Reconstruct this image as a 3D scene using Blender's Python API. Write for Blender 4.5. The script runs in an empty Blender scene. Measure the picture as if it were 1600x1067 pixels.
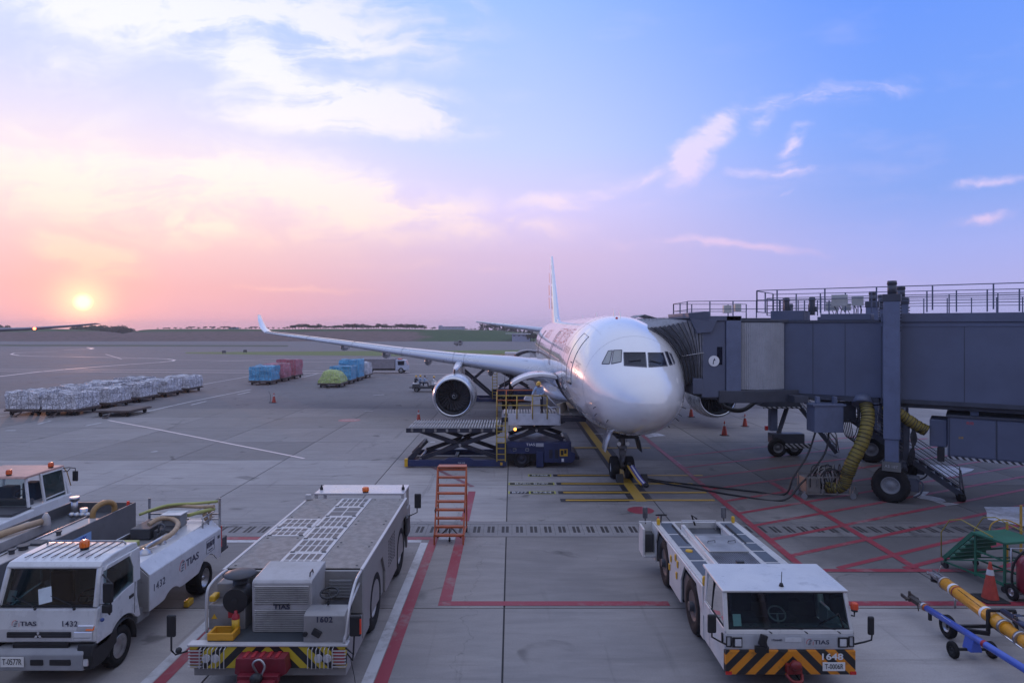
import bpy, math, random
from mathutils import Vector, Matrix
from mathutils.bvhtree import BVHTree
random.seed(7)
R = math.radians
sc = bpy.context.scene
COL = sc.collection

# ------------------------------------------------------------------ camera
F, H, YH = 1040.0, 7.2, 512.0            # focal length in photo pixels, eye height, horizon row
cam = bpy.data.cameras.new('camera'); cam_o = bpy.data.objects.new('camera', cam); COL.objects.link(cam_o)
cam.sensor_width = 36; cam.lens = 36*F/1600; cam.shift_y = -(533.5-YH)/1600
cam.clip_start = 0.1; cam.clip_end = 6000
cam_o.location = (0, 0, H); cam_o.rotation_euler = (R(90), 0, 0)
sc.camera = cam_o

# ------------------------------------------------------------------ sky, sun, exposure
SUN_AZ, SUN_EL = R(-32.8), R(1.85)       # azimuth from +Y towards +X
S = Vector((math.sin(SUN_AZ)*math.cos(SUN_EL), math.cos(SUN_AZ)*math.cos(SUN_EL), math.sin(SUN_EL)))
world = bpy.data.worlds.new('World'); sc.world = world; world.use_nodes = True
NT = world.node_tree; NT.nodes.clear()
class NB:
    """small node-building helper"""
    def __init__(s, nt): s.nt = nt
    def n(s, typ, **kw):
        nd = s.nt.nodes.new(typ)
        for k, v in kw.items():
            if k == 'ins':
                for kk, vv in v.items():
                    if isinstance(vv, bpy.types.NodeSocket): s.nt.links.new(vv, nd.inputs[kk])
                    else: nd.inputs[kk].default_value = vv
            else: setattr(nd, k, v)
        return nd
    def m(s, op, a, b=0.0, c=None, clamp=False):
        ins = {0: a, 1: b}
        if c is not None: ins[2] = c
        return s.n('ShaderNodeMath', operation=op, use_clamp=clamp, ins=ins).outputs[0]
    def vm(s, op, a, b=(0, 0, 0)):
        nd = s.n('ShaderNodeVectorMath', operation=op, ins={0: a, 1: b})
        return nd.outputs['Value'] if op in ('DOT_PRODUCT', 'LENGTH') else nd.outputs[0]
    def ramp(s, fac, stops, interp='LINEAR'):
        nd = s.n('ShaderNodeValToRGB', ins={0: fac}); cr = nd.color_ramp; cr.interpolation = interp
        while len(cr.elements) < len(stops): cr.elements.new(0.5)
        for e, (p, c) in zip(cr.elements, stops):
            e.position = p; e.color = (c[0], c[1], c[2], 1) if hasattr(c, '__len__') else (c, c, c, 1)
        return nd.outputs[0]
    def mix(s, fac, a, b, blend='MIX'):
        nd = s.n('ShaderNodeMix', data_type='RGBA', blend_type=blend)
        for i, v in ((0, fac), (6, a), (7, b)):
            if isinstance(v, bpy.types.NodeSocket): s.nt.links.new(v, nd.inputs[i])
            else: nd.inputs[i].default_value = v if i == 0 else (v[0], v[1], v[2], 1)
        return nd.outputs[2]
    def maprange(s, v, a, b, c=0.0, d=1.0, smooth=True):
        nd = s.n('ShaderNodeMapRange', interpolation_type='SMOOTHSTEP' if smooth else 'LINEAR', clamp=True,
                 ins={0: v, 1: a, 2: b, 3: c, 4: d})
        return nd.outputs[0]
def lin(r, g, b):
    f = lambda c: (c/255/12.92) if c/255 <= 0.04045 else ((c/255+0.055)/1.055)**2.4
    return (f(r), f(g), f(b))
w = NB(NT)
D = w.n('ShaderNodeTexCoord').outputs['Generated']
sx = w.n('ShaderNodeSeparateXYZ', ins={0: D})
elev = w.m('DIVIDE', w.m('ARCSINE', w.m('MAXIMUM', w.m('MINIMUM', sx.outputs[2], 1.0), -1.0)), R(90))  # 0..1 over 90 degrees
cosg = w.vm('DOT_PRODUCT', D, tuple(S))
gam = w.m('DIVIDE', w.m('ARCCOSINE', w.m('MAXIMUM', w.m('MINIMUM', cosg, 1.0), -1.0)), math.pi)       # 0..1 over 180 degrees
e = lambda deg: max(0.0, deg/90)
rA = w.ramp(elev, [(0, lin(206, 158, 184)), (e(3), lin(220, 168, 180)), (e(7), lin(232, 196, 200)), (e(12), lin(238, 220, 228)),
                   (e(18), lin(208, 210, 240)), (e(26), lin(196, 208, 246)), (e(50), lin(212, 218, 246)), (1, lin(206, 210, 234))])
rB = w.ramp(elev, [(0, lin(178, 164, 206)), (e(3), lin(190, 170, 208)), (e(6), lin(202, 180, 214)), (e(10), lin(208, 197, 238)),
                   (e(15), lin(188, 200, 252)), (e(26), lin(158, 188, 255)), (e(50), lin(198, 210, 246)), (1, lin(206, 210, 234))])
rC = w.ramp(elev, [(0, lin(156, 160, 208)), (e(3), lin(166, 166, 220)), (e(6), lin(156, 166, 228)), (e(10), lin(130, 158, 228)),
                   (e(15), lin(116, 154, 234)), (e(26), lin(96, 142, 238)), (e(50), lin(184, 200, 242)), (1, lin(206, 210, 234))])
rD = w.ramp(elev, [(0, lin(165, 162, 196)), (e(4), lin(184, 174, 208)), (e(10), lin(186, 186, 220)), (e(25), lin(188, 196, 230)), (1, lin(206, 210, 234))])
base = w.mix(w.maprange(gam, 8/180, 36/180), rA, rB)
base = w.mix(w.maprange(gam, 32/180, 66/180), base, rC)
base = w.mix(w.maprange(gam, 80/180, 140/180), base, rD)
# high cirrus: noise stretched along the wind, gathered in banks that stand at fixed compass directions
ysafe = w.m('MAXIMUM', sx.outputs[1], 0.12)
uv = w.n('ShaderNodeCombineXYZ', ins={0: w.m('DIVIDE', sx.outputs[0], ysafe), 1: w.m('DIVIDE', sx.outputs[2], ysafe), 2: 0.0}).outputs[0]
wob = w.n('ShaderNodeTexNoise', ins={'Vector': uv, 'Scale': 5.0, 'Detail': 5.0, 'Roughness': 0.6})
uvw = w.vm('ADD', uv, w.vm('MULTIPLY', w.vm('SUBTRACT', wob.outputs['Color'], (0.5, 0.5, 0.5)), (0.16, 0.07, 0)))
banks = [  # px, py, rx, ry, tilt(deg), strength
 (300, 8, 500, 90, -8, 1.45), (60, 95, 380, 100, 0, .42), (430, 120, 190, 80, -30, 1.05), (540, 172, 260, 55, -3, 1.5), (500, 30, 240, 34, -20, 1.1),
 (190, 280, 520, 90, -3, .95), (520, 308, 380, 60, -10, 1.1), (130, 392, 130, 36, -8, 1.0), (300, 350, 400, 48, -4, .75), (640, 320, 190, 34, -12, .9),
 (1062, 258, 70, 40, 45, 1.35), (1112, 205, 110, 32, 40, 1.1), (1000, 288, 95, 26, 20, .7), (1290, 152, 200, 22, 6, .85), (1222, 172, 70, 20, 42, .6),
 (1248, 228, 60, 22, 38, 1.25), (1212, 268, 100, 12, 2, .85), (885, 318, 130, 18, 4, .95), (1000, 322, 60, 10, 2, .45), (850, 355, 130, 26, -4, .5),
 (1110, 384, 220, 12, -3, .7), (1250, 413, 60, 7, 4, .3), (1535, 289, 85, 12, 6, .7), (1532, 348, 70, 11, 12, .7), (1225, 300, 35, 5, 20, .4),
 (740, 15, 60, 22, -30, .35), (700, 415, 330, 14, -2, .25), (420, 452, 330, 9, -1, .3), (800, 340, 70, 12, 0, .55), (60, 205, 330, 55, 4, .4)]
dens = None
for px, py, rx, ry, tilt, st in banks:
    mp = w.n('ShaderNodeMapping', vector_type='TEXTURE', ins={'Vector': uvw, 'Location': ((px-800)/F, (YH-py)/F, 0),
             'Rotation': (0, 0, R(tilt)), 'Scale': (rx/F*1.25, ry/F*1.35, 1)})
    g = w.n('ShaderNodeTexGradient', gradient_type='QUADRATIC_SPHERE', ins={0: mp.outputs[0]}).outputs['Fac']
    g = w.m('MULTIPLY', w.m('POWER', g, 0.7), st)
    dens = g if dens is None else w.m('MAXIMUM', dens, g)
mpf = w.n('ShaderNodeMapping', ins={'Vector': uvw, 'Rotation': (0, 0, R(8)), 'Scale': (2.4, 9.0, 1)})
fib = w.n('ShaderNodeTexNoise', ins={'Vector': mpf.outputs[0], 'Scale': 2.4, 'Detail': 9.0, 'Roughness': 0.62, 'Distortion': 0.7}).outputs['Fac']
fib2 = w.n('ShaderNodeTexNoise', ins={'Vector': uvw, 'Scale': 7.0, 'Detail': 7.0, 'Roughness': 0.6}).outputs['Fac']
tex = w.m('ADD', w.m('MULTIPLY', fib, 0.55), w.m('MULTIPLY', fib2, 0.45))
cl = w.m('MULTIPLY', dens, w.maprange(tex, 0.32, 0.64, 0.05, 1.4))
cl = w.maprange(cl, 0.05, 0.78)
# the sky away from the sunset carries the same thin streaks
pl = w.n('ShaderNodeMapping', ins={'Vector': D, 'Scale': (2.0, 5.0, 9.0)})
thin = w.n('ShaderNodeTexNoise', ins={'Vector': pl.outputs[0], 'Scale': 1.6, 'Detail': 7.0, 'Roughness': 0.6}).outputs['Fac']
cl = w.m('MAXIMUM', cl, w.m('MULTIPLY', w.maprange(thin, 0.52, 0.8), 0.22))
cl = w.m('MULTIPLY', cl, w.maprange(elev, 0.0, e(3.0)))
cloud_sun = w.ramp(elev, [(0, lin(255, 190, 190)), (e(4), lin(255, 208, 190)), (e(8), lin(255, 228, 212)), (e(13), lin(250, 238, 230)), (e(20), lin(244, 242, 248)), (1, lin(235, 240, 255))])
cloud_far = w.ramp(elev, [(0, lin(200, 170, 205)), (e(6), lin(216, 188, 222)), (e(10), lin(226, 204, 236)), (e(16), lin(228, 214, 244)), (1, lin(190, 200, 235))])
ccol = w.mix(w.maprange(gam, 18/180, 50/180), cloud_sun, cloud_far)
sky = w.mix(w.m('MULTIPLY', cl, 0.76), base, ccol)
# aureole and the sun's disc
sky = w.mix(w.m('MULTIPLY', w.maprange(gam, 0.0, 7.5/180, 1.0, 0.0), 0.40), sky, (1.0, 0.46, 0.36))
glow = w.m('POWER', w.maprange(gam, 0.0, 3.4/180, 1.0, 0.0, smooth=False), 2.2)
sky = w.mix(1.0, sky, w.mix(glow, (0, 0, 0), (1.0, 0.55, 0.16)), 'ADD')
disc = w.maprange(gam, 0.22/180, 0.72/180, 1.0, 0.0)
sky = w.mix(disc, sky, (2.2, 1.75, 0.85))
# below the horizon the sky is never seen: give it the ground's own dull tone
sky = w.mix(w.maprange(sx.outputs[2], -0.02, -0.001, 1.0, 0.0), sky, (0.11, 0.11, 0.14))
nish = w.n('ShaderNodeTexSky', sky_type='NISHITA', sun_disc=False, sun_elevation=SUN_EL, sun_rotation=SUN_AZ)
bg1 = w.n('ShaderNodeBackground', ins={0: sky, 1: 0.97})
bg2 = w.n('ShaderNodeBackground', ins={0: nish.outputs[0], 1: 0.006})
add = w.n('ShaderNodeAddShader', ins={0: bg1.outputs[0], 1: bg2.outputs[0]})
w.n('ShaderNodeOutputWorld', ins={0: add.outputs[0]})
world.cycles.sampling_method = 'MANUAL'; world.cycles.sample_map_resolution = 1024

sun = bpy.data.lights.new('sun', 'SUN'); sun.energy = 0.5; sun.angle = R(0.9); sun.color = (1.0, 0.50, 0.36)
sun_o = bpy.data.objects.new('sun', sun); COL.objects.link(sun_o)
sun_o.rotation_euler = (-S).to_track_quat('-Z', 'Y').to_euler(); sun_o.location = S*300
vs = sc.view_settings; vs.view_transform = 'Standard'; vs.look = 'None'; vs.exposure = 0.28; vs.gamma = 1; vs.use_curve_mapping = False
sc.cycles.max_bounces = 6; sc.cycles.transparent_max_bounces = 12; sc.cycles.use_denoising = True
sc.cycles.sample_clamp_indirect = 4

# ------------------------------------------------------------------ materials
MATS = {}
def pbr(name, col, rough=0.5, metal=0.0, var=0.12, scale=2.0, bump=0.0, bscale=40.0, coat=0.0, spec=0.5, dirt=0.0, emit=None, estr=0.0, coords='Object', rvar=0.08, dirtcol=(0.05, 0.045, 0.04)):
    if name in MATS: return MATS[name]
    m = bpy.data.materials.new(name); m.use_nodes = True; nt = m.node_tree; nt.nodes.clear(); b = NB(nt)
    out = b.n('ShaderNodeOutputMaterial'); p = b.n('ShaderNodeBsdfPrincipled')
    nt.links.new(p.outputs[0], out.inputs[0])
    tc = b.n('ShaderNodeTexCoord').outputs[coords]
    n1 = b.n('ShaderNodeTexNoise', ins={'Vector': tc, 'Scale': scale, 'Detail': 6.0, 'Roughness': 0.6}).outputs['Fac']
    lo = tuple(c*(1-var) for c in col); hi = tuple(min(1, c*(1+var)) for c in col)
    c = b.mix(b.maprange(n1, 0.3, 0.7), lo, hi)
    if dirt:
        n2 = b.n('ShaderNodeTexNoise', ins={'Vector': tc, 'Scale': scale*2.7, 'Detail': 9.0, 'Roughness': 0.7}).outputs['Fac']
        c = b.mix(b.maprange(n2, 0.52, 0.78, 0.0, dirt), c, dirtcol)
    nt.links.new(c, p.inputs['Base Color'])
    r = b.maprange(n1, 0.25, 0.75, max(0, rough-rvar), min(1, rough+rvar)); nt.links.new(r, p.inputs['Roughness'])
    p.inputs['Metallic'].default_value = metal; p.inputs['Coat Weight'].default_value = coat; p.inputs['Coat Roughness'].default_value = 0.06
    p.inputs['Specular IOR Level'].default_value = spec
    if bump:
        n3 = b.n('ShaderNodeTexNoise', ins={'Vector': tc, 'Scale': bscale, 'Detail': 4.0}).outputs['Fac']
        bp = b.n('ShaderNodeBump', ins={'Height': n3, 'Strength': bump, 'Distance': 0.02}); nt.links.new(bp.outputs[0], p.inputs['Normal'])
    if emit: p.inputs['Emission Color'].default_value = (*emit, 1); p.inputs['Emission Strength'].default_value = estr
    MATS[name] = m; return m
def glass(name, tint, refl=0.10):
    if name in MATS: return MATS[name]
    m = bpy.data.materials.new(name); m.use_nodes = True; nt = m.node_tree; nt.nodes.clear(); b = NB(nt)
    out = b.n('ShaderNodeOutputMaterial')
    tr = b.n('ShaderNodeBsdfTransparent', ins={0: (*tint, 1)}); gl = b.n('ShaderNodeBsdfGlossy', ins={0: (1, 1, 1, 1), 'Roughness': 0.02})
    lw = b.n('ShaderNodeLayerWeight', ins={0: 0.12})
    fac = b.m('MAXIMUM', lw.outputs[0], refl)
    mx = b.n('ShaderNodeMixShader', ins={0: fac, 1: tr.outputs[0], 2: gl.outputs[0]})
    nt.links.new(mx.outputs[0], out.inputs[0]); MATS[name] = m; return m
def stripes(name, ca, cb, period, angle, rough=0.5, axes=(0, 2), mirror=None):
    """painted diagonal hazard stripes in object space; mirror = x value about which they run the other way"""
    if name in MATS: return MATS[name]
    m = bpy.data.materials.new(name); m.use_nodes = True; nt = m.node_tree; nt.nodes.clear(); b = NB(nt)
    out = b.n('ShaderNodeOutputMaterial'); p = b.n('ShaderNodeBsdfPrincipled'); nt.links.new(p.outputs[0], out.inputs[0])
    xyz = b.n('ShaderNodeSeparateXYZ', ins={0: b.n('ShaderNodeTexCoord').outputs['Object']}).outputs
    u, v = xyz[axes[0]], xyz[axes[1]]
    if mirror is not None: u = b.m('ABSOLUTE', b.m('SUBTRACT', u, mirror))
    t = b.m('ADD', b.m('MULTIPLY', u, math.cos(angle)), b.m('MULTIPLY', v, math.sin(angle)))
    f = b.m('FRACT', b.m('ADD', b.m('DIVIDE', t, period), 50.0))
    n1 = b.n('ShaderNodeTexNoise', ins={'Vector': b.n('ShaderNodeTexCoord').outputs['Object'], 'Scale': 9.0, 'Detail': 8.0}).outputs['Fac']
    c = b.mix(b.m('GREATER_THAN', f, 0.5), ca, cb); c = b.mix(b.maprange(n1, .55, .8, 0, .5), c, (.06, .05, .045))
    nt.links.new(c, p.inputs['Base Color']); p.inputs['Roughness'].default_value = rough
    MATS[name] = m; return m

WHITE = pbr('vehicle white paint', (.62, .63, .64), .35, coat=.4, var=.06, dirt=.4, scale=1.5, dirtcol=(.16, .14, .13))
SILV = pbr('galvanised grey body', (.36, .35, .34), .45, metal=.35, var=.12, dirt=.35, scale=1.3)
GREYP = pbr('mid grey paint', (.20, .205, .215), .5, var=.12, dirt=.3)
DGREY = pbr('dark grey paint', (.055, .058, .065), .55, var=.2, dirt=.2)
BLACK = pbr('black rubber and plastic', (.014, .014, .016), .55, var=.3)
RUB = pbr('tyre rubber', (.016, .016, .017), .85, var=.3, dirt=.25, dirtcol=(.05, .05, .05), scale=4, spec=.25)
STEEL = pbr('bare steel', (.45, .45, .46), .35, metal=.9, var=.15, dirt=.4)
ALU = pbr('polished aluminium', (.72, .73, .75), .22, metal=1.0, var=.05)
CHROME = pbr('chrome', (.8, .8, .82), .1, metal=1.0, var=.02)
ORANGE = pbr('orange paint', (.50, .13, .03), .5, var=.15, dirt=.35)
YEL = pbr('yellow paint', (.62, .36, .02), .45, var=.1, dirt=.25)
AMBER = pbr('amber lens', (.80, .16, .01), .2, var=.05, coat=.5)
REDL = pbr('red lens', (.55, .02, .015), .2, var=.05, coat=.5)
REDP = pbr('red paint', (.33, .02, .03), .5, var=.15, dirt=.3)
LENS = pbr('clear lamp lens', (.75, .76, .78), .08, metal=.6, var=.1, coat=1)
DKGLASS = glass('tinted cab glass', (.30, .40, .40), .10)
CLGLASS = glass('clear side glass', (.55, .66, .66), .08)
SEAT = pbr('dark seat cloth', (.03, .032, .04), .9, var=.3)
WRITE_D = pbr('dark lettering', (.03, .035, .07), .5, var=.1)
WRITE_W = pbr('white lettering', (.75, .75, .76), .5, var=.05)
WRITE_R = pbr('red lettering', (.55, .04, .03), .5, var=.05)

# ------------------------------------------------------------------ mesh builder
class MB:
    def __init__(s): s.v = []; s.f = []; s.sm = []; s.mi = []
    def add(s, vs, fs, smooth=False, mi=0):
        o = len(s.v); s.v += [tuple(v) for v in vs]
        for f in fs: s.f.append([i+o for i in f]); s.sm.append(smooth); s.mi.append(mi)
        return s
    def hexa(s, p, mi=0):
        return s.add(p, [(0, 3, 2, 1), (4, 5, 6, 7), (0, 1, 5, 4), (1, 2, 6, 5), (2, 3, 7, 6), (3, 0, 4, 7)], mi=mi)
    def bx(s, x0, x1, y0, y1, z0, z1, mi=0):
        return s.hexa([(x0, y0, z0), (x1, y0, z0), (x1, y1, z0), (x0, y1, z0), (x0, y0, z1), (x1, y0, z1), (x1, y1, z1), (x0, y1, z1)], mi)
    def box(s, c, d, rot=None, mi=0):
        ps = []
        for k in ((-1, -1, -1), (1, -1, -1), (1, 1, -1), (-1, 1, -1), (-1, -1, 1), (1, -1, 1), (1, 1, 1), (-1, 1, 1)):
            p = Vector((k[0]*d[0]/2, k[1]*d[1]/2, k[2]*d[2]/2))
            if rot is not None: p = rot @ p
            ps.append(p+Vector(c))
        return s.hexa(ps, mi)
    def beam(s, p0, p1, w, h, up=(0, 0, 1), mi=0):
        p0, p1 = Vector(p0), Vector(p1); d = (p1-p0); L = d.length
        if L < 1e-6: return s
        d.normalize(); u = Vector(up); sd = d.cross(u)
        if sd.length < 1e-4: sd = d.cross(Vector((0, 1, 0)))
        sd.normalize(); u = sd.cross(d)
        a, b = sd*w/2, u*h/2
        return s.hexa([p0-a-b, p0+a-b, p1+a-b, p1-a-b, p0-a+b, p0+a+b, p1+a+b, p1-a+b], mi)
    def ring(s, c, ax, r, n, ph=0):
        ax = Vector(ax).normalized(); t = ax.orthogonal().normalized() if abs(ax.z) > .9 or True else None
        t = (Vector((0, 0, 1)) - ax*ax.z)
        if t.length < .05: t = Vector((1, 0, 0)) - ax*ax.x
        t.normalize(); b = ax.cross(t)
        return [Vector(c)+t*(r*math.cos(2*math.pi*i/n+ph))+b*(r*math.sin(2*math.pi*i/n+ph)) for i in range(n)]
    def cyl(s, p0, p1, r0, r1=None, n=12, caps=True, mi=0, smooth=True):
        if r1 is None: r1 = r0
        ax = Vector(p1)-Vector(p0); a = s.ring(p0, ax, r0, n); b = s.ring(p1, ax, r1, n)
        s.add(a+b, [(i, (i+1) % n, n+(i+1) % n, n+i) for i in range(n)], smooth, mi)
        if caps: s.add(a, [tuple(range(n))[::-1]], False, mi); s.add(b, [tuple(range(n))], False, mi)
        return s
    def lathe(s, o, ax, prof, n=24, mi=0, smooth=True, closed=False):
        """prof = [(distance along axis, radius)...]"""
        ax = Vector(ax).normalized(); o = Vector(o); rings = [s.ring(o+ax*a, ax, max(r, 1e-4), n) for a, r in prof]
        vs = [p for rg in rings for p in rg]; fs = []
        m = len(prof)
        for k in range(m if closed else m-1):
            k2 = (k+1) % m
            fs += [(k*n+i, k*n+(i+1) % n, k2*n+(i+1) % n, k2*n+i) for i in range(n)]
        return s.add(vs, fs, smooth, mi)
    def tube(s, pts, r, n=6, mi=0, caps=True):
        pts = [Vector(p) for p in pts]; rs = r if hasattr(r, '__len__') else [r]*len(pts)
        vs = []; prev = None
        for i, p in enumerate(pts):
            d = (pts[min(i+1, len(pts)-1)]-pts[max(i-1, 0)]).normalized()
            if prev is None:
                t = d.orthogonal().normalized()
            else:
                t = (prev - d*prev.dot(d)); t = t.normalized() if t.length > 1e-5 else d.orthogonal().normalized()
            prev = t; b = d.cross(t)
            vs += [p+t*(rs[i]*math.cos(2*math.pi*k/n))+b*(rs[i]*math.sin(2*math.pi*k/n)) for k in range(n)]
        fs = [(i*n+k, i*n+(k+1) % n, (i+1)*n+(k+1) % n, (i+1)*n+k) for i in range(len(pts)-1) for k in range(n)]
        s.add(vs, fs, True, mi)
        if caps and len(pts) > 1:
            s.add(vs[:n], [tuple(range(n))[::-1]], False, mi); s.add(vs[-n:], [tuple(range(n))], False, mi)
        return s
    def prism(s, poly, ax, a, b, mi=0):
        """poly in the plane perpendicular to ax: 'x' -> (y, z), 'y' -> (x, z), 'z' -> (x, y)"""
        def P(u, v, t): return {'x': (t, u, v), 'y': (u, t, v), 'z': (u, v, t)}[ax]
        n = len(poly); vs = [P(u, v, a) for u, v in poly]+[P(u, v, b) for u, v in poly]
        return s.add(vs, [tuple(range(n))[::-1], tuple(range(n, 2*n))]+[(i, (i+1) % n, n+(i+1) % n, n+i) for i in range(n)], mi=mi)
    def grid(s, rows, smooth=True, mi=0, flip=False):
        nr, nc = len(rows), len(rows[0]); vs = [p for r_ in rows for p in r_]
        fs = [(i*nc+j, i*nc+j+1, (i+1)*nc+j+1, (i+1)*nc+j) for i in range(nr-1) for j in range(nc-1)]
        if flip: fs = [f[::-1] for f in fs]
        return s.add(vs, fs, smooth, mi)
    def ball(s, c, r, n=12, m=8, mi=0):
        if not hasattr(r, '__len__'): r = (r, r, r)
        rows = []
        for i in range(m+1):
            th = math.pi*i/m
            rows.append([(c[0]+r[0]*math.sin(th)*math.cos(2*math.pi*j/n), c[1]+r[1]*math.sin(th)*math.sin(2*math.pi*j/n), c[2]+r[2]*math.cos(th)) for j in range(n+1)])
        return s.grid(rows, True, mi, flip=True)
    def mesh(s, name, mats):
        me = bpy.data.meshes.new(name); me.from_pydata(s.v, [], s.f)
        for m_ in (mats if isinstance(mats, (list, tuple)) else [mats]): me.materials.append(m_)
        me.polygons.foreach_set('use_smooth', s.sm); me.polygons.foreach_set('material_index', s.mi); me.update()
        return me
    def build(s, name, mats, parent=None, bevel=0, seg=2, loc=None, fix=True, label=None, solid=0, subsurf=0):
        me = s.mesh(name, mats)
        if fix:
            import bmesh
            bm = bmesh.new(); bm.from_mesh(me)
            bmesh.ops.remove_doubles(bm, verts=bm.verts, dist=0.0004)
            bmesh.ops.recalc_face_normals(bm, faces=bm.faces); bm.to_mesh(me); bm.free()
        o = bpy.data.objects.new(name, me); COL.objects.link(o)
        if parent is not None: o.parent = parent
        if loc is not None: o.location = loc
        if solid: md = o.modifiers.new('solid', 'SOLIDIFY'); md.thickness = solid; md.offset = 0
        if bevel:
            md = o.modifiers.new('bevel', 'BEVEL'); md.width = bevel; md.segments = seg; md.limit_method = 'ANGLE'; md.angle_limit = R(40)
        if label: o['label'] = label
        return o
def thing(name, label, cat, loc=(0, 0, 0), rz=0, group=None):
    o = bpy.data.objects.new(name, None); COL.objects.link(o); o.empty_display_size = .2
    o.location = loc; o.rotation_euler = (0, 0, rz); o['label'] = label; o['category'] = cat
    if group: o['group'] = group
    return o
def tag(o, label, cat, group=None):
    o['label'] = label; o['category'] = cat
    if group: o['group'] = group
    return o
def kids(o): return [c for c in bpy.data.objects if c.parent == o]
KID = {}
def copy_tree(o, parent=None):
    c = o.copy(); COL.objects.link(c)
    if parent is not None: c.parent = parent
    for ch in kids(o): copy_tree(ch, c)
    return c
def structure(o): o['kind'] = 'structure'; return o
def stuff(o): o['kind'] = 'stuff'; return o
def G(px, py):
    """ground point seen at photo pixel"""
    d = H*F/(py-YH); return ((px-800)/F*d, d)
def text_mesh(body, size, mat, name='lettering', parent=None, loc=(0, 0, 0), rot=(0, 0, 0), extrude=.003, align='CENTER', sx=1.0, font_shear=0, bold=0.0, label=None, spacing=1.0):
    cu = bpy.data.curves.new(name, 'FONT'); cu.body = body; cu.size = size; cu.extrude = extrude; cu.align_x = align; cu.align_y = 'CENTER'
    cu.offset = bold; cu.shear = font_shear; cu.resolution_u = 3; cu.space_character = spacing
    to = bpy.data.objects.new(name, cu); COL.objects.link(to)
    me = bpy.data.meshes.new_from_object(to.evaluated_get(bpy.context.evaluated_depsgraph_get()))
    COL.objects.unlink(to); bpy.data.objects.remove(to)
    me.materials.clear(); me.materials.append(mat)
    o = bpy.data.objects.new(name, me); COL.objects.link(o); o.parent = parent; o.location = loc; o.rotation_euler = rot; o.scale = (sx, 1, 1)
    if label: o['label'] = label
    return o
def wheel(parent, pos, r, wd, ax=(1, 0, 0), rim=None, rr=.56, name='wheel', out=1, n=28, nuts=8, tread=True, dish=.25):
    """tyre mesh with the rim as its child; out = side (along ax) where the dished hub shows"""
    ax = Vector(ax).normalized(); o = Vector(pos); h = wd/2
    t = MB(); prof = [(-h*.75, r*rr), (-h*.98, r*(rr+.1)), (-h, r*.82), (-h*.86, r*.955), (-h*.6, r), (h*.6, r), (h*.86, r*.955), (h, r*.82), (h*.98, r*(rr+.1)), (h*.75, r*rr)]
    t.lathe((0, 0, 0), ax, prof, n)
    if tread:
        for k in range(n):
            a = 2*math.pi*(k+.5)/n; rg = t.ring((0, 0, 0), ax, r*1.004, n, ph=math.pi/n)
            c = rg[k]; t.beam(c-ax*h*.62, c+ax*h*.62, r*.12, r*.03, up=c)
    to = t.build(name, RUB, parent, loc=pos)
    m = MB(); s_ = out
    prof = [(-s_*h*.7, r*rr*1.0), (s_*h*.8, r*rr*1.0), (s_*h*.78, r*rr*.9), (s_*h*(.8-dish*2), r*rr*.8), (s_*h*(.8-dish*2.2), r*rr*.55), (s_*h*(.8-dish*1.4), r*rr*.42), (s_*h*(.8-dish*.7), r*rr*.26), (s_*h*(.8-dish*.3), r*rr*.22), (s_*h*(.8-dish*.3), 0.001)]
    m.lathe((0, 0, 0), ax, prof, n)
    m.lathe((0, 0, 0), ax, [(-s_*h*.6, r*rr), (-s_*h*.6, .001)], n)
    if nuts:
        for c in m.ring(ax*(s_*h*(.8-dish*1.9)), ax, r*rr*.66, nuts): m.cyl(c, c+ax*(s_*h*.12), r*.035, n=6)
    m.build('rim', rim or GREYP, to)
    return to
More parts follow.
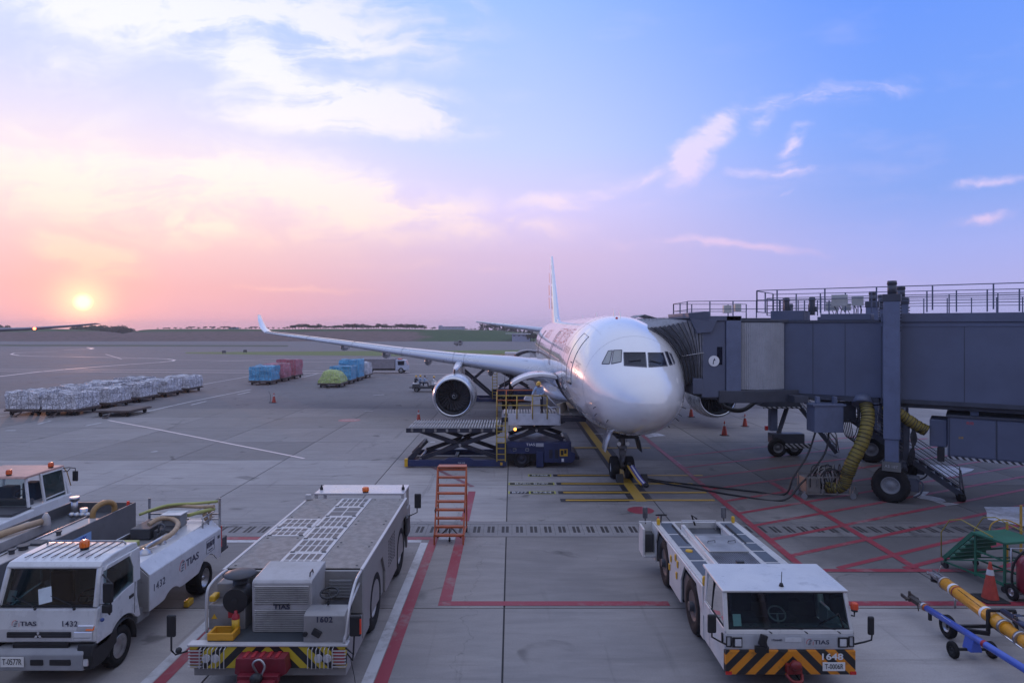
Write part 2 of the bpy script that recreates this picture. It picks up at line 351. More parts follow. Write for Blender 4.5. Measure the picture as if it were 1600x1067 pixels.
# ------------------------------------------------------------------ ground
def ground_mat(name, a, b_, seed, slab=False, rough=.72, joints=False):
    m = bpy.data.materials.new(name); m.use_nodes = True; nt = m.node_tree; nt.nodes.clear(); b = NB(nt)
    out = b.n('ShaderNodeOutputMaterial'); p = b.n('ShaderNodeBsdfPrincipled'); nt.links.new(p.outputs[0], out.inputs[0])
    g = b.n('ShaderNodeNewGeometry').outputs['Position']
    big = b.n('ShaderNodeTexNoise', ins={'Vector': b.vm('ADD', g, (seed, 0, 0)), 'Scale': .16, 'Detail': 5.0, 'Roughness': .6}).outputs['Fac']
    mp = b.n('ShaderNodeMapping', ins={'Vector': g, 'Scale': (.5, 2.2, 1)})
    sm = b.n('ShaderNodeTexNoise', ins={'Vector': mp.outputs[0], 'Scale': 1.1, 'Detail': 8.0, 'Roughness': .68, 'Distortion': .4}).outputs['Fac']
    fine = b.n('ShaderNodeTexNoise', ins={'Vector': g, 'Scale': 26.0, 'Detail': 4.0, 'Roughness': .7}).outputs['Fac']
    c = b.mix(b.maprange(b.m('ADD', b.m('MULTIPLY', big, .6), b.m('MULTIPLY', sm, .4)), .36, .64), a, b_)
    c = b.mix(b.maprange(fine, .3, .75, 0.0, .28), c, tuple(x*.55 for x in a))
    mp3 = b.n('ShaderNodeMapping', ins={'Vector': g, 'Rotation': (0, 0, R(-9)), 'Scale': (2.4, .10, 1)})
    st3 = b.n('ShaderNodeTexNoise', ins={'Vector': mp3.outputs[0], 'Scale': 1.0, 'Detail': 5.0, 'Roughness': .6, 'Distortion': .3}).outputs['Fac']
    c = b.mix(b.maprange(st3, .60, .70, 0, .32), c, tuple(x*.4 for x in a))
    # rubber streaks and old oil drips
    mp2 = b.n('ShaderNodeMapping', ins={'Vector': g, 'Rotation': (0, 0, R(14)), 'Scale': (.12, 1.6, 1)})
    st = b.n('ShaderNodeTexNoise', ins={'Vector': mp2.outputs[0], 'Scale': 1.0, 'Detail': 7.0, 'Roughness': .7}).outputs['Fac']
    c = b.mix(b.maprange(st, .54, .72, 0, .5), c, tuple(x*.45 for x in a))
    oil = b.n('ShaderNodeTexNoise', ins={'Vector': g, 'Scale': .55, 'Detail': 3.0, 'Roughness': .5, 'Distortion': .8}).outputs['Fac']
    c = b.mix(b.maprange(oil, .64, .73, 0, .65), c, tuple(x*.3 for x in a))
    lt = b.n('ShaderNodeTexNoise', ins={'Vector': b.vm('ADD', mp.outputs[0], (31, 7, 0)), 'Scale': 2.3, 'Detail': 9.0, 'Roughness': .75}).outputs['Fac']
    c = b.mix(b.maprange(lt, .60, .76, 0, .22), c, (.42, .40, .40))
    cr = b.n('ShaderNodeTexVoronoi', feature='DISTANCE_TO_EDGE', ins={'Vector': b.vm('ADD', g, b.vm('MULTIPLY', b.n('ShaderNodeTexNoise', ins={'Vector': g, 'Scale': 1.5, 'Detail': 5.0}).outputs['Color'], (1.3, 1.3, 0))), 'Scale': .13}).outputs['Distance']
    c = b.mix(b.maprange(cr, .0, .0022, .45, 0), c, tuple(x*.3 for x in a))
    xyz0 = b.n('ShaderNodeSeparateXYZ', ins={0: g}).outputs
    # concrete round the bridge foot: wet and sooty, with its weaker light painted in
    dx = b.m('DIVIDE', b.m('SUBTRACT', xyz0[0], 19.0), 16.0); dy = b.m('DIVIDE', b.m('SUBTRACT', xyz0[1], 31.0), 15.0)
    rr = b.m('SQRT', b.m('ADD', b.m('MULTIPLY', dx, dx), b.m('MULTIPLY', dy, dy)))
    damp_shade = b.maprange(b.m('ADD', rr, b.m('MULTIPLY', b.m('SUBTRACT', big, .5), 1.6)), .45, 1.15, 1, 0)
    c = b.mix(b.m('MULTIPLY', damp_shade, .68), c, (.06, .058, .058))
    if slab:
        oi = b.n('ShaderNodeObjectInfo').outputs['Random']
        c = b.mix(1.0, c, b.ramp(oi, [(0, .80), (.5, 1.0), (1, 1.16)]), 'MULTIPLY')
    if joints:
        xyz = b.n('ShaderNodeSeparateXYZ', ins={0: g}).outputs
        for k, off in ((0, .2), (1, -.2)):
            fr = b.m('ABSOLUTE', b.m('SUBTRACT', b.m('FRACT', b.m('ADD', b.m('DIVIDE', b.m('ADD', xyz[k], off), 6.1), 60.0)), .5))
            c = b.mix(b.maprange(fr, .494, .4985, 0, .45), c, tuple(x*.4 for x in a))
    nt.links.new(c, p.inputs['Base Color'])
    nt.links.new(b.maprange(big, .3, .7, rough-.1, rough+.12), p.inputs['Roughness'])
    bp = b.n('ShaderNodeBump', ins={'Height': fine, 'Strength': .25, 'Distance': .01}); nt.links.new(bp.outputs[0], p.inputs['Normal'])
    MATS[name] = m; return m
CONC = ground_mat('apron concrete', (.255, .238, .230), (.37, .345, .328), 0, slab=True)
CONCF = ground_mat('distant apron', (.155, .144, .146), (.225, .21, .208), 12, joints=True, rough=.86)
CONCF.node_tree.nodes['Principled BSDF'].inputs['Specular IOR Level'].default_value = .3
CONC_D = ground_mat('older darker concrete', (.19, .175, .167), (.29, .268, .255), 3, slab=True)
JOINT = pbr('joint filler', (.02, .02, .022), .8)
def worn(name, col, wear, under=(.25, .235, .225), rough=.55):
    m = bpy.data.materials.new(name); m.use_nodes = True; nt = m.node_tree; nt.nodes.clear(); b = NB(nt)
    out = b.n('ShaderNodeOutputMaterial'); p = b.n('ShaderNodeBsdfPrincipled'); nt.links.new(p.outputs[0], out.inputs[0])
    g = b.n('ShaderNodeNewGeometry').outputs['Position']
    n = b.n('ShaderNodeTexNoise', ins={'Vector': g, 'Scale': 2.6, 'Detail': 10.0, 'Roughness': .72}).outputs['Fac']
    n2 = b.n('ShaderNodeTexNoise', ins={'Vector': g, 'Scale': .5, 'Detail': 3.0}).outputs['Fac']
    t = b.m('ADD', b.m('MULTIPLY', n, .6), b.m('MULTIPLY', n2, .4))
    c = b.mix(b.maprange(t, .62-wear*.35, .86-wear*.35), col, under)
    nt.links.new(c, p.inputs['Base Color']); p.inputs['Roughness'].default_value = rough
    MATS[name] = m; return m
P_RED = worn('red apron paint', (.27, .028, .045), .36)
P_REDF = worn('faded red apron paint', (.20, .055, .07), .55)
P_WHT = worn('white apron paint', (.52, .52, .53), .5)
P_YEL = worn('yellow apron paint', (.48, .29, .03), .2)
P_BLK = worn('black apron paint', (.022, .022, .026), .15)
P_PINK = worn('warm white taxi line', (.78, .64, .60), .0)

sheet = MB(); sheet.add([(-1290, -40, -.05), (1290, -40, -.05), (1290, 1490, -.05), (-1290, 1490, -.05)], [(0, 1, 2, 3)])
# far ground under everything
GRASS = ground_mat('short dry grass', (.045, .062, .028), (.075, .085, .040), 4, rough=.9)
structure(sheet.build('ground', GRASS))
# apron: concrete slabs 6.1 m square near the camera, one sheet beyond
SL = 6.1
rows = [(17.1-SL*(k+1), 17.1-SL*k) for k in range(3)] + [(17.1, 22.95)]
y0 = 24.75
rows += [(y0+5.75*k, y0+5.75*(k+1)) for k in range(6)]
apron = MB(); apron.add([(-700, 59.25, -.004), (700, 59.25, -.004), (700, 470, -.004), (-700, 470, -.004)], [(0, 1, 2, 3)])
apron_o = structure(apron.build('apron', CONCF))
bed = MB(); bed.bx(-62, 62, -14, 59.25, -.049, -.02)
structure(bed.build('slab_bed', JOINT))
wide = MB()
for (xa, xb) in ((-700, -61.2), (60.8, 700)): wide.add([(xa, -14, -.004), (xb, -14, -.004), (xb, 59.25, -.004), (xa, 59.25, -.004)], [(0, 1, 2, 3)])
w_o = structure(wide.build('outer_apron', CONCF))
slab_mesh = {}
for (ya, yb) in rows:
    L = yb-ya; old = (17 < ya < 18) or ya > 35.5; k_ = (round(L, 2), old)
    if k_ not in slab_mesh:
        s_ = MB(); s_.prism([(.02, -.02), (.02, -.006), (.03, 0), (SL-.03, 0), (SL-.02, -.006), (SL-.02, -.02)], 'y', .02, L-.02)
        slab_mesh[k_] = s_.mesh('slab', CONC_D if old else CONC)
    for i in range(-10, 10):
        o = bpy.data.objects.new('slab', slab_mesh[k_]); COL.objects.link(o); o.parent = apron_o
        o.location = (-.2+i*SL, ya, random.uniform(-.0012, .0012))
# drain: a channel of pale precast blocks with paired slots
DRAIN = ground_mat('drain concrete', (.20, .19, .188), (.28, .265, .26), 40)
dr = MB(); dr.bx(-61.2, 60.8, 22.97, 23.13, -.02, .006); dr.bx(-61.2, 60.8, 24.42, 24.73, -.02, .006)
drain = structure(dr.build('drain_channel', DRAIN))
IRON = pbr('rusty grate iron', (.028, .024, .024), .7, var=.3)
blk = MB(); blk.bx(.004, .503, 23.14, 24.41, -.02, .002)
bm_block = blk.mesh('drain_block', DRAIN)
sl = MB()
for a in (.14, .29): sl.bx(a, a+.10, 23.42, 24.13, .0021, .004)
bm_slot = sl.mesh('grate', IRON)
for i in range(-62, 76):
    o = bpy.data.objects.new('drain_block', bm_block); COL.objects.link(o); o.parent = drain; o.location = (i*.507, 0, random.uniform(-.002, .002))
    g_ = bpy.data.objects.new('grate', bm_slot); COL.objects.link(g_); g_.parent = o; g_.location = (0, 0, .001)
# painted markings ------------------------------------------------------------
ZM = [.004]
def paint(name, mat, polys, z=.006):
    m = MB()
    for k, p in enumerate(polys): m.add([(x, y, z+(k % 9)*.0004) for x, y in p], [tuple(range(len(p)))])
    o = m.build(name, mat, fix=False); 
    import bmesh
    bm = bmesh.new(); bm.from_mesh(o.data)
    for f in bm.faces:
        if f.normal.z < 0: f.normal_flip()
    bm.to_mesh(o.data); bm.free()
    return structure(o)
def rect(x0, x1, y0, y1): return [(x0, y0), (x1, y0), (x1, y1), (x0, y1)]
def strip(pts, w_):
    out = []
    for i in range(len(pts)-1):
        a, b2 = Vector(pts[i]), Vector(pts[i+1]); d = (b2-a).normalized(); n = Vector((-d.y, d.x))*w_/2
        out.append([tuple(a-n-d*w_*.15), tuple(b2-n+d*w_*.15), tuple(b2+n+d*w_*.15), tuple(a+n-d*w_*.15)])
    return out
paint('red_lane_line', P_RED, [rect(-1.92, -1.60, 17.55, 22.95), rect(-1.92, -1.60, 24.8, 29.3), rect(-1.92, 4.1, 17.25, 17.53), rect(6.8, 12.2, 17.25, 17.53), rect(12.2, 16.5, 17.24, 17.5)])
paint('red_bay_line', P_RED, [rect(-2.80, -2.52, 9, 22.6), rect(-7.28, -7.02, 9, 22.6), rect(-12.5, -2.52, 22.62, 22.92), rect(-11.9, -11.65, 9, 22.6)])
paint('white_bay_line', P_WHT, [rect(-3.06, -2.82, 9, 22.3), rect(-7.54, -7.30, 9, 22.3), rect(-12.5, -3.06, 22.33, 22.58), rect(-2.5, -1.95, 22.6, 22.9)])
hat = []
for ys_ in (21.0, 22.6, 24.2, 25.8, 27.6, 29.6, 31.8, 34.2, 37.0):
    x1 = 27; hat += strip([(8.75, ys_), (x1, ys_+(x1-8.75)*.50)], .20)
for xs_ in (9.8, 11.8, 14.6, 17.6): hat += strip([(xs_, 19.95), (29, 19.95+(29-xs_)*.50)], .20)
paint('red_zone_edge', P_RED, strip([(8.72, 19.9), (8.72, 45)], .26), .0190)
paint('red_hatching', P_RED, hat, .0085)
paint('red_zone_line', P_RED, [rect(11.95, 12.21, 19.9, 31.0), rect(8.5, 16.9, 19.62, 19.86)], .0145)
paint('red_far_line', P_REDF, strip([G(640, 712), G(738, 760)], .22)+strip([G(1013, 690), G(1075, 735)], .25)+strip([(8.72, 45), (9.0, 70)], .25), .005)
# yellow lead-in line with stop bars
cx = 5.37
paint('lead_in_border', P_BLK, [rect(cx-.48, cx-.24, 27.9, 120), rect(cx+.24, cx+.48, 27.9, 120)], .005)
paint('lead_in_line', P_YEL, [rect(cx-.23, cx+.23, 27.6, 120)], .0095)
bars = [(32.45, 2.0, 9.3), (30.72, 2.05, 8.35), (29.08, 2.02, 8.5), (27.78, 2.02, 8.45)]
blk_, yel_ = [], []
for Y_, xa, xb in bars:
    blk_ += [rect(xa, cx-.5, Y_-.25, Y_+.25)]; yel_ += [rect(xa+.22, cx-.24, Y_-.11, Y_+.11), rect(cx+.24, xb, Y_-.12, Y_+.12)]
blk_ += [rect(1.2, 8, 39.6, 39.75)]; yel_ += [rect(3.6, cx-.24, 39.78, 40.1), rect(cx+.24, 8.3, 39.78, 40.05)]
paint('stop_bar_border', P_BLK, blk_, .0075)
paint('stop_bar', P_YEL, yel_, .0115)
P_LIME = worn('lime marking paint', (.42, .42, .05), .35)
for Y_, spans in ((32.45, [(.85, 1.85, 'B788')]), (30.72, [(-.1, 1.9, 'B78X B789')]), (29.08, [(-.1, .75, 'B777'), (.8, 1.85, 'B744')])):
    pads = []; edg = []
    for (xa, xb, tx) in spans:
        pads.append(rect(xa, xb, Y_-.20, Y_+.20)); edg += [rect(xa-.06, xa, Y_-.24, Y_+.24), rect(xb, xb+.06, Y_-.24, Y_+.24)]
        if tx != 'B777': edg += [rect(xa, xb, Y_+.20, Y_+.24), rect(xa, xb, Y_-.24, Y_-.20)]
        t_ = text_mesh(tx, .36, P_WHT, 'marking_letters', None, ((xa+xb)/2, Y_, .011), (0, 0, 0), extrude=0.0005, sx=(xb-xa)/(.235*len(tx)), bold=.006)
        structure(t_)
    paint('marking_pad', P_BLK, pads, .006); paint('marking_frame', P_LIME, edg, .0075)
# red discs on the concrete
def disc(x, y, r, n=28): return [(x+r*math.cos(2*math.pi*i/n), y+r*math.sin(2*math.pi*i/n)) for i in range(n)]
x_, y_ = G(1001, 797); paint('red_disc', P_RED, [disc(x_, y_, .52)], .006)
x_, y_ = G(546, 656.5); paint('faded_red_disc', worn('faded pink disc', (.36, .12, .13), .5), [disc(x_, y_, .85)], .006)
t_ = structure(text_mesh('NO.6', .5, P_WHT, 'disc_letters', None, (x_, y_, .009), extrude=.0005))
# white taxi lines and small dashes
tl = []
tl += strip([G(-60, 594), G(0, 588), G(60, 581), G(120, 575.5), G(200, 569.5), G(250, 566), G(270, 564), G(273, 562.6), G(262, 560.8), G(230, 559.5), G(130, 557.6), G(60, 556.6), G(30, 555.5), G(17, 553.6), G(22, 551.8), G(40, 550.6), G(90, 549)], .55)
tl += strip([G(-60, 577), G(150, 577.5), G(400, 579), G(640, 581)], .36) + strip([G(-60, 580), G(150, 580.6), G(400, 582.5), G(640, 584), G(760, 585)], .36)
tl += strip([G(165, 553.4), G(190, 561), G(275, 561.5)], .25)+strip([G(275, 562), G(400, 564.5), G(560, 566), G(760, 571)], .28)+strip([G(100, 546.5), G(140, 545.6), G(146, 544.3), G(136, 543)], .9)
tl += strip([G(330, 565), G(420, 561), G(560, 559)], .35)
paint('taxi_line', P_PINK, tl, .006)
tl = strip([G(194, 650.5), G(300, 627), G(392, 608.4)], .22)+strip([G(318, 600.4), G(392, 587.5)], .22)+strip([G(466, 591.5), G(497, 583.4)], .22)+strip([G(-60, 654), G(30, 648)], .2)
for a in ((60, 662.5, 80, 657), (135, 665, 158, 660.5), (299, 632.5, 322, 627), (371, 616.5, 391, 612), (584, 617.6, 600, 616.4), (570, 642.4, 582, 641.8), (10, 672.5, 24, 672.5), (673, 690.7, 679, 690.4), (237, 706, 245, 705), (924, 677.5, 942, 677.8)):
    tl += strip([G(a[0], a[1]), G(a[2], a[3])], .20)
tl += strip([G(30, 521+24), G(60, 545)], .5)
paint('white_dash', P_WHT, tl, .006)
paint('pink_line', P_PINK, strip([G(169, 656.5), G(240, 669.5), G(475, 716)], .16), .006)
# standing water left from washing: thin sheets of irregular outline
WATER = bpy.data.materials.new('wet film'); WATER.use_nodes = True
p_ = WATER.node_tree.nodes['Principled BSDF']; p_.inputs['Base Color'].default_value = (.30, .32, .36, 1); p_.inputs['Roughness'].default_value = .12; p_.inputs['Specular IOR Level'].default_value = 1.0
def blob(pts, jit=.12, sub=4):
    out = []
    rnd = random.Random(len(pts)*7+int(pts[0][0]))
    n = len(pts); 
    for i in range(n):
        a, b2 = Vector(pts[i]), Vector(pts[(i+1) % n])
        for k in range(sub): q = a.lerp(b2, k/sub); out.append((q.x+rnd.uniform(-jit, jit), q.y+rnd.uniform(-jit, jit)))
    return out
PATCH = worn('puddle sheen paint', (.60, .61, .66), .62)  # sky reflected in the puddles, painted as a pale colour
paint('puddle_sheen', PATCH, [blob([G(1538, 792), G(1600, 792), G(1680, 800), G(1690, 826), G(1600, 822), G(1544, 812)], .03), 
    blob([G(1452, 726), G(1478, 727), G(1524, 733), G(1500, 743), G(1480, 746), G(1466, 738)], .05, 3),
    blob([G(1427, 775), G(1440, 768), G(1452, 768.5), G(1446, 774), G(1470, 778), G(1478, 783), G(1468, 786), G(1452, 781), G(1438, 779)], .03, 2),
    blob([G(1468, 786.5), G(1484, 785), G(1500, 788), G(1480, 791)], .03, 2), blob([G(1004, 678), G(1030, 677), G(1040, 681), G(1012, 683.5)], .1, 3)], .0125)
# old patch of slightly different concrete and manholes
MAN = pbr('manhole iron', (.07, .065, .065), .6, var=.2)
# grass verges
V = ground_mat('verge grass', (.10, .145, .03), (.15, .20, .045), 9, rough=.95)
paint('grass_verge', V, [[G(290, 550.4), G(500, 548.9), G(700, 547.6), G(812, 546.8), G(812, 557.6), G(640, 556.4), G(420, 554.6), G(290, 552.4)]], .012)
V2 = ground_mat('far verge grass', (.05, .065, .03), (.08, .095, .04), 19, rough=.95)
paint('far_verge', V2, [[G(-100, 538.2), G(450, 539.4), G(450, 541.6), G(-100, 540.4)]], .012)
# ------------------------------------------------------------------ airliner
PLANE_W = pbr('airliner white gloss paint', (.78, .77, .77), .22, coat=1.0, var=.02, scale=.5, spec=.7, rvar=.05, dirt=.08, dirtcol=(.4, .39, .4))
WINGM = pbr('wing grey metal paint', (.48, .49, .53), .28, metal=.2, coat=.4, var=.05, scale=.25)
PLANE_W.node_tree.nodes['Principled BSDF'].inputs['Coat IOR'].default_value = 1.75
BELLY = pbr('belly grey paint', (.42, .42, .46), .32, coat=.4, var=.04)
NACM = pbr('nacelle grey paint', (.50, .51, .54), .28, metal=.2, coat=.6, var=.05)
LIPM = pbr('intake lip metal', (.62, .64, .68), .2, metal=1.0, var=.05)
FANM = pbr('fan blade titanium', (.045, .05, .062), .5, metal=.3, var=.1)
DARKIN = pbr('dark bay lining', (.02, .02, .022), .8, var=.3)
COCK = pbr('cockpit glass', (.008, .010, .022), .1, coat=0, var=.1, spec=.22)
SEALM = pbr('window seal grey', (.10, .10, .12), .5, var=.1)
air = thing('airliner', 'large white twin-engine airliner parked nose-on at the boarding bridge, cargo door open', 'airliner', (5.27, 25.2, 0), .003)
AX, AY = 5.27, 25.2
def tab(t, s):
    for (a, va), (b, vb) in zip(t, t[1:]):
        if s <= b: 
            k = (s-a)/(b-a) if b > a else 0
            return va+(vb-va)*k
    return t[-1][1]
def spl(t, s):
    """monotone-ish smooth interpolation (Catmull-Rom on a table)"""
    n = len(t)
    for i in range(n-1):
        if s <= t[i+1][0] or i == n-2:
            x0, y0_ = t[i]; x1, y1 = t[i+1]; h_ = x1-x0
            d0 = (t[i+1][1]-t[i-1][1])/(t[i+1][0]-t[i-1][0]) if i > 0 else (y1-y0_)/h_
            d1 = (t[i+2][1]-t[i][1])/(t[i+2][0]-t[i][0]) if i < n-2 else (y1-y0_)/h_
            k = max(0, min(1, (s-x0)/h_)); 
            return (2*k**3-3*k**2+1)*y0_+(k**3-2*k**2+k)*h_*d0+(-2*k**3+3*k**2)*y1+(k**3-k**2)*h_*d1
TOP = [(.3, 4.86), (.8, 5.27), (1.5, 5.66), (2.2, 6.02), (3.0, 6.52), (3.8, 6.96), (4.6, 7.26), (6, 7.60), (8, 7.80), (10, 7.86), (45, 7.86), (52, 7.80), (58, 7.60), (63.6, 7.25)]
BOT = [(.3, 3.62), (.8, 3.28), (1.5, 3.00), (2.2, 2.80), (3.0, 2.63), (3.8, 2.50), (4.6, 2.40), (6, 2.28), (8, 2.20), (10, 2.18), (40, 2.18), (44, 2.4), (50, 3.6), (58, 5.5), (63.6, 6.75)]
WID = [(.3, .74), (.8, 1.16), (1.5, 1.54), (2.2, 1.82), (3.0, 2.06), (3.8, 2.26), (4.6, 2.42), (6, 2.63), (8, 2.75), (10, 2.78), (42, 2.78), (48, 2.5), (55, 1.6), (60, .9), (63.6, .25)]
def fus(s):
    """top, bottom, half width of the fuselage at station s"""
    if s < .3:
        k = math.sqrt(max(0, s/.3)); zc = 4.19
        return zc+(4.86-4.19)*k, zc-(4.19-3.62)*k, .74*k
    return spl(TOP, s), spl(BOT, s), spl(WID, s)
def fpt(s, deg, off=0.0):
    """surface point; deg 0 = starboard side (picture left, -x), 90 = top, 180 = port"""
    t, b, w_ = fus(s); zc = (t+b)/2; rz = (t-b)/2
    a = R(deg); 
    return Vector((-(w_+off)*math.cos(a), s, zc+(rz+off)*math.sin(a)))
NSEG = 72
st = [0, .02, .06, .12, .2, .3, .45, .6, .8, 1.0, 1.25, 1.5, 1.75, 2.0, 2.25, 2.5, 2.75, 3.0, 3.3, 3.6, 3.9, 4.2, 4.6, 5, 5.5, 6, 6.5, 7, 7.5, 8, 8.8, 9.6, 10.3, 11.1, 12.45, 13.8, 16, 20, 26, 32, 38, 42, 44, 45.5, 46.8, 48.1, 50, 52, 54, 56, 58, 60, 61.5, 62.6, 63.2, 63.6]
fm = MB(); rows_ = [[fpt(s, 360*j/NSEG) for j in range(NSEG)] for s in st]
vs_ = [p for r_ in rows_ for p in r_]; fs_ = []
def hole(i, j):
    s0, s1 = st[i], st[i+1]; a = 360*(j+.5)/NSEG
    return (11.1 <= s0 and s1 <= 13.8 and 295 < a < 350) or (45.5 <= s0 and s1 <= 48.1 and 295 < a < 350)
for i in range(len(st)-1):
    for j in range(NSEG):
        if not hole(i, j): fs_.append((i*NSEG+j, i*NSEG+(j+1) % NSEG, (i+1)*NSEG+(j+1) % NSEG, (i+1)*NSEG+j))
fm.add(vs_, fs_, True); fm.add(rows_[-1], [tuple(range(NSEG))])
fuselage = fm.build('fuselage', PLANE_W, air)
me = fuselage.data
bvh = BVHTree.FromPolygons([v.co for v in me.vertices], [tuple(p.vertices) for p in me.polygons])
import bmesh
def drape(pts, name, mat, parent, off=.012, n=6, frame=0.0, mirror=False, label=None):
    """a quad given by four pixels of the photo, laid on the nose surface; optional mirrored to the other side"""
    def hit(px, py):
        o_ = Vector((0, 0, H)); d_ = Vector(((px-800)/F, 1, (YH-py)/F))
        # into plane coordinates
        M = Matrix.Rotation(-.003, 4, 'Z') @ Matrix.Translation((-AX, -AY, 0))
        o2 = M @ o_; d2 = (M.to_3x3() @ d_).normalized(); loc, nor, _, _ = bvh.ray_cast(o2, d2)
        if loc is None: return None
        if nor.dot(d2) > 0: nor = -nor
        return loc+nor*off
    rws = []
    for i in range(n+1):
        rw = []
        for j in range(n+1):
            u, v = j/n, i/n
            x = (pts[0][0]*(1-u)+pts[1][0]*u)*(1-v)+(pts[3][0]*(1-u)+pts[2][0]*u)*v
            y = (pts[0][1]*(1-u)+pts[1][1]*u)*(1-v)+(pts[3][1]*(1-u)+pts[2][1]*u)*v
            q = hit(x, y)
            if q is None: return None
            rw.append(q)
        rws.append(rw)
    m = MB().grid(rws); o = m.build(name, mat, parent, fix=False, label=label)
    if frame:
        e_ = rws[0]+[r_[-1] for r_ in rws[1:]]+rws[-1][::-1][1:]+[r_[0] for r_ in rws[::-1]][1:]
        MB().tube(e_, frame, 4, caps=False).build('window_frame', SEALM, o)
    if mirror:
        m = MB().grid([[Vector((-q.x, q.y, q.z)) for q in r_] for r_ in rws], flip=True); o2 = m.build(name, mat, parent, fix=False)
        if frame: MB().tube([Vector((-q.x, q.y, q.z)) for q in e_], frame, 4, caps=False).build('window_frame', SEALM, o2)
    return o
# windscreen and side cockpit windows
COCKS = pbr('cockpit side glass', (.20, .21, .20), .08, coat=1.0, var=.1, spec=1.0)
drape([(974.5, 551), (1008, 551), (1010, 573.5), (975.5, 571)], 'windscreen', COCK, air, frame=.024)
drape([(1012.5, 551.5), (1036, 551.5), (1042.5, 571.5), (1014, 573.5)], 'windscreen', COCK, air, frame=.024)
drape([(959, 547.5), (971.5, 547), (970.5, 565.5), (955.5, 568.5)], 'cockpit_window', COCKS, air, frame=.02)
drape([(1038.5, 549.5), (1043, 550), (1050.5, 569.5), (1046, 570.5)], 'cockpit_window', COCK, air, frame=.02)
drape([(1045.5, 551.5), (1048.5, 553), (1054, 566.5), (1053, 569)], 'cockpit_window', COCK, air, frame=.02)
drape([(950.5, 548.5), (957, 547.5), (952.5, 568.5), (940.5, 568.5)], 'cockpit_window', COCKS, air, frame=.02)
# radome seam, wipers, probes, antennas
sm_ = MB(); sm_.tube([fpt(4.9, a, .001) for a in range(0, 361, 10)], .0025, 4, caps=False)
sm_.build('panel_seam', SEALM, air)
for s in (3.55, 8.3, 10.75, 14.6, 19.9): m = MB(); m.tube([fpt(s, a, .0005) for a in range(0, 361, 6)], .0035, 4, caps=False); m.build('panel_seam', SEALM, air)
for a0 in (-38, 58, 122, 218): m = MB(); m.tube([fpt(s*.5, a0, .0005) for s in range(9, 44)], .003, 4, caps=False); m.build('panel_seam', SEALM, air)
for sg in (-1, 1):
    wp = MB(); p_ = [Vector((sg*.15+.15, 1.95, 5.72)), Vector((sg*.62+.15, 2.02, 5.62))]
    q_ = []
    for p in p_:
        loc, nor, _, _ = bvh.find_nearest(p); q_.append(loc+(nor if nor.y < 0 else -nor)*.05)
    wp.tube(q_, .018, 5); wp.build('windscreen_wiper', BLACK, air)
pr = MB()
for s, a in ((2.4, -18), (2.7, -30), (2.4, 198), (2.7, 210), (3.1, -45), (3.2, 230), (1.9, -38), (2.0, 215)):
    pr = MB(); p = fpt(s, a); nrm = (p-Vector((0, s, 4.9))).normalized(); pr.tube([p, p+nrm*.10, p+nrm*.12+Vector((0, -.16, 0))], .018, 5); pr.build('probe', DGREY, air)
an = MB()
for s in (7.2, 9.0, 16, 24):
    an = MB(); p = fpt(s, 90); an.prism([(s-.2, p.z-.02), (s+.25, p.z-.02), (s+.2, p.z+.28), (s+.02, p.z+.28)], 'x', -.02, .02); an.build('antenna', PLANE_W, air)
for s in (6.4,): 
    MB().ball(fpt(s, 84), .07).build('beacon_light', REDL, air)
# doors: outline grooves and a sill
def door(s0, s1, a0, a1, port=False, name='cabin_door', step=False):
    mp_ = (lambda a: 180-a) if port else (lambda a: a)
    N = 10; L = [fpt(s0, mp_(a0+(a1-a0)*k/N), .006) for k in range(N+1)]; Rr = [fpt(s1, mp_(a0+(a1-a0)*k/N), .006) for k in range(N+1)]
    rws = [[l.lerp(r, u) for u in (0, .5, 1)] for l, r in zip(L, Rr)]
    d_ = MB().grid(rws); d_ = d_.build(name, PLANE_W, air, fix=True)
    g_ = MB(); g_.tube(L+Rr[::-1]+[L[0]], .016, 4, caps=False); g_.build('door_frame', SEALM, d_)
    h_ = MB(); a = L[4].lerp(Rr[4], .2); b = L[4].lerp(Rr[4], .45); h_.tube([a, b], .03, 5); h_.build('handle', SEALM, d_)
    if step: m = MB(); m.tube([L[0], Rr[0]], .05, 6); m.build('door_sill', DGREY, d_)
    return d_
door(5.35, 6.42, -6, 47, step=True); door(5.35, 6.42, -6, 47, port=True)
for s0 in (17.5, 34.5, 49.5): door(s0, s0+1.07, -4, 42)
# cabin windows: one per frame bay, both sides
CABW = pbr('cabin window', (.06, .065, .085), .1, coat=.8, var=.1)
rws = [[fpt(14+.0+u*.24-.12, a, .008) for u in (0, .5, 1)] for a in (20, 23.5, 27)]
wm = MB().grid(rws); wm = wm.mesh('cabin_window', CABW)
rws = [[fpt(14+.0+u*.24-.12, 180-a, .008) for u in (0, .5, 1)] for a in (20, 23.5, 27)]
wmp = MB().grid(rws, flip=True).mesh('cabin_window', CABW)
k = 0
s = 10.1
while s < 42:
    for mm in (wm, wmp):
        if k % 9 != 8:
            o = bpy.data.objects.new('cabin_window', mm); COL.objects.link(o); o.parent = air; o.location = (0, s-14, 0)
    s += .533; k += 1
for s in (7.1, 7.6, 8.1, 8.6, 9.1):
    rws = [[fpt(s+u*.24, a, .008) for u in (0, .5, 1)] for a in (20, 23.5, 27)]
    MB().grid(rws).build('cabin_window', CABW, air, fix=False)
